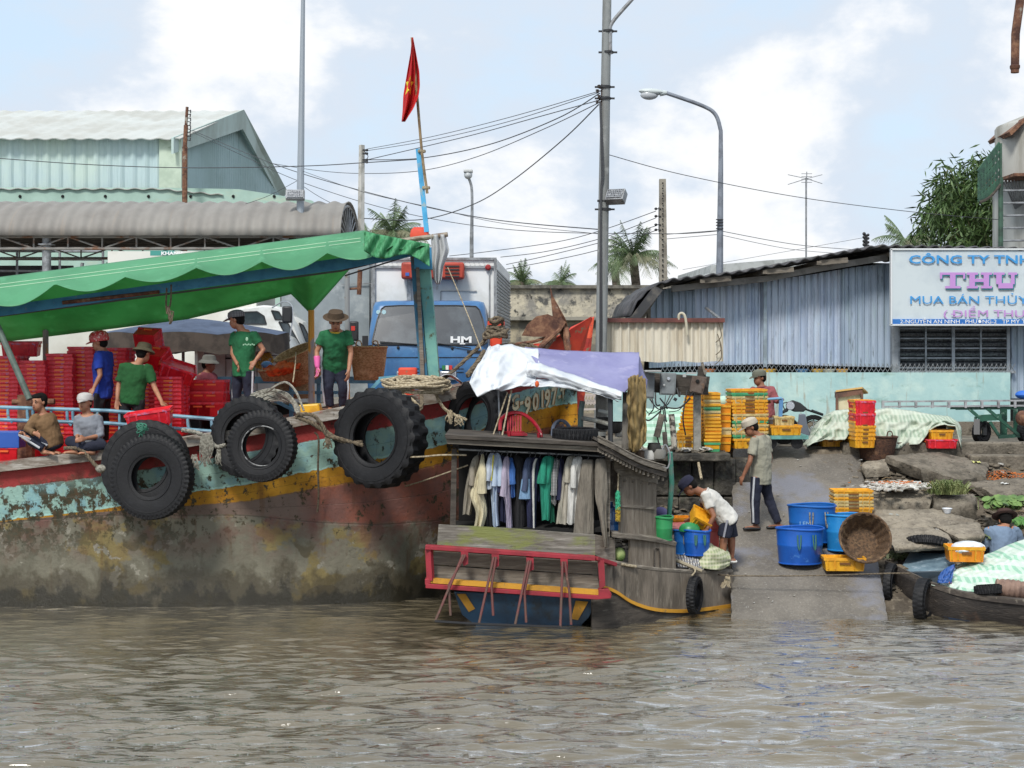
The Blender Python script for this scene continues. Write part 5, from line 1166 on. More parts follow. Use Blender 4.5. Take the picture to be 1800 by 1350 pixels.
mb.tube(cr([W(470,688,21.2),W(500,672,21.1),W(520,688,21.0),W(534,722,20.9)],6),.018,6)
tag(mb.build('rope_bundle',M_ROPEG),'bundle of thin grey rope flaked on deck between the paired tyres and the hatted man','rope','mooring ropes on the fishing boat')
def rope(pts,Y,r,m,label,name='mooring_rope',tw=True,fr=None):
 P=cr([W(p[0],p[1],Y if len(p)<3 else p[2])for p in pts],8);mb=MB()
 if tw:
  for s in range(3):
   Q=[]
   for i,p in enumerate(P):
    t=(P[min(i+1,len(P)-1)]-P[max(i-1,0)]).normalized();a=t.cross(Vector((.3,1,.2))).normalized();b=t.cross(a);ph=i*.9+s*2.09
    Q.append(p+(a*math.cos(ph)+b*math.sin(ph))*r*.45)
   mb.tube(Q,r*.62,6)
 else:mb.tube(P,r,6)
 if fr:
  rnd=random.Random(3)
  for px,py,n_,l_ in fr:
   for i in range(n_):mb.tube(cr([W(px+rnd.uniform(-4,4),py+rnd.uniform(-2,2),Y-.02),W(px+rnd.uniform(-7,7),py+l_*.5,Y-.05),W(px+rnd.uniform(-9,9),py+l_*rnd.uniform(.7,1.1),Y-.03)],3),.009,4)
 return tag(mb.build(name,m),label,'rope','mooring ropes on the fishing boat')
rope([(113,788),(135,788),(148,795),(165,815),(178,826),(190,838),(203,847)],20.62,.028,M_ROPED,'rope from the sitting men down to the lowest tyre',fr=[(177,824,6,8)])
MB_=MB().ball(W(178,824,20.6),(.085,.05,.06),10,6)
tag(MB_.build('rope_knot',M_ROPEG),'round knot on the rope beside the lowest tyre','rope')
rope([(320,756),(345,760),(365,770),(380,785),(396,782)],20.62,.03,M_ROPEG,'shaggy frayed rope between the first two pairs of tyres',fr=[(358,765,22,52),(368,765,16,45),(342,800,12,26),(385,790,8,30)])
rope([(520,732),(545,742),(568,756),(590,770),(612,778),(636,778)],20.5,.034,M_ROPED,'dark twisted rope tied into the largest tyre',fr=[(575,768,14,20)])
rope([(522,728),(550,730),(568,750),(575,765),(600,772),(638,783)],20.47,.028,M_ROPED,'second dark rope running beside the one on the largest tyre')
rope([(553,760,20.6),(560,772,20.6),(559,820,20.72),(560,870,20.85),(558,900,20.9)],20.7,.014,M_ROPED,'thin rope hanging straight down the hull left of the largest tyre',tw=False)
rope([(740,690,20.75),(741,714,20.5),(722,735,20.42),(704,744,20.4)],20.5,.03,M_ROPED,'dark rope entering the right side of the largest tyre')
rope([(766,690),(772,705),(783,720),(800,730),(820,738)],20.9,.024,M_ROPE,'pale frayed rope from the coil to the tyre near the bow',fr=[(790,722,10,22),(806,730,8,18)])
rope([(700,690,20.8),(722,700,20.6),(738,716,20.5)],20.6,.02,M_ROPE,'short pale rope end lying over the top of the largest tyre')
rope([(690,804,20.3),(740,803,19.8),(775,800,19.5),(820,800,19.45)],20,.012,M_ROPE,'pale line from the largest tyre to the houseboat roof post',tw=False)
rope([(712,855,20.7),(760,840,20.2),(822,818,19.6)],20,.01,M_ROPE,'thin pale line slanting from the hull to the houseboat clothes rail',tw=False)
rope([(772,672,21.2),(810,640,21.6),(850,600,21.9),(862,580,22)],21.6,.03,M_ROPED,'dark rope slanting up the bow to the wound bollard')
rope([(822,660,21.4),(838,640,21.6),(852,618,21.8)],21.6,.045,M_ROPED,'thick rope heap just left of the white tarpaulin')
rope([(515,672,21.8),(519,640,22.2),(520,620,22.4)],22,.01,M_ROPE,'thin line hanging beside the white vans',tw=False)
# folded pale sail cloth behind the coil
mb=MB().grid(lambda u,v:W(762+50*u,672-14*math.sin(math.pi*u)-6*v+10*v,21.2+.3*v+.03*math.sin(u*20)),24,8);tag(mb.build('folded_sheet',mat('pale_sheet',(196,196,200),[((166,166,172),5,.45,.6)]),sol=.01,smooth=180),'folded pale sheet lying between rope coil and mast foot','sheet')
# tyres
def tyre_mb(Ro,Ri,w,lugs,lug=.02,n=None):
 n=n or lugs*4;mb=MB();hw=w/2;prof=[(Ri,-hw*.55),(Ri-.0,-hw*.72),(Ri+.03,-hw*.8),((Ro+Ri)/2,-hw),(Ro-.06,-hw*.94),(Ro-.025,-hw*.88)]
 rings=[]
 for k in range(n):
  a=2*math.pi*k/n;on=(k%4)<2;on2=((k+2)%4)<2
  P=[(r,y)for r,y in prof]
  P+=[(Ro-(0 if on else lug),-hw*.8),(Ro+.004-(0 if on else lug),-hw*.2),(Ro+.004-(0 if on2 else lug),hw*.2),(Ro-(0 if on2 else lug),hw*.8)]
  P+=[(r,-y)for r,y in reversed(prof)]
  P+=[(Ri+.05,hw*.5),(Ro-.08,hw*.7),(Ro-.07,0),(Ro-.08,-hw*.7),(Ri+.05,-hw*.5)]
  if not on:P[5]=(P[5][0]-lug*.7,P[5][1]+.012)
  if not on2:P[10]=(P[10][0]-lug*.7,P[10][1]-.012)
  rings.append([Vector((r*math.cos(a),y,r*math.sin(a)))for r,y in P])
 m=len(rings[0]);vs=[p for r in rings for p in r];fs=[]
 for i in range(n):
  for j in range(m):fs.append((i*m+j,i*m+(j+1)%m,((i+1)%n)*m+(j+1)%m,((i+1)%n)*m+j))
 mb.add(vs,fs)
 for rr_ in((Ri+.045),(Ro-.10)):
  for s in(-1,1):mb.tube([Vector((rr_*math.cos(a),s*hw*(.86 if rr_<(Ro+Ri)/2 else.97),rr_*math.sin(a)))for a in[2*math.pi*i/48 for i in range(49)]],.006,5,False)
 return mb
def tyre(px,py,Y,rpx,ripx,w,lugs,yaw,pitch,label,lug=.022,group='tyre fenders hung on the fishing boat',cord=None,m=None):
 s=Y/F;o=tyre_mb(rpx*s,ripx*s,w,lugs,lug).build('tyre',m or M_RUBBER,local=True,smooth=28)
 o.location=W(px,py,Y);o.rotation_euler=(pitch,random.uniform(0,1),yaw)if False else Euler((pitch,0,yaw));tag(o,label,'tyre',group);return o
tyre(256,818,20.58,80,42,.2,30,R(-10),R(-8),'smoother upper tyre with a green cord, behind the lowest tyre',lug=.006)
tyre(268,838,20.36,75,35,.24,54,R(-12),R(-4),'lowest hanging tyre with fine treads, nearest the sitting men',lug=.012)
tyre(436,768,20.6,72,42,.24,26,R(-22),R(-8),'rear tyre of the pair beside the grey rope bundle')
tyre(461,784,20.36,63,35,.22,46,R(-14),R(-4),'front tyre of the second pair, with a scuffed silvery inner rim',lug=.012)
tyre(668,770,20.42,88,45,.42,22,R(-30),R(-4),'largest tyre with deep chunky treads in the middle of the hull',lug=.035)
tyre(842,735,21.25,66,36,.42,20,R(-40),R(-6),'chunky dark tyre near the bow, partly behind the houseboat canopy',lug=.035)
o=MB().tube([W(461+36*math.cos(a),784+35*math.sin(a),20.24)for a in[2*math.pi*i/40 for i in range(41)]],.008,5,False).build('scuffed_rim',mat('scuff',(150,150,150),[((60,60,62),14,.45,.55)]));tag(o,'thin scuffed silvery bead ring in the front tyre of the second pair','rim')
mb=MB();rnd=random.Random(9)
for i in range(16):mb.tube(cr([W(244+rnd.uniform(-4,4),744,20.4),W(250+rnd.uniform(-10,10),752+rnd.uniform(-5,6),20.3),W(250+rnd.uniform(-12,12),760+rnd.uniform(-8,8),20.33)],4),.009,5)
tag(mb.build('cord_tangle',mat('cord_green',(50,110,90))),'tangle of green cord tied on the smoother upper tyre','cord')
# ================================================================== HOUSEBOAT
hb=thing('houseboat','small weathered grey wooden houseboat with a red framed stern platform','houseboat',(X_(930,19.6),20,0))
M_MOSS=mat('mossy_board',(126,122,114),[((92,88,80),5,.42,.62,(.25,1,4)),((152,148,140),9,.52,.68,(.3,1,3)),((122,130,66),1.9,.50,.60,(.6,1,1.6),.85),((66,62,56),2.4,.62,.72)],rough=.85,bump=(26,.006,(.3,1,5)))
M_RED=mat('red_painted_wood',(156,44,56),[((126,38,46),4,.42,.6),((110,92,84),10,.62,.7,(.4,1,2))],rough=.65)
M_YEL=mat('yellow_painted_wood',(206,150,48),[((180,130,44),3,.45,.6),((128,108,76),10,.62,.7)],rough=.65)
M_HBLUE=mat('blue_painted_hull',(30,68,96),[((24,46,64),2,.42,.6),((24,32,36),4,.56,.66)],rough=.6)  # blue paint, darkened so the colour carries the shadow on the stern hull
def quad(mb,pts,Y,d=.04):
 """pts: (px, py[, Y]) polygon, thickness d away from the camera"""
 P=[W(p[0],p[1],p[2]if len(p)>2 else Y)for p in pts];mb.prism(P,(0,d,0));return mb
YS0=19.4
quad(MB(),[(771,922),(900,929),(1046,940),(1046,976),(900,968),(768,960)],YS0).build('upper_board',M_MOSS,hb,smooth=0)
quad(MB(),[(1046,940,YS0),(1081,947,19.62),(1082,990,19.62),(1046,976,YS0)],YS0).build('corner_board',M_WOODG,hb,smooth=0)
mb=MB()
for a,b in(((758,971,983),(757,984,1000)),((757,1002,1019),(1,1,1))):pass
quad(mb,[(763,969),(1050,988),(1050,1010),(760,992)],19.36,.03);quad(mb,[(760,994),(1050,1012),(1054,1037),(758,1019)],19.37,.03)
mb.build('transom_planks',M_WOODG,hb,smooth=0)
YP=19.22
mb=MB();mb.bar(W(748,961,YP),W(1046,981,YP),.14,.055).bar(W(1046,981,YP),W(1080,992,19.5),.1,.05);mb.build('top_rail',M_RED,hb,smooth=0,bevel=.006)
mb=MB().bar(W(754,964,YP),W(757,1020,YP-.01),.07,.08);mb.build('rail_post',M_RED,hb,smooth=0)
mb=MB();quad(mb,[(1051,984),(1062,986),(1064,1030),(1054,1036)],YP,.07);mb.build('rail_post',M_RED,hb,smooth=0)
mb=MB();quad(mb,[(757,1017),(1052,1038),(1052,1046),(757,1025)],YP-.03,.1);mb.build('yellow_stripe',M_YEL,hb,smooth=0)
mb=MB();quad(mb,[(748,1026),(1054,1047),(1075,1044),(1074,1052),(1048,1054),(748,1034)],YP-.045,.14);quad(mb,[(747,1018),(757,1018),(757,1026),(747,1028)],YP-.04,.14);quad(mb,[(1052,1036),(1070,1036),(1076,1046),(1052,1048)],YP-.045,.14);mb.build('bottom_rail',M_RED,hb,smooth=0,bevel=.006)
M_REDI=mat('red_iron_rod',(112,66,64),[((96,76,66),8,.45,.6),((150,110,100),12,.62,.7)],rough=.7)
for(tx,ty,ax,ay,bx,by)in((815,975,766,1090,792,1082),(869,979,842,1096,867,1082),(930,985,905,1101,925,1094),(990,987,985,1102,1004,1098)):
 mb=MB().tube([W(tx-1,ty,19.1),W(ax,ay,19.0)],.017,6).tube([W(tx+3,ty,19.1),W(bx-3,(ty+by)/2,19.08),W(bx,by,19.06)],.017,6);mb.build('support_leg',M_REDI,hb)
 quad(MB(),[(tx-5,ty-5),(tx+8,ty-4),(tx+8,ty+16),(tx,ty+20),(tx-4,ty+8)],19.14,.05).build('leg_bracket',M_RED,hb,smooth=0)
mb=MB().tube([W(764,1092,18.98),W(845,1097,18.98),W(985,1102,18.98)],.016,6);mb.build('foot_rail',M_BLACK,hb)
MB().box((X_(905,19.5),19.75,.62),(2.35,.75,.06)).build('platform',M_WOODD,hb,smooth=0)
# blue stern hull with yellow chevrons
def lofty(cols,mb,d=None):
 """cols: (px, Y, [py...]); builds the strip of faces"""
 n=len(cols[0][2]);vs=[W(c[0],py,c[1])if py<5000 else Vector((X_(c[0],c[1]),c[1],-.5))for c in cols for py in c[2]]
 return mb.add(vs,[(i*n+j,(i+1)*n+j,(i+1)*n+j+1,i*n+j+1)for i in range(len(cols)-1)for j in range(n-1)])
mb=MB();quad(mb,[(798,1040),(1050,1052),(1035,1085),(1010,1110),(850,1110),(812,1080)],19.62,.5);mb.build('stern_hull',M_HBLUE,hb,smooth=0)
quad(MB(),[(803,1044),(818,1044),(835,1070),(824,1076)],19.6,.05).build('chevron',M_YEL,hb,smooth=0)
quad(MB(),[(1012,1056),(1034,1058),(1016,1090),(1004,1088)],19.6,.05).build('chevron',M_YEL,hb,smooth=0)
# starboard side
S=[(1040,19.45,976,1036),(1060,19.5,985,1036),(1082,19.6,990,1044),(1110,19.78,995,1062),(1150,20.0,1001,1075),(1200,20.35,1005,1078),(1245,20.7,1006,1074),(1286,21.05,1005,1068)]
SS=cr([(s[0],s[1]*100,s[2])for s in S],4);SB=cr([(s[0],0,s[3])for s in S],4)
mb=MB();lofty([(a.x,a.y/100,[a.z,(a.z+b.z)/2,b.z-6])for a,b in zip(SS,SB)],mb);mb.build('side_planking',mat('tarred_grey_boards',(124,114,102),[((96,88,78),3.2,.42,.6,(2,2,.5)),((144,135,122),7,.56,.7,(2,2,.4)),((62,56,50),2.4,.58,.68,(3,3,.3))],rough=.85,bump=(20,.01,(3,3,.4))),hb,sol=.05,smooth=0)
mb=MB();lofty([(a.x,a.y/100-.03,[b.z-7,b.z-1])for a,b in zip(SS,SB)],mb);mb.build('yellow_strake',M_YEL,hb,sol=.03,smooth=0)
mb=MB();lofty([(a.x,a.y/100+.02,[b.z-1,b.z+8,9999])for a,b in zip(SS,SB)],mb);mb.build('lower_hull',M_WOODD,hb,sol=.05,smooth=0)
mb=MB();mb.tube([W(a.x,a.z-1,a.y/100-.01)for a in SS[6:]],.028,6);mb.build('gunwale',M_WOODG,hb)
# inner floor and back side
mb=MB().prism([W(800,960,19.5),W(1046,975,19.5),W(1082,990,19.7),W(1200,1006,20.45),W(1284,1006,21.1)]+[Vector((X_(1284,22.6),22.6,.62)),Vector((X_(1000,21.9),21.9,.62)),Vector((X_(800,20.7),20.7,.62))],(0,0,.03))
mb=MB();fl_=[(X_(800,19.5),19.5),(X_(1046,19.5),19.5),(X_(1082,19.7),19.7),(X_(1200,20.45),20.45),(X_(1284,21.1),21.1),(X_(1284,22.4),22.4),(X_(1040,22.2),22.2),(X_(820,20.7),20.7)]
mb.prism([(x,y,.60)for x,y in fl_],(0,0,.04));mb.build('deck',M_WOODD,hb,smooth=0)
mb=MB();mb.prism([(x,y+.05,-.4)for x,y in fl_[3:]],(0,0,.95));mb.build('inner_hull',M_WOODD,hb,smooth=0)
# posts and dark cabin interior
quad(MB(),[(794,790),(803,790),(801,922),(791,922)],19.5,.07).build('corner_post',M_WOODD,hb,smooth=0)
quad(MB(),[(1064,800),(1073,800),(1072,945),(1062,942)],19.55,.07).build('corner_post',M_WOODG,hb,smooth=0)
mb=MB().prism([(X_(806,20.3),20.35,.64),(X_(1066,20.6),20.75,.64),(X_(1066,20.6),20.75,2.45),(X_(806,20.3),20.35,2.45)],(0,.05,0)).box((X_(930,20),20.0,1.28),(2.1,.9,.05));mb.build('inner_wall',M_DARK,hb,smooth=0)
# roof
mb=MB();quad(mb,[(782,764),(1052,778),(1052,785),(783,771)],19.25,1.35);mb.build('roof_board',M_WOODD,hb,smooth=0,bevel=.004)
mb=MB();quad(mb,[(784,772),(1051,786),(1050,794),(786,780)],19.3,.1);mb.build('fascia',M_WOODG,hb,smooth=0)
ev=cr([(1051,1920,770),(1075,1925,782),(1100,1940,796),(1130,1965,810),(1169,2000,822)],5)
for nm,a,b,off,m_ in(('roof_side_board',0,7,0,M_WOODG),('roof_side_fascia',9,17,.04,M_WOODD)):
 mb=MB();lofty([(p.x,p.y/100+off,[p.z+a,p.z+b])for p in ev],mb);mb.build(nm,m_,hb,sol=.05,smooth=0)
mb=MB();vs=[]
for p in ev:vs+=[W(p.x,p.z+3,p.y/100),W(p.x,p.z+3,p.y/100)+Vector((-.15,1.1,.03))]
mb.add(vs,[(2*i,2*i+2,2*i+3,2*i+1)for i in range(len(ev)-1)]);mb.build('roof_side',M_WOODD,hb,sol=.04,smooth=0)
mb=MB()
for k in range(0,len(ev)-1,1):mb.box(W(ev[k].x+1,ev[k].z+21,ev[k].y/100+.06),(.03,.03,.05))
mb.tube([W(p.x,p.z-3,p.y/100)for p in ev],.016,5);mb.build('roof_lath',M_WOODG,hb,smooth=0)
# cabin side wall: boards, panels and a cut-out frieze
ca=[(1078,19.68),(1090,19.75),(1120,19.95),(1153,20.2)]
mb=MB();lofty([(p[0],p[1],[t,890,944])for p,t in zip(ca,(812,816,826,836))],mb)
mb=MB();lofty([(1089,19.75,[820,890,944]),(1120,19.95,[828,892,944]),(1152,20.2,[836,893,944])],mb);mb.build('cabin_wall',M_WOODV,hb,sol=.04,smooth=0)
mb=MB();lofty([(1078,19.66,[806,824]),(1090,19.73,[814,836]),(1120,19.93,[822,843]),(1155,20.18,[830,850])],mb);mb.build('frieze',M_WOODG,hb,sol=.03,smooth=0)
mb=MB()
for i,px in enumerate((1091,1105,1119,1133,1148)):mb.bar(W(px,838+i*2,19.74+i*.105),W(px-1,889,19.74+i*.105),.03,.03)
for i in range(4):mb.ball(W(1098+i*14,845+i*2,19.77+i*.105),(.03,.02,.02),8,4)
mb.bar(W(1086,888,19.7),W(1152,893,20.14),.03,.04);mb.bar(W(1084,942,19.7),W(1152,944,20.14),.03,.03);mb.build('panel_moulding',M_WOODG,hb,smooth=0)
mb=MB();vs=[]
led=cr([(1077,1955,941),(1110,1970,944),(1150,1995,949),(1189,2030,957)],4)
for p in led:vs+=[W(p.x,p.z,p.y/100-.03),W(p.x,p.z,p.y/100-.03)+Vector((-.05,.55,.02))]
mb.add(vs,[(2*i,2*i+2,2*i+3,2*i+1)for i in range(len(led)-1)]);mb.build('side_ledge',M_WOODG,hb,sol=.05,smooth=0)
mb=MB();lofty([(1106,19.76,[948,998]),(1130,19.9,[950,1001]),(1160,20.08,[954,1004]),(1186,20.3,[958,1007])],mb);mb.build('side_locker',M_WOODV,hb,sol=.04,smooth=0)
mb=MB();mb.tube(cr([W(1150,996,19.98),W(1150,968,19.98),W(1154,963,20.0),W(1159,968,20.03),W(1160,996,20.04)],4),.012,5);mb.build('arch_moulding',M_WOODD,hb)
mb=MB().ball(W(1088,975,19.8),(.09,.1,.1),12,8);o=mb.build('cabbage',mat('cabbage',(150,164,104),[((96,128,62),6,.45,.6)]));tag(o,'pale green cabbage in the gap of the houseboat side','cabbage')
o=MB().tube(cr([W(1092,992,19.62),W(1118,996,19.75)],2),.018,6).build('short_stick',M_ROPE);tag(o,'short pale stick on the houseboat gunwale','stick')
# clothes on a rail
M_HANG=mat('hanger_wire',(90,90,92),rough=.4)
o=MB().tube([W(806,790,19.72),W(1066,802,19.72)],.014,6).build('clothes_rail',M_STEEL,hb)
def garment(label,cat,m,rows,Y,dep=.07,rip=5,hook=True,seed=0,name=None,extra=None):
 rnd=random.Random(seed);ph=rnd.uniform(0,6);R_=cr([(r[1],r[0],r[2])for r in rows],4);rings=[];n=26
 for k,q in enumerate(R_):
  xl,py,xr=q.x,q.y,q.z;c=W((xl+xr)/2,py,Y);hw=max((xr-xl)/2/F*Y,.006);t=k/(len(R_)-1);d=dep*(.25+.75*min(1,t*3))
  rings.append([c+Vector((hw*math.cos(a)*(1+.05*t*math.sin(rip*a+ph+t)),d*math.sin(a)*(1+.9*min(1,t*2)*mnoise.noise(Vector((math.cos(a)*1.7,math.sin(a)*1.3+t*.7,seed))))+.03*mnoise.noise(Vector((a*1.6,t*3.2,seed+5)))+.012*mnoise.noise(Vector((a*4,t*4,seed))),.010*math.sin(3*a+ph)*(1 if k==len(R_)-1 else 0)))for a in[2*math.pi*i/n for i in range(n)]])
 t_=thing(name or cat.replace(' ','_'),label,cat,W((rows[0][1]+rows[0][2])/2,rows[0][0],Y),group='clothes hanging on the houseboat rail')
 MB().loft(rings).build('fabric',m,t_,smooth=40)
 px=(rows[0][1]+rows[0][2])/2;top=rows[0][0]
 if hook:MB().tube(cr([W(px-2,791+(px-806)*.046,Y),W(px,788+(px-806)*.046,Y),W(px+2,792+(px-806)*.046,Y),W(px,top,Y),W(px,top+4,Y)],3),.006,4).build('hanger_hook',M_HANG,t_)
 if cat in('shirt','jacket','coat'):
  for s_,q_ in((-1,rows[1][1]),(1,rows[1][2])):
   if s_>0 and seed%3:continue
   y1=rows[1][0];l_=34+(seed*7)%30;a_=q_-s_*4;e_=a_+s_*(2+seed%3);MB().tube([W(a_,y1-2,Y-dep*.5),W(a_+s_*2,y1+l_*.3,Y-dep*1.0),W((a_+e_)/2,y1+l_*.7,Y-dep*1.1),W(e_,y1+l_,Y-dep*1.05)],[.022,.040,.043,.046],9).build('sleeve',m,t_,smooth=60,disp=.02)
 for nm,m2,rw,dy in(extra or[]):
  mb=MB();rg=[]
  for q in cr([(r[1],r[0],r[2])for r in rw],3):
   c=W((q.x+q.z)/2,q.y,Y-dy);hw=(q.z-q.x)/2/F*Y;rg.append([c+Vector((hw*math.cos(a),.022*math.sin(a),0))for a in[2*math.pi*i/10 for i in range(10)]])
  mb.loft(rg).build(nm,m2,t_,smooth=60)
 return t_
def cm(name,c,c2=None):return mat('cloth_'+name,c,[((c2 or tuple(int(v*.82)for v in c)),7,.42,.62,(3,1,.6),.7)],rough=.9,bump=(16,.03,(2.4,1,.35)))
TP=cm('taupe',(150,142,128));TP2=cm('taupe2',(126,119,108));WH=cm('white',(206,205,200));NV=cm('navy',(38,42,74));BK=cm('black',(30,30,33))
YG=19.72
garment('long taupe coat, leftmost on the clothes rail','coat',TP,[(800,838,842),(812,828,844),(860,817,836),(903,813,828)],YG,.12,seed=1)
garment('dark maroon shirt showing as a sliver beside the taupe coat','shirt',cm('maroon',(96,62,66)),[(800,843,846),(815,838,848),(846,834,846)],YG+.02,.09,seed=2)
garment('cream jacket with a flared sleeve left of the black coat','jacket',cm('cream',(206,196,164)),[(798,846,850),(812,843,852),(850,832,850),(872,826,852),(900,836,856),(926,833,850)],YG-.1,.10,seed=3)
garment('black coat between the cream jacket and the white and yellow shirt','coat',BK,[(800,852,857),(815,848,862),(870,848,862),(924,850,866)],YG+.04,.12,seed=4)
garment('white polo shirt with a yellow neckline','shirt',cm('white_yellow',(196,206,220)),[(796,862,868),(806,857,872),(835,852,870),(858,853,868)],YG-.06,.10,seed=5,extra=[('yellow_stripe',cm('yel',(206,196,70)),[(800,866,869),(845,862,865)],.11)])
garment('white and pale blue striped shirt with ragged denim hem','shirt',stripes('cs1',(206,216,226),(132,158,190),30,'X'),[(796,870,876),(808,866,882),(850,862,878),(890,864,876),(924,866,878)],YG-.03,.10,seed=6)
garment('navy shirt with a red side panel','shirt',NV,[(800,878,884),(812,876,890),(870,878,890),(916,878,892)],YG+.03,.12,seed=7,extra=[('red_panel',cm('red',(176,44,60)),[(815,882,886),(848,878,884),(868,877,887)],.11)])
garment('pale lilac shirt with long tail','shirt',cm('lilac',(176,166,186)),[(802,889,893),(812,884,896),(848,878,898),(858,880,897),(890,888,899),(927,890,901)],YG-.08,.10,seed=8)
garment('bright blue shirt beside the lilac one','shirt',cm('blue',(70,116,186)),[(804,895,899),(814,894,903),(873,896,906)],YG,.10,seed=9)
garment('long black dress in the middle of the clothes rail','dress',BK,[(800,904,910),(812,900,922),(860,902,924),(924,898,928)],YG+.05,.12,seed=10)
garment('slate blue shirt with a pale blue lower part','shirt',cm('slate',(72,84,112)),[(804,928,933),(812,922,936),(842,916,936),(878,914,934)],YG-.04,.10,seed=11,extra=[('pale_panel',cm('paleblue',(124,158,192)),[(842,917,931),(877,912,932)],.10)])
garment('navy track trousers with white side stripes','trousers',NV,[(804,936,944),(814,931,948),(870,926,944),(930,927,942)],YG-.05,.08,seed=12,extra=[('white_stripe',WH,[(806,941,945),(830,935,940),(930,937,940)],.09)])
garment('navy shirt sleeve behind the teal shirt','shirt',NV,[(804,946,951),(816,942,954),(880,940,950)],YG+.04,.08,seed=13)
garment('teal green shirt, brightest on the clothes rail','shirt',cm('teal',(36,138,112),(26,112,92)),[(801,960,968),(808,953,973),(846,943,970),(852,948,969),(880,950,968),(913,952,966)],YG-.12,.12,seed=14)
garment('dark green tunic just behind the teal shirt','tunic',cm('dkgreen',(24,98,76)),[(803,968,973),(812,964,976),(880,966,974),(917,965,977)],YG+.02,.12,seed=15)
garment('black and white plaid shirt','shirt',stripes('plaid',(190,190,188),(60,60,66),16,'X',(50,50,56),16,'Z'),[(806,975,980),(814,972,984),(858,963,980),(886,970,978)],YG-.06,.09,seed=16)
garment('dark indigo shirt between the plaid and beige ones','shirt',NV,[(806,984,988),(815,981,992),(876,978,988)],YG-.01,.09,seed=17)
garment('beige long sleeved shirt right of the plaid one','shirt',cm('beige',(176,170,156)),[(801,1004,1010),(808,995,1010),(850,986,1002),(920,977,1000)],YG-.07,.10,seed=18)
garment('off white shirt with hanging cuff','shirt',WH,[(802,1014,1021),(810,1006,1024),(850,998,1018),(920,996,1012)],YG-.13,.11,seed=19)
garment('wide taupe trousers reaching down past the mossy board','trousers',TP2,[(808,1026,1040),(815,1022,1044),(870,1014,1044),(938,1008,1044)],YG-.2,.07,4,seed=20)
garment('narrow taupe trousers, rightmost and longest on the rail','trousers',TP2,[(806,1050,1062),(815,1046,1066),(870,1046,1068),(900,1052,1066),(962,1062,1068)],YG-.24,.06,4,seed=21)
# water jug, feather duster
jg=thing('water_jug','blue plastic water jug standing behind the long taupe trousers','water jug',W(1073,944,19.95))
MB().lathe(W(1073,944,19.95),[(.10,0),(.135,.02),(.135,.16),(.128,.18),(.135,.2),(.135,.34),(.11,.40),(.04,.43),(.035,.48)],20).build('body',mat('jug_blue',(36,78,130),rough=.2,spec=.7),jg)
MB().box(W(1070,908,19.8),(.07,.01,.09)).build('label_patch',mat('lbl',(150,180,210)),jg,smooth=0)
fd=thing('feather_duster','long green and yellow duster hanging on the houseboat side','duster',W(1086,910,19.6));rnd=random.Random(4)
MB().tube([W(1087,832,19.6),W(1086,868,19.6)],.012,5).build('handle',M_ROPE,fd)
for nm,y0,y1,c in(('green_bristles',862,892,(60,170,130)),('yellow_bristles',888,912,(176,150,50))):
 mb=MB()
 for i in range(160):
  py=rnd.uniform(y0,y1);a=rnd.uniform(0,6.28);c0=W(1086,py,19.6);d=Vector((math.cos(a)*.035,math.sin(a)*.035,-.035));mb.bar(c0,c0+d,.006,.006)
 mb.tube([W(1086,y0,19.6),W(1086,y1,19.6)],.018,6);mb.build(nm,mat(nm,c),fd,smooth=0)
# roof clutter: red chair, tyre, grey chair, poles
ch=thing('plastic_chair','red plastic armchair on the houseboat roof','chair',W(915,768,19.95));M_CHR=mat('chair_red',(150,22,38),[((122,16,30),4,.45,.6)],rough=.35)
def chair(ch,M_CHR,cx,top,bot,Y,s=1):
 u=lambda x,y,d=0:W(cx+x*s,y,Y+d)
 mb=MB().tube(cr([u(-34,top+30,-.1),u(-32,top+10,.0),u(-18,top,.22),u(4,top,.25),u(24,top+14,.1),u(36,top+32,-.2),u(38,top+42,-.25)],5),.026,8);mb.build('armrest',M_CHR,ch)
 for k in range(6):
  x=-22+k*4.5;mb=MB().prism([u(x,top+3,.24),u(x+3.4,top+3,.24),u(x+3,bot-8,.05),u(x+.4,bot-8,.05)],(0,.015,0));mb.build('back_slat',M_CHR,ch,smooth=0)
 MB().prism([u(-24,bot-12,.1),u(4,bot-12,.1),u(14,bot-8,-.35),u(-20,bot-8,-.35)],(0,0,-.03)).build('seat',M_CHR,ch,smooth=0)
 for x,d in((-26,.1),(6,.1),(34,-.3),(-18,-.36)):MB().tube([u(x,top+34 if x>30 else bot-12,d),Vector((u(x,bot,d).x,Y+d,Z_(bot,Y)))],[.025,.018],6).build('leg',M_CHR,ch)
chair(ch,M_CHR,913,727,770,19.95)
ch2=thing('plastic_chair','dark grey plastic chair lying behind the flat tyre on the houseboat roof','chair',W(985,760,20.3));chair(ch2,mat('chair_grey',(84,92,108),rough=.4),990,741,772,20.35,.55)
o=tyre_mb(.305,.19,.17,34,.014).build('tyre',M_RUBBER,local=True,smooth=28);o.location=W(1011,763,19.75);o.rotation_euler=(R(90),0,0);tag(o,'tyre lying flat on the houseboat roof beside the red chair','tyre')
def pole(pts,r,m,label,name='canopy_pole',cat='pole',n=7):return tag(MB().tube([W(*p)for p in pts],r,n).build(name,m),label,cat)
pole([(892,690,20.0),(866,768,19.9)],.011,M_ROPE,'thin pale cord propping the white tarpaulin, leftmost','prop_rod','cord')
pole([(876,684,20.1),(879,768,19.9)],.012,M_STEEL,'thin upright rod under the white tarpaulin','prop_rod','rod')
pole([(899,686,20.0),(882,770,19.8)],.012,M_ROPE,'pale slanting cord left of the red chair','prop_rod','cord')
pole([(1073,697,20.0),(1073,778,19.8)],.035,M_BLACK,'black upright post under the purple canopy')
pole([(1103,690,20.2),(1101,790,20.1)],.07,mat('grey_post',(112,108,102),[((80,76,70),5,.45,.6)],rough=.9),'thick grey timber post beside the khaki cloth')
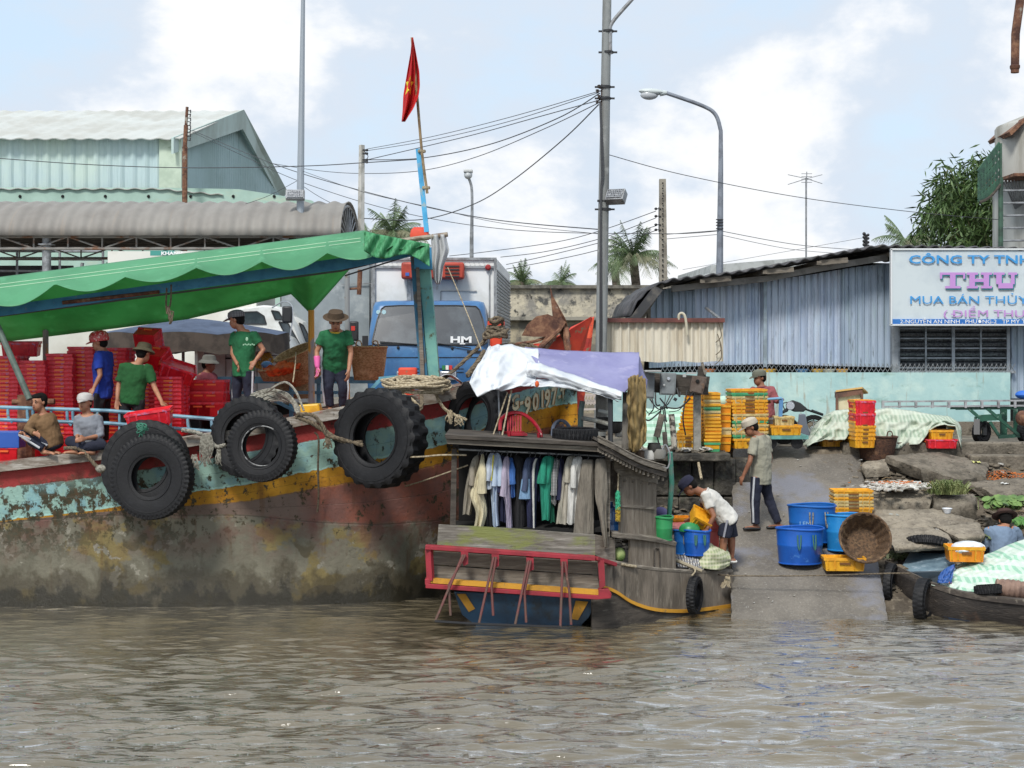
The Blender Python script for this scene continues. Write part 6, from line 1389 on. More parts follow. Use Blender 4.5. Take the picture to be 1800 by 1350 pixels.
pole([(1020,752,20.6),(1021,722,20.6),(1024,705,20.6)],.04,mat('pvc_greygreen',(112,132,128),[((84,100,98),6,.45,.6)],rough=.6),'grey green pipe standing behind the roof tyre','stand_pipe','pipe',9)
pole([(1024,735,20.5),(1046,739,20.3),(1072,746,20.1)],.032,mat('pvc_grey',(150,152,144),[((110,108,100),7,.45,.6)],rough=.6),'grey horizontal pipe tied to the black post','tie_pipe','pipe',9)
pole([(1053,722,20.4),(1075,727,20.3)],.028,mat('pvc_pale',(172,176,170),rough=.6),'short pale pipe above the tied grey pipe','tie_pipe','pipe',9)
pole([(1058,668,20.9),(1057,758,20.8)],.09,M_CONC,'square grey concrete stub under the canopy')
# far white lattice grille beyond the bow
mb=MB()
for i in range(9):mb.bar(W(1022+i*5.5,694,24.4),W(1022+i*5.5,712,24.4),.02,.02)
for i in range(10):mb.bar(W(1020+i*5.4,694,24.39),W(1025+i*5.4,706,24.39),.012,.012);mb.bar(W(1025+i*5.4,694,24.38),W(1020+i*5.4,706,24.38),.012,.012)
mb.bar(W(1018,694,24.4),W(1076,694,24.4),.03,.03);mb.bar(W(1018,708,24.4),W(1076,708,24.4),.03,.03)
mb.bar(W(1020,720,24.4),W(1076,718,24.4),.03,.03);mb.bar(W(1022,708,24.4),W(1022,770,24.4),.04,.04);mb.bar(W(1072,708,24.4),W(1072,770,24.4),.04,.04)
tag(mb.build('lattice_gate',mat('lattice_pale',(196,186,180)),smooth=0),'low pale lattice gate seen between the bow and the canopy post','gate')
# the canopy cloth
cp=thing('tarpaulin','white and lavender tarpaulin stretched over the houseboat roof poles','tarpaulin',W(980,660,20.4))
def sheet(rows,nu,nv,amp,fr_,seed,dep=0):
 """rows: list of polylines (px,py,Y) from top to bottom, blended"""
 rr_=[cr(r,8)for r in rows]
 def f(u,v):
  k=v*(len(rr_)-1);i=min(int(k),len(rr_)-2);t=k-i
  def at(L_):s=u*(len(L_)-1);j=min(int(s),len(L_)-2);return L_[j].lerp(L_[j+1],s-j)
  q=at(rr_[i]).lerp(at(rr_[i+1]),t);p=W(q.x,q.y,q.z);n=.5*mnoise.noise(Vector((u*fr_,v*fr_*.8,seed)))+.75-1.5*abs(mnoise.noise(Vector((u*fr_*1.1+v,v*fr_*.9-u,seed+4))))-.7*abs(mnoise.noise(Vector((u*fr_*2.6,v*fr_*1.7+u*2,seed+9))))
  return p+Vector((n*amp*.2,-n*amp,n*amp*.5))
 return MB().grid(f,nu,nv)
M_LAV=mat('lavender_sheet',(148,148,188),[((132,132,176),1.4,.42,.62),((164,162,196),4,.56,.7)],rough=.55,trans=.18)
M_WSH=mat('white_sheet',(222,226,230),[((198,204,212),1.6,.44,.62)],rough=.5,trans=.15)
sheet([[(922,611,21.2),(1000,617,21.2),(1060,620,21.2),(1123,620,21.2)],[(935,628,20.7),(1010,645,20.6),(1070,655,20.6),(1122,662,20.5)],[(945,642,20.4),(1000,664,20.2),(1050,682,20.1),(1098,690,20.0)]],50,24,.03,3,4).build('lavender_panel',M_LAV,cp,sol=.005,smooth=180)
sheet([[(1122,620,21.2),(1127,640,21.2),(1132,660,21.3)],[(1118,655,20.6),(1128,662,20.9),(1138,668,21.2)],[(1097,692,20.0),(1112,680,20.3),(1136,684,20.9)]],14,14,.03,4,7).build('side_flap',M_LAV,cp,sol=.005,smooth=180)
sheet([[(858,611,20.9),(874,607,21),(905,609,21.1),(944,616,21.0)],[(846,632,20.4),(870,628,20.5),(910,632,20.6),(948,636,20.5)],[(832,655,20.0),(862,658,20.0),(905,655,20.2),(946,655,20.25)],[(824,676,19.85),(858,676,19.9),(900,672,20.0),(940,672,20.1)],[(838,701,19.8),(862,690,19.8),(884,684,19.85),(930,680,20.0)]],44,44,.075,3.2,2).build('white_flap',M_WSH,cp,sol=.005,smooth=180)
sheet([[(926,636,20.3),(950,640,20.25),(1020,664,20.1),(1094,690,19.95)],[(924,652,20.05),(950,652,20.0),(1020,674,19.9),(1092,697,19.8)],[(926,664,20.1),(950,664,20.05),(1020,684,19.95),(1092,704,19.85)]],60,10,.035,5,5).build('rolled_hem',M_WSH,cp,sol=.005,smooth=180)
sheet([[(920,668,20.15),(960,668,20.1),(1020,680,20.0),(1070,693,19.95)],[(900,682,20.05),(940,680,20.0),(1015,686,19.95),(1088,708,19.9)]],60,8,.05,6,8).build('lower_fold',M_WSH,cp,sol=.005,smooth=180)
mb=MB().ball(W(944,675,19.92),(.03,.03,.045),8,5);mb.build('orange_tie',mat('tie_orange',(206,90,40)),cp)
o=sheet([[(1102,668,20.0),(1118,660,20.2),(1134,668,20.4)],[(1102,720,19.9),(1118,722,20.1),(1134,722,20.3)],[(1105,790,19.95),(1118,796,20.1),(1136,776,20.3)]],20,26,.09,5,3).build('khaki_cloth',mat('khaki',(150,128,84),[((122,102,66),5,.42,.6,(2,1,.5)),((90,76,54),14,.66,.72)],rough=.9,trans=.15),sol=.005,smooth=180);tag(o,'khaki cloth hanging at the right end of the houseboat canopy','cloth')
# clutter behind the right eave
rnd=random.Random(21);M_JUNK=[mat('junk_dark',(46,44,42)),mat('junk_brown',(92,74,58)),mat('junk_white',(196,194,188)),mat('junk_grey',(128,126,120))]
for i,(px,py,s,k,lb,cat)in enumerate(((1062,745,.17,0,'dark pot under the canopy beside the black post','pot'),(1082,752,.16,0,'black kettle right of the black post','kettle'),(1090,762,.11,2,'small white bowl on the roof edge','bowl'),(1141,800,.15,2,'white enamel bowl behind the curved eave','bowl'),(1127,800,.12,1,'brown jar behind the curved eave','jar'),(1157,798,.16,3,'grey basin at the end of the eave','basin'),(1150,788,.14,0,'dark pan leaning by the green pipe','pan'))):
 c=W(px,py+s*60,20.5);o=MB().lathe(c,[(.3*s,0),(.62*s,.1*s),(.7*s,.55*s),(.6*s,.95*s),(.66*s,1.0*s),(.56*s,.96*s),(.3*s,.3*s)],16).build(cat,M_JUNK[k]);tag(o,lb,cat)
pole([(1178,795,20.5),(1181,850,20.6),(1174,930,20.8)],.035,mat('pipe_green',(70,136,120),[((110,130,122),4,.5,.6)],rough=.5),'green plastic pipe standing between houseboat and quay','stand_pipe','pipe',10)
pole([(1168,760,20.7),(1171,800,20.6)],.035,M_WOODD,'dark wooden stake topping the green pipe','stake','stake')
pole([(1164,728,21.8),(1154,768,21.8)],.05,M_WOODG,'leaning grey stake with a rounded end behind the eave','stake','stake')
pole([(1180,728,21.6),(1186,790,21.6)],.045,mat('stick_white',(176,170,158),[((70,66,60),9,.48,.54)]),'crooked whitish stake with dark bands','stake','stake')
pole([(1226,805,23.8),(1233,842,23.4)],.022,M_ROPE,'pale thin stick leaning on the quay wall','stick','stick')
o=MB().tube(cr([W(1164,820,20.1),W(1174,822,20.1),W(1178,800,20.1),W(1170,782,20.1),W(1164,790,20.1)],5),.012,6).build('hose',M_STEEL);tag(o,'thin grey hose curling at the end of the eave','hose')
# tyre fender
o=tyre_mb(.30,.20,.13,30,.01).build('tyre',M_RUBBER,local=True,smooth=28);o.location=W(1221,1046,20.3);o.rotation_euler=(0,0,R(68));o.scale=(.9,1,.86);tag(o,'narrow tyre fender hanging on the houseboat side','tyre')
o=MB().tube(cr([W(1216,1012,20.2),W(1222,1004,20.3),W(1219,998,20.4)],4),.012,5).build('fender_line',M_ROPE);tag(o,'short pale line holding the houseboat tyre fender','rope')
# rope from houseboat to small boat
o=MB().tube(cr([W(1258,1008,20.9),W(1285,1012,20.7),W(1420,1012,20.6),W(1560,1008,20.5),W(1600,1008,20.5)],6),.010,5).build('mooring_line',M_ROPED);tag(o,'long mooring line stretched across the ramp','rope')
mb=MB();rnd=random.Random(6)
for i in range(24):mb.tube(cr([W(1279,1010,20.8),W(1279+rnd.uniform(-5,6),1018,20.78),W(1276+rnd.uniform(-9,9),1028+rnd.uniform(-4,6),20.78)],3),.009,4)
tag(mb.build('rope_tassel',M_ROPE),'frayed rope tassel at the ramp edge','rope')
# ================================================================== TUBS, BASKETS, CRATES
def tub(name,label,px,pyb,Y,wpx,hpx,m,sy=.75,taper=.86,rope=True,fill=None,group='plastic tubs on the ramp',rim=.012):
 c=W(px,pyb,Y);rx=wpx/2/F*Y;h=hpx/F*Y;t=thing(name,label,'tub',c,group=group)
 pr=[(rx*taper,0),(rx*(taper+.01),.01),(rx*.94,h*.5),(rx*.955,h*.52),(rx*.955,h*.56),(rx*.945,h*.58),(rx*.985,h*.93),(rx*1.0,h),(rx*.97,h),(rx*.93,h*.55),(rx*taper*.97,.03),(0.01,.03)]
 MB().lathe(c,pr,40,1,sy).build('body',m,t,smooth=50)
 MB().tube([c+Vector((rx*1.0*math.cos(a),rx*sy*math.sin(a),h+.008*math.sin(2*a)))for a in[2*math.pi*i/40 for i in range(41)]],rim+.003,6,False).build('rim',m,t)
 MB().tube([c+Vector((rx*taper*1.01*math.cos(a),rx*taper*sy*1.01*math.sin(a),.012))for a in[2*math.pi*i/40 for i in range(41)]],.012,6,False).build('foot_ring',m,t)
 for a in(R(-62),R(-100))if rope else():
  P=[];
  for k in range(7):
   u=k/6;aa=a+R(4*math.cos(math.pi*u));z=h*(.86-.42*math.sin(math.pi*u));q=rx*(.99+.05*math.sin(math.pi*u));P.append(c+Vector((q*math.cos(aa),q*sy*math.sin(aa)-.015,z)))
  if rope is not True and a<R(-90):continue
  MB().tube(P,.011,5).build('rope_handle',M_ROPEG if m is not M_TUBD else mat('rope_green',(60,110,100)),t)
 if fill:MB().lathe(c+Vector((0,0,h*fill[0])),[(rx*.93,0),(.01,.0)],24,1,sy,cap=False).build('contents',fill[1],t)
 return t
M_TUBD=mat('tub_blue',(26,92,184),[((20,78,164),2,.45,.6),((70,124,196),8,.62,.7)],rough=.38)
M_TUBL=mat('tub_pale_blue',(40,136,204),[((30,120,190),2,.45,.6),((100,164,210),9,.62,.7)],rough=.38)
M_TUBG=mat('tub_green',(46,142,84),[((36,122,70),2,.45,.6)],rough=.4)
M_MURK=mat('murky_fill',(34,52,74),rough=.15)
t1=tub('blue_tub','deep blue oval tub, nearest to the water on the ramp',1406,990,21.45,84,62,M_TUBD,fill=(.8,M_MURK))
t2=tub('blue_tub','blue tub with faded lettering behind the nearest tub',1427,952,22.05,84,64,mat('tub_blue_b',(28,98,176),[((22,82,156),2,.45,.6)],rough=.38),fill=(.86,M_MURK))
text('LEM',.07,W(1399,921,22.05)+Vector((0,-.262,0)),mat('faded_white',(130,170,206)),t2,xs=1.0)
t3=tub('blue_tub','paler sky blue tub behind the leaning basket',1484,967,21.85,67,62,M_TUBL,fill=(.86,M_MURK))
tub('blue_tub','left of the two blue tubs inside the houseboat',1205,974,20.95,42,42,mat('tub_mid',(36,110,190),rough=.4),group='tubs inside the houseboat')
tub('blue_tub','right blue tub under the green bowl in the houseboat',1225,976,20.8,48,44,M_TUBD,group='tubs inside the houseboat')
tub('green_bucket','green bucket on the side ledge of the houseboat',1166,950,20.25,34,41,M_TUBG,sy=1,rope=False,group='tubs inside the houseboat')
o=MB().lathe(W(1212,933,20.85),[(.14,0),(.13,.05),(.10,.09),(.05,.115),(.01,.12)],24,1.1,1).build('green_bowl',M_TUBG);tag(o,'upturned green bowl lying on the blue tub','bowl')
mb=MB();rnd=random.Random(8)
for c0,n in((W(1425,896,22.05),30),(W(1490,911,21.85),22)):
 for i in range(n):mb.ball(c0+Vector((rnd.uniform(-.09,.09),rnd.uniform(-.1,.1),rnd.uniform(-.02,.03))),rnd.uniform(.012,.028),6,4)
tag(mb.build('shellfish',mat('shells',(108,104,90),[((70,70,60),30,.45,.55)])),kind='stuff')
o=MB().prism([W(1180,918,21.3),W(1248,916,21.3),W(1250,926,21.0),W(1180,928,21.0)],(0,0,-.06)).build('pink_tray',mat('pink_plastic',(222,130,128),rough=.4),smooth=0,bevel=.01);tag(o,'pink plastic tray between the crates and the blue tubs','tray')
o=MB().box(W(1250,950,21.4),(.17,.3,.62),taper=(1.2,1.1)).box(W(1250,930,21.38),(.22,.34,.03)).build('pink_crate',mat('pink_red',(224,104,98),rough=.4),smooth=0,bevel=.01);tag(o,'pink red plastic stool behind the bending man','stool')
# lavender cap / cloth heap behind green bucket
o=MB().ball(W(1161,902,21.0),(.11,.12,.09),14,8).ball(W(1168,908,20.95),(.14,.12,.05),14,6).build('lavender_cap',mat('lavender_cloth',(104,98,140),rough=.9));tag(o,'lavender grey cloth cap behind the green bucket','cap')
# woven sacks and sheets in the boat
o=sheet([[(1228,975,21.0),(1240,956,21.0),(1256,960,21.0),(1282,972,21.1)],[(1220,985,20.8),(1240,972,20.7),(1262,976,20.7),(1284,985,20.9)],[(1215,996,20.75),(1238,1000,20.6),(1262,1003,20.7),(1280,996,20.9)]],34,24,.05,3,12).build('woven_sack',stripes('sack_weave',(176,178,144),(148,158,120),7,'X',(206,204,180),6,'Z'),sol=.01,smooth=180);tag(o,'yellow green checked sack heaped at the houseboat bow','sack')
o=sheet([[(1186,968,21.0),(1205,972,20.9),(1225,980,20.8)],[(1186,985,20.8),(1210,988,20.6),(1238,990,20.7)],[(1190,1000,20.6),(1215,1004,20.5),(1236,1002,20.6)]],30,20,.05,4,5).build('checked_cloth',stripes('check_grey',(186,184,178),(96,88,84),9,'X',(110,116,130),9,'Z'),sol=.01,smooth=180);tag(o,'grey and brown checked cloth below the blue tubs','cloth')
pole([(1184,983,20.5),(1234,1004,20.4)],.026,mat('pale_stick',(150,140,118)),'pale stick lying over the houseboat gunwale','stick','stick')
# baskets 
def basket(label,c,r0,r1,h,m,sy=1,rot=None,group=None,handles=True,name='wicker_basket'):
 t=thing(name,label,'basket',c,0 if rot is None else rot,group)
 n=72;prof=[(r0,0)]+[(r0+(r1-r0)*(k/14)**.8,h*k/14)for k in range(1,15)]
 rings=[]
 for k,(r,z)in enumerate(prof):rings.append([Vector(((r+.006*(1 if(j+k)%2 else-1))*math.cos(2*math.pi*j/n),(r+.006*(1 if(j+k)%2 else-1))*sy*math.sin(2*math.pi*j/n),z))for j in range(n)])
 for k,(r,z)in reversed(list(enumerate(prof))):r2=r-.022;rings.append([Vector(((r2+.007*(1 if j%4<2 else-1))*math.cos(2*math.pi*j/n),(r2+.007*(1 if j%4<2 else-1))*sy*math.sin(2*math.pi*j/n),z+(.0 if k else.02)))for j in range(n)])
 MB().loft(rings).build('weave',m,t,local=True,smooth=30)
 MB().tube([Vector((r1*math.cos(a),r1*sy*math.sin(a),h))for a in[2*math.pi*i/40 for i in range(41)]],.018,7,False).build('rim',m,t,local=True)
 if handles:
  for s in(-1,1):MB().tube(cr([Vector((s*r1*.45-.05,-r1*sy*.85,h)),Vector((s*r1*.45-.03,-r1*sy*.85,h+.09)),Vector((s*r1*.45+.03,-r1*sy*.85,h+.09)),Vector((s*r1*.45+.05,-r1*sy*.85,h))],4),.01,5).build('handle',m,t,local=True)
 return t
def wick(n,c,c2,c3):return mat(n,c,[(c2,26,.42,.58,(1,1,2.4)),(c3,8,.56,.7)],rough=.85,bump=(60,.012,(1,1,2)))
M_WTAN=wick('wicker_tan',(176,146,104),(134,106,70),(200,174,134));M_WBRN=wick('wicker_brown',(92,62,46),(58,40,32),(122,90,66));M_WMID=wick('wicker_mid',(104,80,58),(70,54,40),(140,114,84))
basket('big tan wicker basket beside the hatted man with the pink glove',W(648,668,23.4),.22,.29,.52,M_WTAN,rot=0)
basket('tall tan basket tipped over beside the yellow pipe',W(540,668,23.6),.24,.34,.50,M_WTAN,rot=(R(14),R(-22),0),handles=False)
basket('flat tan basket carrying orange cloth',W(493,670,23.4),.26,.34,.16,M_WTAN,rot=0,handles=False)
basket('lower tan basket behind the blue timber frame',W(518,700,24.6),.3,.33,.3,M_WTAN,rot=0,handles=False)
basket('dark brown wicker basket with two handles at the ramp top',Vector((X_(1541,24.9),24.9,1.80)),.25,.33,.40,M_WBRN,rot=(0,R(2),0),sy=.8)
o_=basket('large brown basket tipped on its side against the blue tub',W(1546,1002,21.9),.22,.36,.30,M_WMID,handles=False,rot=0)
rot=(Matrix.Rotation(R(-8),3,'Y')@Matrix.Rotation(R(68),3,'X'));o_.rotation_euler=rot.to_euler();o_.location=W(1521,945,21.05)-rot@Vector((0,0,.30))
o=sheet([[(462,648,23.4),(485,640,23.3),(505,636,23.3),(524,634,23.4)],[(466,656,23.1),(490,650,23.0),(512,648,23.0),(528,642,23.2)],[(474,664,23.15),(492,662,23.1),(510,657,23.1),(524,650,23.2)]],30,16,.10,5,6).build('orange_cloth',mat('orange_cloth',(214,104,50),[((176,74,34),7,.45,.6)],rough=.85),sol=.01,smooth=180);tag(o,'crumpled orange cloth heaped on the flat basket','cloth')
o=MB().ball(W(469,641,23.35),(.09,.08,.06),10,6).build('blue_cloth',mat('bluecl',(96,136,186)));tag(o,'small blue cloth beside the orange one','cloth')
# crates 
def crate_proto(name,L_,Wd,Hh,m,mrim,mh,label,cat='crate'):
 """open fish crate, tapered, with lip, ribs and grip holes; long side on X"""
 t=thing(name,label,cat,(0,0,-50));t1,t2=.90,.88;mb=MB();w=.012
 def ring(s,z,o=0):return[Vector((sx*(L_/2*s-o),sy*(Wd/2*s-o),z))for sx,sy in((-1,-1),(1,-1),(1,1),(-1,1))]
 mb.loft([ring(.90,0),ring(1-.02,Hh),ring(1-.02,Hh,w),ring(.90,.012,w)]);mb.build('body',m,t,local=True,smooth=0)
 mb=MB();mb.loft([ring(1,Hh-.035),ring(1.015,Hh-.03),ring(1.015,Hh+.004),ring(.965,Hh+.004),ring(.965,Hh-.03)])
 for sx in(-.86,-.5,.5,.86):mb.bar((sx*L_/2*.93,-Wd/2*.93,.02),(sx*L_/2*.97,-Wd/2*.99,Hh-.03),.022,.012)
 mb.build('rim',mrim,t,local=True,smooth=0)
 for s in(-1,1):
  (MB().box((s*L_/2*.995,0,Hh-.062),(.02,Wd*.34,.026))if m is M_CR else MB().box((0,s*Wd/2*1.0,Hh-.065),(L_*.26,.02,.028))).build('handle',mh,t,local=True,smooth=0)
 return t
def plast(n,c,c2,r=.42):return mat(n,c,[(c2,5,.42,.62),(tuple(min(255,int(v*1.1+24))for v in c),22,.62,.72)],rough=r)
M_CR=plast('crate_red',(216,28,42),(184,18,34));M_CRR=mat('crate_red_rim',(232,62,74),[((204,36,58),7,.45,.6),((190,110,146),14,.56,.64)],rough=.45);M_CRH=mat('grip_orange',(240,120,60),rough=.5)
M_CY=plast('crate_yellow',(224,166,38),(200,140,28));M_CYR=plast('crate_yellow_rim',(232,170,44),(206,140,30));M_HOL=mat('hole_brown',(110,70,24))
M_CG=plast('crate_green',(70,160,110),(54,136,92));M_CW=plast('crate_pale',(206,190,140),(176,150,90));M_CO=plast('crate_orange',(226,142,30),(200,118,24))
RC=crate_proto('fish_crate',.56,.40,.22,M_CR,M_CRR,M_CRH,'x');YC_=crate_proto('fish_crate',.56,.36,.16,M_CY,M_CYR,M_HOL,'x')
YGn=crate_proto('fish_crate',.56,.36,.16,M_CG,M_CG,M_HOL,'x');YW=crate_proto('fish_crate',.56,.36,.16,M_CW,M_CW,M_HOL,'x');YO=crate_proto('fish_crate',.56,.36,.16,M_CO,M_CY,M_HOL,'x')
PROTOS=[RC,YC_,YGn,YW,YO]
def stack(proto,px,ptop,Y,zb,n=None,pitch=.062,rz=90,Hh=.22,where='',group='',seed=0,colw='red',lean=(0,0),mix=None,jit=2,sc=1,long_=False):
 rnd=random.Random(seed);zt=Z_(ptop,Y);k=n or max(1,int(round((zt-Hh-zb)/pitch))+1);
 for i in range(k):
  z=zt-Hh*(sc if not isinstance(sc,tuple)else sc[2])-(k-1-i)*pitch;pr=proto;cw=colw
  if mix:
   q=mix(k-1-i,rnd)
   if q:pr,cw=q
  f=i/max(k-1,1);top=k-1-i
  lb=('topmost' if top==0 else('lowest' if i==0 else ORD[top]+' from the top'))+' '+cw+' crate '+where
  dup(pr,(X_(px,Y)+lean[0]*(f-.5)+rnd.uniform(-.006,.006),Y+lean[1]*(f-.5)+rnd.uniform(-.01,.01),z),(R(rnd.uniform(-.6,.6)),R(rnd.uniform(-.6,.6)),R(rz+rnd.uniform(-jit,jit))),lb,group,sc)
GR='red crates stacked on the fishing boat deck'
YD=22.6
for px,pt,Y,w,seed in((18,626,22.5,'in the stack at the left picture edge',1),(66,634,22.55,'in the stack behind the seated boy',2),(114,622,22.7,'in the stack above the capped sitter',3),(152,610,22.9,'in the stack in front of the blue polo man',4),(207,612,23.1,'in the stack between the two standing men',5),(262,652,23.1,'in the stack behind the bending man',6),(303,662,22.7,'in the stack right of the bending man',7)):
 mixer=None
 if seed==4:mixer=lambda t,r:(YC_,'yellow')if t==7 else None
 stack(RC,px,pt,Y,deckz(px)+.05,where=w,group=GR,seed=seed,mix=mixer,sc=(.8,1,1)if False else 1)
for px,py,Y,a,lb in((256,607,22.9,(R(8),R(68),R(80)),'red crate tipped on end on top, above the bucket hat'),(276,640,22.8,(R(10),R(52),R(70)),'red crate leaning beside the bucket hat'),(306,655,22.7,(R(20),R(18),R(20)),'red crate tilted on the stack right of the bending man'),(38,618,23.0,(R(3),0,R(10)),'red crate laid crosswise on the leftmost stacks')):
 dup(RC,W(px,py+8,Y),a,lb,GR)
for i,px in enumerate((332,354,376)):
 for k in range(3):dup(RC,(X_(px,23.3),23.3+.02*k,Z_(731,23.3)+k*.17),(0,0,R(90+k)),['dark lowest','dark middle','dark top'][k]+' red crate '+['left','in the centre','right'][i]+' of the row beside the blue post',GR)
dup(RC,W(395,712,24.3),(0,0,R(90)),'red crate just right of the blue post',GR);dup(RC,W(395,730,24.3),(0,0,R(92)),'lower red crate just right of the blue post',GR)
dup(RC,W(266,748,21.15),(R(4),R(-9),R(6)),'bright red crate being set on the rail above the upper tyre',GR,(1.15,1,1))
# yellow ones on the quay
GY='yellow crates stacked on the quay'
def my(seq):
 return lambda t,r:{'g':(YGn,'green'),'w':(YW,'pale yellow'),'o':(YO,'orange'),'r':(RC,'red')}.get(seq[t]if t<len(seq)else '',None)
stack(YC_,1206,762,24.2,2.0,where='in the low stack left of the concrete post',group=GY,seed=11,Hh=.16,pitch=.055,rz=4,colw='yellow',mix=my('  w wg '),sc=(.68,1,1))
stack(YO,1221,692,24.9,2.0,where='in the tall stack behind the concrete post',group=GY,seed=12,Hh=.16,pitch=.062,rz=60,colw='orange',lean=(.16,0),sc=(.6,1,1))
stack(YC_,1249,690,24.35,2.0,where='in the slim stack right of the concrete post',group=GY,seed=13,Hh=.16,pitch=.058,rz=90,colw='yellow',mix=my('  w gw   o    g'),sc=(1,.72,1))
stack(YO,1272,712,24.6,2.0,where='in the open stack between slim and leaning ones',group=GY,seed=14,Hh=.16,pitch=.12,rz=85,colw='orange',mix=my('   w'),sc=(1,.6,1.0))
stack(YC_,1313,684,24.6,2.0,where='in the wide leaning stack beside the trolley man',group=GY,seed=15,Hh=.16,pitch=.058,rz=6,colw='yellow',lean=(-.02,0),mix=my('ogw oo w gw wg  w'),sc=(1.08,1.1,1))
dup(YC_,W(1378,764,24.8),(0,0,R(2)),'long yellow crate on the trolley bed',GY,(.95,1,1));dup(YW,W(1377,747,24.8),(0,0,R(-3)),'pale small crate on top of the trolley load',GY,(.6,.9,.9));dup(YC_,W(1352,764,25.3),(0,0,R(80)),'yellow crate at the back of the trolley bed',GY,(.8,.8,1))
stack(YC_,1515,703,24.75,2.0,where='in the stack in front of the striped sheet',group=GY,seed=16,Hh=.16,pitch=.07,rz=5,colw='yellow',mix=my('or  r'),sc=(.62,1,1))
dup(YC_,(X_(1651,25.0),25.0,Z_(772,25.0)),(0,0,0),'yellow crate half under the right end of the striped sheet',GY,(.68,1,1));dup(RC,(X_(1651,25.0),25.0,Z_(787,25.0)),(0,0,0),'red crate under the yellow one at the striped sheet end',GY,(.9,1,.68))
for i,px in enumerate((1455,1480)):dup(YC_,(X_(px,25.4),25.4,2.0),(0,0,R(3)),['left','right'][i]+' yellow crate under the hanging corner of the striped sheet',GY,(.5,1,1))
for k in range(6):dup(YW if k in(1,2,4)else YC_,(X_(1496,22.6),22.6,Z_(906,22.6)+k*.052),(0,0,R(1-k*.4)),['lowest','second','third','fourth','fifth','topmost'][k]+' crate of the nested pile standing on the ramp','crates on the ramp',(1.06,1,.85))
dup(YC_,W(1482,1001,21.2),(0,0,R(-3)),'single yellow crate below the leaning basket on the ramp','crates on the ramp',(1.05,.95,1.15))
dup(YO,W(1200,928,21.5),(0,0,R(5)),'orange crate behind the blue tubs in the houseboat','crates in the houseboat',(.62,1,1));dup(YO,W(1238,924,21.6),(0,0,R(-4)),'orange crate nearest the bending man','crates in the houseboat',(.5,1,1))
dup(YC_,W(1226,918,21.0),(R(30),R(28),R(10)),'yellow crate held tilted by the bending man','crates in the houseboat',(.5,.9,.9))
dup(YO,W(1695,985,20.9),(0,0,R(-6)),'yellow crate filled with ice in the small boat','crates in the small boat',(.9,1,1.3))
for p in PROTOS:
 for c in list(p.children):bpy.data.objects.remove(c)
 bpy.data.objects.remove(p)
o=MB().ball(W(1702,963,20.9),(.25,.17,.10),16,8).ball(W(1690,967,20.85),(.2,.14,.06),12,6).build('ice_bag',mat('ice_white',(216,220,222),[((190,196,204),9,.45,.6)],rough=.5,bump=(18,.03)));tag(o,'white heap of ice on the yellow crate in the small boat','ice')
o=MB().box(W(545,722,21.9),(.38,.3,.2),(0,R(-4),0),taper=(.8,.9)).build('yellow_box',mat('box_yellow',(222,178,40),[((196,150,30),4,.45,.6)],rough=.45),smooth=0,bevel=.02);tag(o,'yellow plastic box on deck left of the hatted man','box')
o=MB().box(W(560,724,22.2),(.5,.35,.10)).build('wooden_hatch',M_RUST,smooth=0);tag(o,'low rusty hatch board behind the yellow box','hatch')
o=MB().box(W(14,772,21.4),(.42,.3,.24)).build('blue_box',mat('box_blue',(36,84,170),rough=.4),smooth=0,bevel=.01);tag(o,'blue plastic box beside the seated boy','box')
# striped sheets over the heaps 
M_STR=stripes('striped_sheet',(178,188,172),(152,168,150),4.6,'X',(192,198,184),1.3,'Z',rough=.8)
heap=thing('striped_sheet','pale green striped sheet covering a long heap of crates by the wall','sheet',W(1555,785,25.3))
tops=[(1418,782),(1432,760),(1446,738),(1466,722),(1495,719),(1530,722),(1560,717),(1600,722),(1640,729),(1668,732),(1684,742),(1690,752)]
bots=[(1419,786),(1432,780),(1450,770),(1470,776),(1486,772),(1494,756),(1510,768),(1540,786),(1590,787),(1615,780),(1634,758),(1660,744),(1680,752),(1690,790)]
def hs(u,v):
 px=1418+272*u;t=np.interp(px,*zip(*tops));b_=np.interp(px,*zip(*bots));py=t+(b_-t)*v;n=mnoise.noise(Vector((u*9,v*1.5,3)))*.10+.09-.22*abs(mnoise.noise(Vector((u*13+v*2,v*3-u*4,6))))+.03*math.sin(u*34+v*3)*v
 return W(px,py,25.5-.55*v**.7-n)+Vector((0,0,.02*math.sin(u*40)*v))
MB().grid(hs,110,26).build('cloth',M_STR,heap,sol=.01,smooth=180)
mb=MB();mb.grid(lambda u,v:hs(u,0)+Vector((0,.0+.7*v,-.10*v)),110,5);mb.build('cloth_top',M_STR,heap,sol=.01,smooth=180)
mb=MB().box((X_(1560,25.7),25.85,2.25),(2.0,.5,.5));tag(mb.build('covered_box',M_WOODD,smooth=0,bevel=.02),'dark box under the middle of the striped sheet','box')
wbx=thing('wooden_box','pale panelled box with a brown frame behind the orange crate stack','box',W(1498,725,26.2))
MB().prism([W(1472,728,26.2),W(1514,728,26.2),W(1514,692,26.2),W(1472,698,26.2)],(.1,.5,0)).build('panel',mat('box_panel',(206,194,162),[((184,168,130),4,.45,.6)]),wbx,smooth=0)
mb=MB().prism([W(1469,700,26.15),W(1516,693,26.15),W(1516,684,26.15),W(1469,690,26.15)],(.1,.55,0)).bar(W(1471,728,26.15),W(1471,692,26.15),.04,.04).bar(W(1515,728,26.15),W(1515,690,26.15),.04,.04);mb.build('frame',mat('box_frame',(112,78,62),[((84,60,50),4,.45,.6)]),wbx,smooth=0)
MB().prism([W(1469,689,26.13),W(1516,683,26.13),W(1526,692,26.7),W(1478,696,26.7)],(0,0,.03)).build('lid',mat('box_lid',(206,166,100)),wbx,smooth=0)
heap2=thing('striped_sheet','pale green plastic sheet over the goods behind the meter boxes','sheet',W(1165,785,25.2))
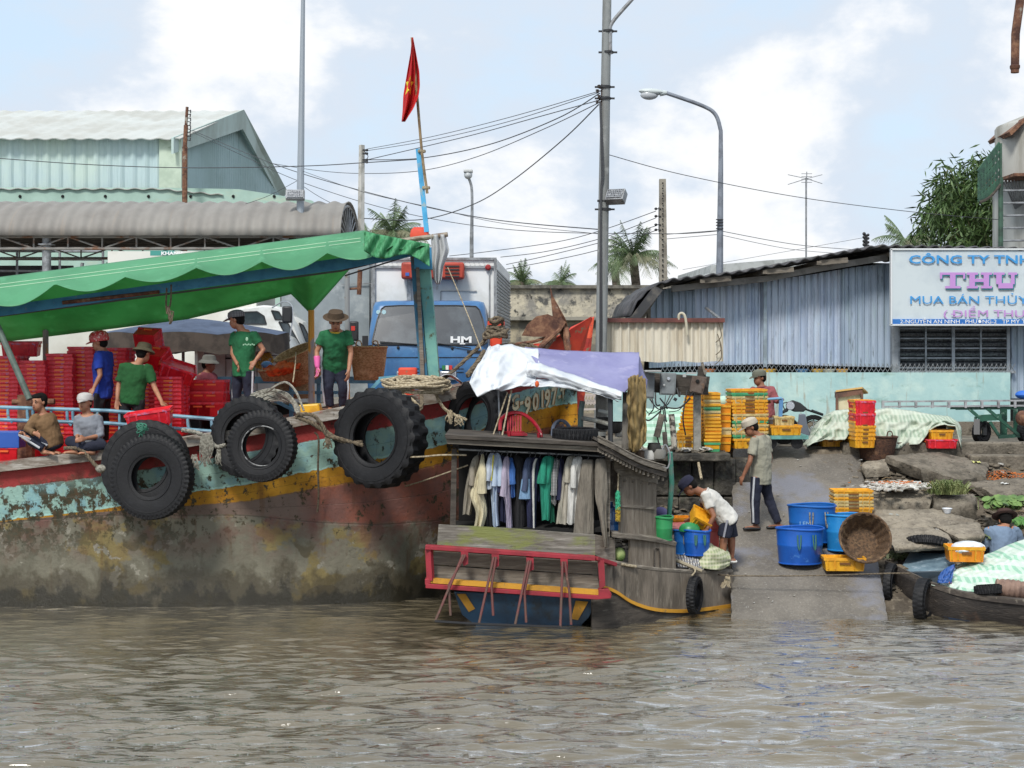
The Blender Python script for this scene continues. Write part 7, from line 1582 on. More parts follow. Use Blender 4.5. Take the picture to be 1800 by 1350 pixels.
sheet([[(1120,722,25.6),(1150,718,25.6),(1190,716,25.6),(1214,714,25.6)],[(1120,745,25.2),(1150,738,25.1),(1190,742,25.1),(1214,738,25.2)],[(1120,792,25.0),(1155,790,24.9),(1185,782,25.0),(1200,764,25.1)]],40,24,.10,4,9).build('cloth',stripes('pale_mint',(186,214,200),(150,192,170),3,'Z',rough=.6),heap2,sol=.01,smooth=180)
o=MB().ball(W(1272,706,25.0),(.12,.1,.1),12,8).build('mint_bag',mat('mint',(176,208,194),rough=.6));tag(o,'pale mint plastic bag on the open crate stack','bag')
# meter boxes and post
post=thing('concrete_post','short square concrete post carrying the electric meter board','post',(X_(1226,23.9),23.9,2))
MB().box((X_(1226,23.9),23.95,(2+Z_(690,23.9))/2),(.115,.12,Z_(690,23.9)-2.0)).build('column',M_CONC,post,smooth=0,bevel=.005)
MB().prism([W(1222,694,23.85),W(1246,694,23.85),W(1238,640,23.85),(W(1228,646,23.85))],(0,.06,0)).build('timber_top',M_WOODD,post,smooth=0)
MB().bar(W(1234,637,23.8),W(1240,658,23.8),.02,.04).build('strap',M_WOODG,post,smooth=0)
MB().prism([W(1130,654,23.9),W(1248,662,23.9),W(1244,692,23.9),W(1216,696,23.9),W(1130,688,23.9)],(0,.04,0)).build('mount_board',M_WOODD,post,smooth=0)
def mbox(label,pts,Y,m,d=.14,dial=None):
 t=thing('meter_box',label,'meter box',W(*pts[3][:2],Y),group='meter boxes on the post');MB().prism([W(p[0],p[1],Y)for p in pts],(0,d,0)).build('case',m,t,smooth=0,bevel=.008)
 c=[(a+b)/2 for a,b in zip(pts[0],pts[2])];P=[W(c[0]+(p[0]-c[0])*.84,c[1]+(p[1]-c[1])*.88,Y-.012)for p in pts];MB().prism(P,(0,.012,0)).build('door',m,t,smooth=0,bevel=.004)
 for px,py,r_,m2 in dial or():
  MB().lathe(W(px,py,Y-.012),[(r_,0),(r_,.02),(r_*.8,.022)],16,m=Matrix.Rotation(R(90),3,'X')).build('dial',m2,t)
 return t
M_MG=mat('meter_grey',(128,134,136),[((108,112,114),3,.45,.6)],rough=.5)
mbox('left grey meter box beside the lavender canopy',[(1133,655),(1151,656),(1150,701),(1132,700)],23.7,M_MG)
mbox('middle grey meter box with a round dial',[(1162,655),(1189,656),(1187,695),(1160,694)],23.7,M_MG,dial=((1175,666,.028,M_CHROME),(1167,677,.02,mat('dial_pale',(196,196,192)))))
mbox('rusty brown tilted meter box on the post',[(1217,660),(1243,663),(1235,694),(1213,689)],23.6,mat('meter_rust',(104,92,84),[((78,62,52),4,.45,.6),((128,100,78),7,.58,.66)],rough=.8),dial=((1226,670,.03,M_DARK),))
mb=MB().box(W(1147,652,23.6),(.26,.3,.02)).box(W(1215,656,23.65),(.16,.1,.03)).box(W(1203,660,23.6),(.05,.04,.05));tag(mb.build('rain_hood',mat('hood_pale',(170,172,170)),smooth=0),'pale tin rain hood above the left meter boxes','hood')
rnd=random.Random(17);mb=MB()
for(a,b)in(((1142,701),(1170,716)),((1152,690),(1160,712)),((1170,695),(1165,716)),((1178,695),(1163,718)),((1186,690),(1172,712)),((1214,700),(1170,716)),((1218,690),(1176,724)),((1132,715),(1162,719)),((1162,718),(1158,780)),((1165,718),(1168,790)),((1168,716),(1172,740)),((1208,686),(1205,765)),((1172,718),(1160,700)),((1132,735),(1162,722)),((1146,700),(1140,730)),((1190,682),(1196,690))):
 m_=((a[0]+b[0])/2+rnd.uniform(-7,7),(a[1]+b[1])/2+rnd.uniform(2,12));mb.tube(cr([W(*a,23.6),W(*m_,23.55),W(*b,23.6)],6),rnd.choice((.007,.01,.013)),5)
mb.box(W(1187,702,23.55),(.05,.04,.05),(0,R(30),0));mb.ball(W(1163,717,23.6),.03,8,5)
tag(mb.build('cable_tangle',M_BLACK),'black tangle of cables hanging under the meter boxes','cables')
# trolley, scooter, green cart
tr=thing('hand_trolley','teal hand trolley with a blue handle and crates on it','trolley',W(1368,780,24.9));tr.location.z=2
MB().box(W(1376,767,24.9),(.75,.6,.06)).build('platform',mat('trolley_teal',(110,168,160),[((84,136,130),4,.45,.6)]),tr,smooth=0)
mb=MB().tube([W(1346,702,24.85),W(1374,700,24.85)],.022,7).build('handle_bar',mat('pale_blue_metal',(110,158,192),rough=.5),tr)
MB().prism([W(1370,702,24.85),W(1377,700,24.85),W(1375,735,24.85),W(1369,735,24.85)],(0,.05,0)).build('handle_plate',mat('handle_blue',(84,132,182),rough=.5),tr,smooth=0)
MB().tube([W(1346,738,24.8),W(1362,736,24.8)],.02,6).build('side_bar',M_STEEL,tr)
for px in(1352,1398):MB().lathe((X_(px,24.85),24.7,2.10),[(.03,-.03),(.10,-.03),(.10,.03),(.03,.03)],16,m=Matrix.Rotation(R(90),3,'X')).build('wheel',M_RUBBER,tr)
sc=thing('scooter','dark grey motor scooter parked between the trolley and the striped sheet','scooter',(X_(1412,25.9),25.9,2))
YM_=25.9
def q(px,py,d=0):return W(px,py,YM_+d)
MB().loft([[q(1383+a,716+b,d)for a,b in((0,-8),(10,-13),(24,-8),(36,2),(30,8),(12,8),(2,2))]for d in(-.12,.10)]).build('headlamp_cowl',M_BLACK,sc,smooth=40,bevel=.02)
MB().lathe(q(1389,713,-.12),[(.08,0),(.07,.03)],16,m=Matrix.Rotation(R(90),3,'X')).build('headlamp',M_CHROME,sc)
MB().tube(cr([q(1376,724,-.2),q(1388,716,-.1),q(1408,717,0),q(1426,723,.2),q(1444,729,.3)],4),.018,7).build('handlebar',M_BLACK,sc)
MB().tube([q(1427,722,.2),q(1446,729,.3)],.026,7).build('grip',M_BLACK,sc);MB().tube([q(1375,725,-.2),q(1384,721,-.12)],.026,7).build('grip',M_BLACK,sc)
MB().tube(cr([q(1380,722,-.15),q(1376,710,-.15),q(1384,707,-.15)],3),.01,5).build('mirror_stalk',M_BLACK,sc)
MB().loft([[q(x,y,d)for x,y in((1404,727),(1416,728),(1420,750),(1428,774),(1414,776),(1402,752))]for d in(-.14,.12)]).build('leg_shield',mat('scooter_grey',(96,102,114),[((76,82,92),3,.45,.6)],rough=.35),sc,smooth=40,bevel=.02)
MB().loft([[q(x,y,d)for x,y in((1366,752),(1400,750),(1404,760),(1368,762))]for d in(-.12,.12)]).build('seat',M_BLACK,sc,bevel=.02)
MB().loft([[q(x,y,d)for x,y in((1366,762),(1404,760),(1412,772),(1370,774))]for d in(-.1,.1)]).build('engine_cover',M_BLACK,sc,bevel=.02)
for px in(1378,1430):
 o=tyre_mb(.255,.19,.08,24,.004).build('tyre',M_RUBBER,local=True);o.parent=sc;o.location=Vector((X_(px,YM_),YM_,2.255))-Vector(sc.location)
 MB().lathe((X_(px,YM_),YM_,2.255),[(.02,-.03),(.06,-.03),(.06,.03),(.02,.03)],12,m=Matrix.Rotation(R(90),3,'X')).tube([(X_(px,YM_)-.18,YM_,2.255),(X_(px,YM_)+.18,YM_,2.255)],.012,5).tube([(X_(px,YM_),YM_,2.075),(X_(px,YM_),YM_,2.435)],.012,5).build('wheel_hub',M_CHROME,sc)
MB().tube([q(1412,740,-.05),q(1430,768,-.05)],.02,6).build('fork',M_CHROME,sc)
ct=thing('green_cart','green steel handcart with a long ladder rack on top','cart',(X_(1740,26.2),26.2,2));YK=26.2
M_KG=mat('cart_green',(36,84,66),[((28,64,52),3,.45,.6),((110,140,124),9,.60,.66)],rough=.55);M_AL=mat('rack_pale',(168,168,170),[((132,130,132),5,.45,.6)],rough=.45,metal=.4)
mb=MB()
for d in(-.25,.25):
 for py in(706,715):mb.bar(W(1550,py,YK+d),W(1800,py-2,YK+d),.03,.03)
 for i in range(9):mb.bar(W(1552+i*29,704,YK+d),W(1552+i*29,717,YK+d),.04,.05)
for i in range(9):mb.bar(W(1552+i*29,709,YK-.25),W(1552+i*29,709,YK+.25),.03,.03)
mb.build('ladder_rack',M_AL,ct,smooth=0)
mb=MB().bar(W(1671,717,YK-.2),W(1800,716,YK-.2),.05,.05).bar(W(1704,719,YK-.2),W(1728,740,YK-.2),.05,.05).bar(W(1735,718,YK-.22),W(1790,764,YK-.22),.045,.05).bar(W(1720,735,YK-.2),W(1760,733,YK-.2),.06,.11).bar(W(1740,742,YK-.2),W(1756,766,YK-.2),.05,.05).bar(W(1755,768,YK-.2),W(1800,765,YK-.2),.05,.06).bar(W(1764,718,YK),W(1764,768,YK),.11,.06).bar(W(1785,718,YK),W(1785,768,YK),.06,.06)
mb.bar(W(1680,718,YK+.3),W(1800,717,YK+.3),.05,.05).bar(W(1715,735,YK-.2),W(1715,735,YK+.4),.05,.05)
mb.build('cart_frame',M_KG,ct,smooth=0)
for px,d in((1722,-.1),(1800,-.1)):
 o=tyre_mb(.20,.09,.14,24,.006).build('tyre',M_RUBBER,local=True);o.parent=ct;o.rotation_euler=(0,0,R(35));o.location=Vector((X_(px,YK),YK+d,2.20))-Vector(ct.location)
MB().bar(W(1717,738,YK-.2),W(1717,765,YK-.3),.1,.08).bar(W(1731,738,YK-.1),W(1731,765,YK-.1),.06,.06).build('wheel_fork',M_BLACK,ct,smooth=0)
o=MB().ball(W(1797,735,25.6),(.12,.1,.13),12,8).build('rusty_drum',M_RUST);tag(o,'rusty round drum at the right end of the cart','drum')
o=MB().ball(W(1800,694,26.6),(.16,.14,.08),12,8).build('blue_bundle',mat('bundle_blue',(44,104,196)));tag(o,'blue plastic bundle above the cart at the picture edge','bundle')
# small boat at right
sb=thing('small_boat','small dark wooden boat moored at the right edge with sheets piled in it','boat',(X_(1700,20.2),20.2,0))
G=[(1556,992,21.6),(1572,998,21.2),(1600,1012,20.8),(1640,1030,20.35),(1690,1045,20.0),(1750,1054,19.7),(1830,1062,19.5),(1960,1070,19.4)]
Bt=[(1578,1062,21.35),(1590,1072,21.1),(1612,1086,20.8),(1650,1098,20.4),(1700,1106,20.1),(1760,1112,19.85),(1840,1116,19.7),(1960,1120,19.6)]
g1=cr(G,5);b1_=cr(Bt,5)
mb=MB();rows=[0,.12,.3,.55,.8,1];vs=[]
for a,b in zip(g1,b1_):
 for t in rows:q_=a.lerp(b,t);p=W(q_.x,q_.y,q_.z);p.y-=.06*math.sin(math.pi*t);vs.append(p)
 vs.append(vs[-1]+Vector((0,.1,-.4)))
n=len(rows)+1;mb.add(vs,[(i*n+j,(i+1)*n+j,(i+1)*n+j+1,i*n+j+1)for i in range(len(g1)-1)for j in range(n-1)])
mb.build('hull',mat('black_planks',(62,56,52),[((40,36,34),3,.42,.6,(.4,1,2)),((100,92,84),7,.58,.68,(.3,1,2.5)),((86,66,54),2.4,.6,.68,(.3,1,1))],rough=.75,bump=(22,.012,(.3,1,4))),sb,sol=.05,smooth=40)
mb=MB();vs=[]
for a,b in zip(g1,b1_):
 for t in(.72,1.0):q_=a.lerp(b,t);p=W(q_.x,q_.y,q_.z);p.y-=.06*math.sin(math.pi*t)+.03;vs.append(p)
mb.add(vs,[(2*i,2*i+2,2*i+3,2*i+1)for i in range(len(g1)-1)]);mb.build('blue_strake',mat('blue_strake',(40,62,92),[((30,44,62),3,.45,.6),((54,50,46),6,.56,.64)],rough=.7),sb,smooth=0,sol=.01)
mb=MB();rg=[]
for a in g1:p=W(a.x,a.y-2,a.z);rg.append([p+Vector((0,-.06,-.04)),p+Vector((0,-.06,.03)),p+Vector((.02,.09,.03)),p+Vector((.02,.09,-.04))])
mb.loft(rg);mb.build('gunwale',mat('gunwale_grey',(96,88,80),[((60,54,50),5,.42,.6,(.4,1,2)),((136,128,116),9,.58,.68)],rough=.85),sb,smooth=30)
mb=MB();mb.prism([W(a.x,a.y,a.z)+Vector((.02,.05,-.22))for a in g1]+[Vector((g1[-1].x*0+X_(1960,19.4),21.8,.35)),Vector((X_(1560,21.8),22.0,.45))],(0,0,-.05));mb.build('inner_floor',M_WOODD,sb,smooth=0)
far=[(1556,990,21.7),(1620,966,22.4),(1700,972,22.3),(1800,985,22.0),(1960,1000,21.6)]
# blue-grey foredeck box
MB().prism([W(1578,1006,21.1),W(1682,1002,20.75),W(1672,968,21.6),W(1600,968,21.9)],(0,0,-.05)).build('foredeck',mat('foredeck_blue',(112,134,146),[((84,104,118),3,.45,.6),((150,166,176),7,.58,.68)],rough=.5),sb,smooth=0,bevel=.02)
MB().prism([W(1586,1006,21.05),W(1682,1002,20.75),W(1676,1028,20.75),W(1600,1030,21.05)],(0,.06,0)).build('foredeck_front',mat('foredeck_dark',(64,76,86),[((48,54,60),3,.45,.6)],rough=.5),sb,smooth=0,bevel=.01)
o=tyre_mb(.32,.19,.14,34,.012).build('tyre',M_RUBBER,local=True,smooth=28);o.location=W(1630,957,21.5);o.rotation_euler=(R(68),R(8),0);o.scale=(.98,1,1);tag(o,'tyre lying flat on the foredeck of the small boat','tyre')
o=tyre_mb(.30,.21,.12,30,.008).build('tyre',M_RUBBER,local=True,smooth=28);o.location=W(1567,1028,21.0);o.rotation_euler=(0,0,R(62));tag(o,'tyre fender at the bow tip of the small boat','tyre')
o=tyre_mb(.31,.19,.17,30,.008).build('tyre',M_RUBBER,local=True,smooth=28);o.location=W(1624,1056,20.35);o.rotation_euler=(0,0,R(58));tag(o,'second tyre fender hanging nearer on the small boat','tyre')
mb=MB()
for k in range(3):mb.tube(cr([W(1558+k*3,1002,21.0),W(1572+k*4,993,21.2),W(1590+k*3,1000,21.0)],4),.012,5)
tag(mb.build('bow_lashing',M_ROPED),'rope lashing wound on the small boat bow','rope')
heap3=thing('green_striped_sheet','mint green striped plastic sheet piled high in the small boat','sheet',W(1730,1040,20.4))
M_MINT=stripes('mint_sheet',(200,216,204),(152,196,172),2.6,'Z',(214,226,214),3.5,'X',rough=.55,trans=.1)
sheet([[(1672,1000,20.9),(1700,985,21.2),(1740,972,21.3),(1790,952,21.3),(1860,940,21.3)],[(1660,1018,20.6),(1690,1002,20.7),(1740,990,20.8),(1790,972,20.8),(1860,962,20.8)],[(1648,1026,20.4),(1690,1016,20.4),(1740,1012,20.4),(1790,1004,20.4),(1860,1000,20.3)],[(1634,1030,20.35),(1670,1036,20.2),(1710,1042,20.05),(1760,1044,19.9),(1860,1046,19.8)]],80,50,.085,4,14).build('cloth',M_MINT,heap3,sol=.008,smooth=180)
o=sheet([[(1652,1008,20.4),(1664,998,20.4),(1678,992,20.4)],[(1648,1018,20.3),(1660,1014,20.25),(1674,1010,20.3)],[(1646,1026,20.3),(1658,1026,20.2),(1672,1026,20.25)]],16,12,.05,4,5).build('blue_bag',mat('bag_blue',(44,84,150),[((206,110,60),3,.58,.62)],rough=.5),sol=.006,smooth=180);tag(o,'blue bag with an orange edge poking from the mint sheet','bag')
o=tyre_mb(.19,.11,.13,26,.01).build('tyre',M_RUBBER,local=True,smooth=28);o.location=W(1738,1036,19.85);o.rotation_euler=(R(80),0,R(20));tag(o,'small black tyre wedged under the mint sheet','tyre')
jar=thing('clay_jar','brown ribbed clay jar lying on the small boat gunwale','jar',W(1785,1045,19.8));mt=Matrix.Rotation(R(98),3,'Y')@Matrix.Rotation(R(10),3,'X')
MB().lathe(W(1752,1032,19.85),[(.06,.03),(.085,0)]+[(.108+.012*(k%2)+.02*math.sin(k/12*3.1),.03+k*.034)for k in range(12)]+[(.05,.45)],22,m=mt).build('body',mat('clay',(138,112,98),[((104,82,72),5,.45,.6)],rough=.6,bump=(30,.01,(6,1,1))),jar)
MB().lathe(W(1750,1031,19.85),[(.10,0),(.112,.015),(.10,.035)],22,m=mt).build('rim',mat('clay_pale',(150,124,110)),jar)
# water plants, grass tuft, bowls on the bank
def veg(label,cat,name,px,py,Y,n,l,sp,c,c2,wide=.3,seed=0,up_=.6):
 rnd=random.Random(seed);p0=W(px,py,Y);t=thing(name,label,cat,p0);mb=MB();st_m=MB()
 for i in range(n):
  b=p0+Vector((rnd.gauss(0,sp),rnd.gauss(0,sp*.6),0));d=Vector((rnd.uniform(-1,1),rnd.uniform(-1,.4),up_+rnd.random())).normalized();L2=l*rnd.uniform(.5,1.1)
  P=[b,b+d*L2*.5,b+d*L2*.85+Vector((0,0,-L2*.12)),b+d*L2+Vector((0,0,-L2*.32))]
  sd_=d.cross(Vector((rnd.random(),rnd.random(),1))).normalized()
  if wide<.1:
   w_=[.010,.008,.005,.001];mb.add([P[k]+sd_*w_[k]*s for k in range(4)for s in(-1,1)],[(0,1,3,2),(2,3,5,4),(4,5,7,6)])
  else:
   st_m.tube([b,P[1],P[2]],.006,4);c0=P[2];r_=L2*wide;nrm=(d+Vector((rnd.uniform(-.6,.6),rnd.uniform(-1,0),.6))).normalized();a1=nrm.cross(Vector((0,0,1))).normalized();a2=nrm.cross(a1)
   mb.add([c0+(a1*math.cos(a)+a2*math.sin(a)*1.15)*r_ for a in[2*math.pi*k/8 for k in range(8)]],[tuple(range(8))])
 mb.build('leaf_cluster',mat(name+'_leaf',c,[(c2,6,.42,.6)],rough=.5),t,smooth=0)
 if st_m.v:st_m.build('stem',mat(name+'_stem',(130,140,90)),t)
 return t
veg('tuft of grass growing between the concrete slabs','grass tuft','grass_tuft',1664,868,23.0,620,.30,.11,(96,112,64),(140,146,96),.05,1,1.0)
veg('clump of broad leaved water hyacinth above the crouching man','plant','water_plant',1765,896,22.6,90,.26,.17,(74,104,50),(112,140,74),.26,2)
veg('small leafy weeds beside the small boat bow','plant','water_plant',1700,952,21.9,60,.16,.15,(66,82,46),(98,110,66),.2,3)
veg('dark weeds at the foot of the ramp edge','plant','water_plant',1572,984,21.9,70,.16,.07,(62,70,46),(90,96,64),.15,4)
veg('green leaves at the right picture edge beside the hat','plant','water_plant',1798,930,22.2,36,.22,.06,(62,110,44),(96,140,66),.26,5)
for i,(px,py,Y,r_,c,lb)in enumerate(((1665,902,22.6,.075,(220,224,230),'white plastic bowl on the cracked slab'),(1568,908,22.5,.09,(150,152,146),'clear plastic bag on the slab edge'),(1652,933,22.0,.06,(214,214,214),'crumpled white paper on the lowest slab'),(1766,853,23.6,.07,(210,210,206),'white scrap near the orange shells'),(1715,815,24.5,.07,(206,206,130),'yellowish bag below the kerb'))):
 z=W(px,py,Y);mb=MB()
 if i==0:mb.lathe(z,[(r_*.6,0),(r_,.07),(r_*1.04,.075),(r_*.95,.07),(r_*.55,.01),(.01,.01)],20)
 else:
  rnd=random.Random(i);mb.grid(lambda u,v:z+Vector(((u-.5)*r_*2,(v-.5)*r_*2,.03+.04*mnoise.noise(Vector((u*4,v*4,i))))),8,8)
 o=mb.build(['plastic_bowl','plastic_bag','paper_scrap','paper_scrap','plastic_bag'][i],mat('scrap%d'%i,c,rough=.5),smooth=60);tag(o,lb,['bowl','bag','scrap','scrap','bag'][i])
# dry cracks and seams between slabs: twigs
mb=MB();rnd=random.Random(31)
for i in range(60):
 x=rnd.uniform(5.4,9.2);Y=rnd.uniform(21.4,24.6);a=rnd.uniform(0,3.1);l_=rnd.uniform(.08,.3);p=Vector((x,Y,bankz(x,Y)+.07));d=Vector((math.cos(a),math.sin(a),.1))*l_;mb.tube([p,p+d*.5+Vector((0,0,.02)),p+d],.007,4)
tag(mb.build('debris',mat('twigs',(132,112,82))),kind='stuff')
# ================================================================== PEOPLE
M_SKIN=mat('skin',(172,122,94),[((150,102,78),6,.45,.62)],rough=.55);M_SKIND=mat('skin_tanned',(142,96,72),[((120,78,58),6,.45,.62)],rough=.55)
M_HAIR=mat('hair_black',(18,16,15),rough=.9,spec=.2);M_EYE=mat('eye_dark',(26,20,18),rough=.3);M_LIP=mat('lip',(120,62,56))
def rg(c,a,b,n=18):return[c+a*math.cos(2*math.pi*i/n)+b*math.sin(2*math.pi*i/n)for i in range(n)]
def hand(mb,w,d,side,palm):
 """palm and five fingers at wrist w, pointing along d; side = thumb direction"""
 d=d.normalized();s=(side-d*side.dot(d)).normalized();n=d.cross(s)
 mb.loft([rg(w+d*t,s*a,n*b,10)for t,a,b in((-.02,.026,.02),(.02,.034,.018),(.06,.041,.017),(.09,.038,.014))])
 for k,l in enumerate((.062,.074,.070,.054)):
  b0=w+d*.085+s*(.028-k*.019);P=[b0,b0+d*l*.5+n*.01,b0+d*l*.85+n*.028,b0+d*l+n*.045];mb.tube(P,[.0095,.009,.008,.007],6)
 b0=w+d*.025+s*.03;mb.tube([b0,b0+d*.03+s*.025,b0+d*.058+s*.03+n*.012],[.012,.011,.009],6)
def person(label,Y,J,face=0,pitch=0,shirt=None,pants=None,sleeve=.55,legl=1.0,hat=None,hatm=None,skin=None,stripe=None,shoes=None,hd=1.12,belly=.11,glove=None,collar=None,tail=.0):
 skin=skin or M_SKIN;j={k:W(v[0],v[1],Y+(v[2]if len(v)>2 else 0))for k,v in J.items()}
 [j.__setitem__(k,j[k]+Vector((0,0,.032)))for k in('shL','shR')if pitch<40]
 root=thing('person',label,'person',(j['hipL']+j['hipR'])/2);root.location.z=min(j['anL'].z,j['anR'].z)-.06
 hip=(j['hipL']+j['hipR'])/2;sh=(j['shL']+j['shR'])/2;sp=(sh-hip);L_=sp.length;up=sp.normalized()
 def fr_(t,w,d):
  a=(j['hipR']-j['hipL']).normalized().lerp((j['shR']-j['shL']).normalized(),t).normalized();a=(a-up*a.dot(up)).normalized();b=up.cross(a);return hip+sp*t,a*w,b*d
 bend=fr_(0,1,1)[2]
 def torso(mb,g,t0=-.12,t1=1.0,wv=1):
  R_=[]
  for t,w,d in((t0,.165,belly),(.0,.172,belly+.01),(.25,.164,belly+.012),(.5,.172,belly+.014),(.75,.190,.126),(.92,.188,.108),(1.02,.150,.085),(1.09,.105,.070),(1.15,.066,.06)):
   if t>t1+.15:break
   c,a,b=fr_(t,w+g,d+g);R_.append(rg(c,a,b))
  mb.loft(R_)
 yaw=R(face);pt=R(pitch);f=Vector((math.sin(yaw)*math.cos(pt),-math.cos(yaw)*math.cos(pt),-math.sin(pt)));s=Vector((-math.cos(yaw),-math.sin(yaw),0));u=s.cross(f);u=u if u.z>0 else-u
 hm=Matrix((s,f,u)).transposed();hc=j['head']
 def hp(x,y,z):return hc+hm@(Vector((x,y,z))*hd)
 mb=MB();torso(mb,0)
 mb.tube([sh-up*.02,(sh+hp(0,-.03,-.08))/2,hp(0,-.02,-.05)],[.085,.062,.06],12)
 mb.ball(hp(0,-.012,.03),(.076*hd,.094*hd,.09*hd),16,12,hm);mb.ball(hp(0,.025,-.035),(.060*hd,.064*hd,.078*hd),14,10,hm)
 mb.loft([rg(hp(0,.078+y,z),s*w,u*.012-f*.006,8)for y,z,w in((.0,.022,.008),(.012,-.004,.013),(.016,-.018,.018),(-.006,-.026,.012))])
 for q in(-1,1):mb.ball(hp(q*.077,-.012,.0),(.011,.022,.032),8,6,hm);mb.ball(hp(q*.034,.066,.024),(.022,.012,.010),8,6,hm)
 for k in 'LR':
  S_,E_,Wr=j['sh'+k],j['el'+k],j['wr'+k];S2=S_*.9+sh*.1
  mb.tube([S2,S2.lerp(E_,.35),E_,E_.lerp(Wr,.35),Wr],[.050,.047,.038,.037,.027],10);mb.ball(S2,.054,10,8)
  hd_=(Wr-E_).normalized();hand(mb,Wr,(hd_+J.get('hdir'+k,Vector())).normalized(),(sh-Wr)+f*.3,f)
  Hp,Kn,An=j['hip'+k],j['kn'+k],j['an'+k];H2=hip.lerp(Hp,.8)
  mb.tube([H2,H2.lerp(Kn,.4),Kn,Kn.lerp(An,.3),An],[.088,.078,.056,.054,.036],12)
  td=J.get('toe',Vector((f.x,f.y,0)));td=Vector((td.x,td.y,td.z)).normalized();bz=Vector((0,0,1));sd_=td.cross(bz)
  mb.loft([rg(An+td*a-bz*(.045+c*.0),sd_*w,bz*h,10)for a,w,h,c in((-.06,.026,.028,0),(-.02,.034,.040,0),(.06,.040,.030,0),(.12,.042,.022,0),(.165,.03,.014,0))])
  for q in range(5):a=An+td*.155-bz*.055+sd_*(.032-q*.016);mb.tube([a,a+td*(.03-q*.003)],.009,5)
  if shoes:MB().loft([rg(An+td*a-bz*(.048+c),sd_*w,bz*h,12)for a,w,h,c in((-.075,.03,.02,.012),(-.03,.043,.026,.014),(.07,.05,.03,.006),(.13,.052,.028,.008),(.19,.035,.016,.014))]).build('sandal',shoes,root)
 mb.build('body',skin,root,remesh=.0095)
 if shirt:
  mb=MB();torso(mb,.018,-.10-tail,.95)
  for k in 'LR':
   S_,E_,Wr=j['sh'+k],j['el'+k],j['wr'+k];S2=S_*.9+sh*.1
   if sleeve<=1:e=S2.lerp(E_,sleeve);mb.tube([S2+(sh-S2)*.15,S2,S2.lerp(e,.5),e],[.062,.074,.070,.072],12)
   else:e=E_.lerp(Wr,sleeve-1);mb.tube([S2+(sh-S2)*.15,S2,E_,e],[.062,.072,.058,.046],12)
  o=mb.build('shirt',shirt,root,remesh=.012,disp=.045)
  if collar:c=sh+up*.035;MB().tube(rg(c,fr_(1,.082,1)[1],fr_(1,1,.078)[2]-up*.015)+[rg(c,fr_(1,.082,1)[1],fr_(1,1,.078)[2]-up*.015)[0]],.013,6).build('collar',collar,root)
 if pants:
  mb=MB();R_=[rg(*fr_(t,w,d))for t,w,d in((.10,.162,belly+.012),(.0,.176,belly+.02),(-.12,.176,belly+.02),(-.2,.14,.09))];mb.loft(R_)
  for k in 'LR':
   Hp,Kn,An=j['hip'+k],j['kn'+k],j['an'+k];H2=hip.lerp(Hp,.8)
   if legl>.6:e=Kn.lerp(An,(legl-.5)*2*.97);mb.tube([H2,H2.lerp(Kn,.4),Kn,Kn.lerp(e,.5),e],[.102,.094,.074,.068,.066],12)
   else:e=H2.lerp(Kn,legl*2);mb.tube([H2,H2.lerp(e,.5),e],[.102,.1,.098],12)
  mb.build('trousers' if legl>.6 else 'shorts',pants,root,remesh=.012,disp=.036)
  if stripe:
   for k,q in(('L',-1),('R',1)):
    Hp,Kn,An=j['hip'+k],j['kn'+k],j['an'+k];o_=(j['hipR']-j['hipL']).normalized()*q;H2=hip.lerp(Hp,.8)
    E2=An if legl>.6 else H2.lerp(Kn,legl*2);A_=[H2+o_*.105,H2.lerp(Kn,.45)+o_*.093]+([Kn+o_*.078,Kn.lerp(E2,.5)+o_*.070,Kn.lerp(E2,.9)+o_*.068]if legl>.6 else[E2+o_*.1])
    MB().tube([p+Vector((0,-.02,0))for p in A_],.016,6).build('side_stripe',stripe,root)
 if hat!='helmet' or True:
  mb=MB();mb.ball(hp(0,-.03,.042),(.086*hd,.094*hd,.088*hd),16,10,hm);mb.ball(hp(0,-.055,-.0),(.078*hd,.062*hd,.075*hd),14,8,hm)
  if not hat:mb.ball(hp(0,.02,.078),(.078,.072,.048),14,8,hm)
  mb.build('hair',M_HAIR,root,disp=.012)
 for q in(-1,1):MB().ball(hp(q*.030,.083,.012),(.012*hd,.008,.007),8,6,hm).build('eye',M_EYE,root);MB().ball(hp(q*.032,.082,.034),(.019,.007,.005),8,5,hm).build('eyebrow',M_HAIR,root)
 MB().ball(hp(0,.088,-.048),(.022,.006,.007),8,6,hm).build('mouth',M_LIP,root)
 def lat(prof,o=(0,-.01,.0),sx=1,sy=1.15,tilt=0):
  m3=hm@Matrix.Rotation(tilt,3,'X');return MB().lathe(hp(*o),[(r*hd,z*hd)for r,z in prof],26,sx,sy,m3)
 if hat=='bucket':lat([(.138,.026),(.125,.046),(.093,.070),(.088,.10),(.078,.135),(.05,.146),(.01,.147)]).build('hat',hatm,root,sol=.006,disp=.02)
 if hat=='brim':lat([(.150,.072),(.13,.060),(.095,.066),(.09,.10),(.082,.145),(.05,.15),(.01,.144)],sx=1.1).build('hat',hatm,root,sol=.006,disp=.02)
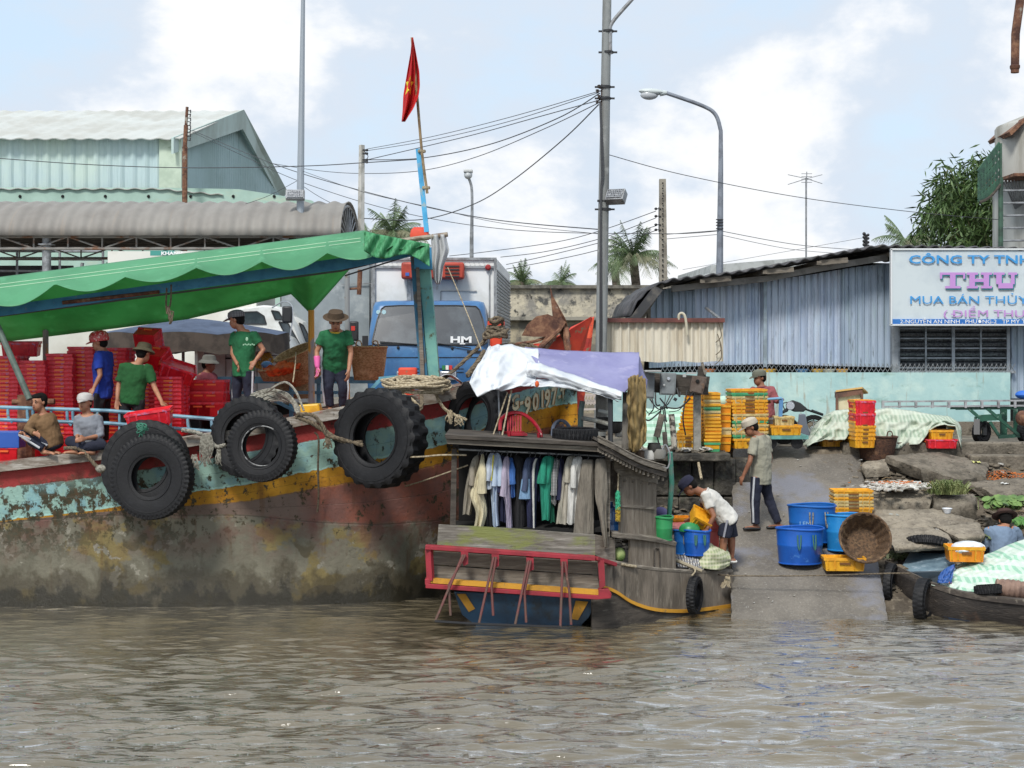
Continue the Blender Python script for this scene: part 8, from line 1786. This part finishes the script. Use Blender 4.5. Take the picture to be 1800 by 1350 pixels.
 if hat in('cap','helmet'):
  mb=lat([(.098,.040),(.101,.070),(.090,.110),(.06,.13),(.025,.139),(.004,.14)]if hat=='cap' else[(.108,.02),(.118,.06),(.112,.11),(.085,.15),(.04,.168),(.004,.17)]);mb.build('cap' if hat=='cap' else 'helmet',hatm,root)
  w_=.07;MB().loft([[hp(x,y,z+.06-.05*(x/w_)**2*.4)for x,y,z in((-w_,.07+q,0),(-w_*.6,.125+q*.0,-.022),(-w_*.2,.175,-.045),(w_*.2,.175,-.045),(w_*.6,.125,-.022),(w_,.07,0))]+[hp(0,.04,.06)]for q in(0,)]+[[hp(x,y,z+.05-.05*(x/w_)**2*.4)for x,y,z in((-w_,.07,0),(-w_*.6,.125,-.022),(-w_*.2,.175,-.045),(w_*.2,.175,-.045),(w_*.6,.125,-.022),(w_,.07,0))]+[hp(0,.04,.05)]]).build('cap_peak',hatm,root,smooth=40)
 if glove:
  mb=MB();Wr,E_=j['wrL'],j['elL'];d=(Wr-E_).normalized();mb.tube([E_.lerp(Wr,.3),E_.lerp(Wr,.7),Wr],[.052,.044,.036],10);hand(mb,Wr,d,(sh-Wr)+f*.3,f);mb.build('rubber_glove',glove,root,remesh=.009).modifiers[0].name='rm'
 return root
def cl(n,c,c2=None):return mat('wear_'+n,c,[((c2 or tuple(int(v*.8)for v in c)),3,.35,.7,(1,1,.7),.8)],rough=.9,bump=(5,.03,(1.6,1,.8)))
NVY=cl('navy',(30,34,52));BLK=cl('black',(28,28,31));GRN=cl('green',(34,106,66),(24,82,50));WST=cl('white_stripe',(196,198,202));SAN=mat('sandal_black',(26,26,28))
HOL=cl('olive',(88,82,62));HBR=cl('brown_hat',(82,66,50))
V_=Vector
person('man in green shirt, brown brimmed hat and a pink rubber glove leaning forward on deck',21.5,dict(head=(590,567,-.32),shL=(568,592,-.22),shR=(613,590,-.22),elL=(557,618,-.2),elR=(617,620,-.18),wrL=(558,646,-.26),wrR=(613,652,-.26),hipL=(577,646),hipR=(600,646),knL=(577,682,-.1),knR=(603,682,-.06),anL=(580,714,-.02),anR=(603,712,.02)),8,22,GRN,NVY,.62,1,'brim',HBR,stripe=WST,shoes=SAN,glove=mat('pink_rubber',(222,96,160),rough=.4),collar=cl('yellow',(206,176,60)))
p5=person('man in green shirt and plaid cap standing with hands on hips, looking left',21.9,dict(head=(415,563,.0),shL=(411,592,.12),shR=(447,592,-.10),elL=(409,622,.02),elR=(463,615,-.10),wrL=(417,640,-.14),wrR=(449,634,-.22),hipL=(417,652,.08),hipR=(438,652,-.06),knL=(416,690,.05),knR=(437,690,-.05),anL=(417,732,.05),anR=(438,732,-.03)),-100,8,GRN,NVY,.6,1,'cap',stripes('plaid_cap',(150,150,150),(90,90,94),14,'X',(70,70,74),14,'Z'),stripe=WST,shoes=SAN,tail=.06)
mb=MB()
for i in range(7):mb.box(W(428+i*3.1,606-(i%2),21.62),(.018,.008,.02))
mb.ball(W(434,596,21.62),(.02,.006,.03),8,5);o=mb.build('back_print',mat('print_pale',(150,190,160)),smooth=0);o.parent=p5;o.location=Vector(o.location)-Vector(p5.location)
person('man in dark green shirt and olive bucket hat bending over the crates, back turned',21.8,dict(head=(253,622,.02),shL=(216,648,-.02),shR=(262,650,.0),elL=(208,680,-.04),elR=(272,682,-.06),wrL=(206,704,-.1),wrR=(284,706,-.28),hipL=(217,702,-.02),hipR=(246,702,-.02),knL=(217,740),knR=(245,740),anL=(220,776),anR=(246,776)),150,14,cl('dkgreen',(28,88,42),(20,66,30)),BLK,.75,1,'bucket',HOL,shoes=SAN,tail=.05)
person('man in blue polo shirt and patterned red helmet standing among red crates',22.2,dict(head=(174,603,-.02),shL=(171,628,-.17),shR=(190,626,.18),elL=(176,660,-.22),elR=(196,655,.2),wrL=(165,682,-.28),wrR=(190,680,.1),hipL=(176,690,-.10),hipR=(186,690,.12),knL=(172,732,-.08),knR=(183,732,.1),anL=(172,776,-.08),anR=(184,776,.1)),-92,8,cl('blue',(34,66,168),(26,50,134)),BLK,.7,1,'helmet',mat('helmet_red',(186,56,56),[((222,190,180),26,.56,.6)],rough=.3),skin=M_SKIN,shoes=SAN,tail=.05)
person('boy in brown jacket sitting hunched on the boat rail, looking back',20.95,dict(head=(68,708,-.05),shL=(62,738,-.14),shR=(92,738,.12),elL=(48,756,-.24),elR=(70,760,.1),wrL=(62,762,-.34),wrR=(50,762,-.1),hipL=(88,782,-.10),hipR=(98,780,.10),knL=(38,764,-.2),knR=(44,762,.05),anL=(78,789,-.22),anR=(88,788,-.05),toe=V_((.9,-.3,-.1))),-28,2,cl('brown',(122,94,64),(98,74,50)),NVY,1.85,1,None,None,stripe=WST)
person('man in grey V-neck and pale cap with red stripes sitting beside the boy',21.0,dict(head=(149,709,-.04),shL=(137,738,-.06),shR=(174,738,.0),elL=(136,765,-.1),elR=(178,766,-.08),wrL=(137,771,-.32),wrR=(150,771,-.36),hipL=(146,778,.02),hipR=(170,778,.02),knL=(122,776,-.3),knR=(180,782,-.3),anL=(160,790,-.32),anR=(134,789,-.34),toe=V_((-.8,-.5,0))),-8,-4,cl('grey',(128,132,140),(108,112,120)),NVY,1.35,1,'cap',mat('cap_pale',(186,184,180),[((166,60,60),14,.62,.66,(1,1,4))]),skin=M_SKIN)
person('man in maroon shirt and grey bucket hat half hidden behind the crate row',24.6,dict(head=(368,641,0),shL=(352,664,-.1),shR=(376,664,.12),elL=(354,692,-.14),elR=(382,690,.12),wrL=(362,712,-.2),wrR=(384,712,.0),hipL=(358,722,-.08),hipR=(374,722,.08),knL=(359,752),knR=(374,752),anL=(359,782),anR=(374,782)),75,4,cl('maroon',(126,60,70)),BLK,.7,1,'bucket',cl('hat_grey',(104,104,98)),skin=M_SKIND,shoes=SAN)
person('man in maroon pink shirt and grey green cap pushing the trolley',25.4,dict(head=(1334,665,0),shL=(1322,688,-.02),shR=(1357,688,.0),elL=(1322,708,-.16),elR=(1368,706,-.1),wrL=(1346,706,-.42),wrR=(1373,702,-.34),hipL=(1334,730),hipR=(1353,730),knL=(1335,757,-.03),knR=(1354,757),anL=(1336,781),anR=(1355,781)),-62,4,cl('pinkmaroon',(148,84,88),(124,66,72)),cl('greyshort',(84,82,86)),1.3,.48,'cap',cl('cap_green',(104,106,94)),skin=M_SKIND,shoes=SAN,collar=cl('pk2',(140,78,84)))
person('man in grey green polo and beige cap walking on the ramp with lowered arm',22.5,dict(head=(1319,752,-.04),shL=(1325,776,-.17),shR=(1347,774,.17),elL=(1318,812,-.24),elR=(1354,805,.2),wrL=(1307,836,-.22),wrR=(1350,830,.1),hipL=(1330,838,-.10),hipR=(1344,838,.10),knL=(1327,882,-.08),knR=(1352,880,.08),anL=(1328,922,-.06),anR=(1369,920,.02),toe=V_((-1,-.15,0))),-85,22,cl('polo_grey',(150,148,132),(132,130,116)),NVY,.7,1,'cap',cl('beige_cap',(192,182,164)),skin=M_SKIND,stripe=WST,shoes=SAN,tail=.10,belly=.13,collar=cl('polo2',(150,148,132)))
person('man in white polo and navy cap bending over the tubs in the houseboat',21.1,dict(head=(1211,856,-.03),shL=(1240,870,-.17),shR=(1243,868,.17),elL=(1255,908,-.24),elR=(1232,894,.18),wrL=(1243,930,-.26),wrR=(1217,908,.05),hipL=(1279,914,-.10),hipR=(1281,914,.10),knL=(1272,948,-.09),knR=(1286,948,.09),anL=(1270,982,-.08),anR=(1286,980,.1),toe=V_((-1,0,0))),-88,44,cl('polo_white',(204,202,196),(184,182,176)),NVY,.62,.44,'cap',cl('cap_navy',(30,32,56)),skin=M_SKIND,stripe=cl('gs',(150,150,160)),shoes=mat('boot_white',(196,196,192)),tail=.02,belly=.125,collar=cl('pw2',(206,204,200)))
person('man in pale blue shirt and brown hat crouching on the bank, back turned',21.7,dict(head=(1767,916,.22),shL=(1737,936,.12),shR=(1786,934,.12),elL=(1731,962,.16),elR=(1797,958,.16),wrL=(1745,975,.38),wrR=(1786,973,.38),hipL=(1748,984,-.02),hipR=(1776,984,-.02),knL=(1738,968,.38),knR=(1786,968,.38),anL=(1744,992,.2),anR=(1780,992,.2)),176,30,cl('paleblue',(112,130,152),(96,112,134)),BLK,1.8,1,'brim',cl('hat_dkbrown',(66,46,40)),belly=.125)
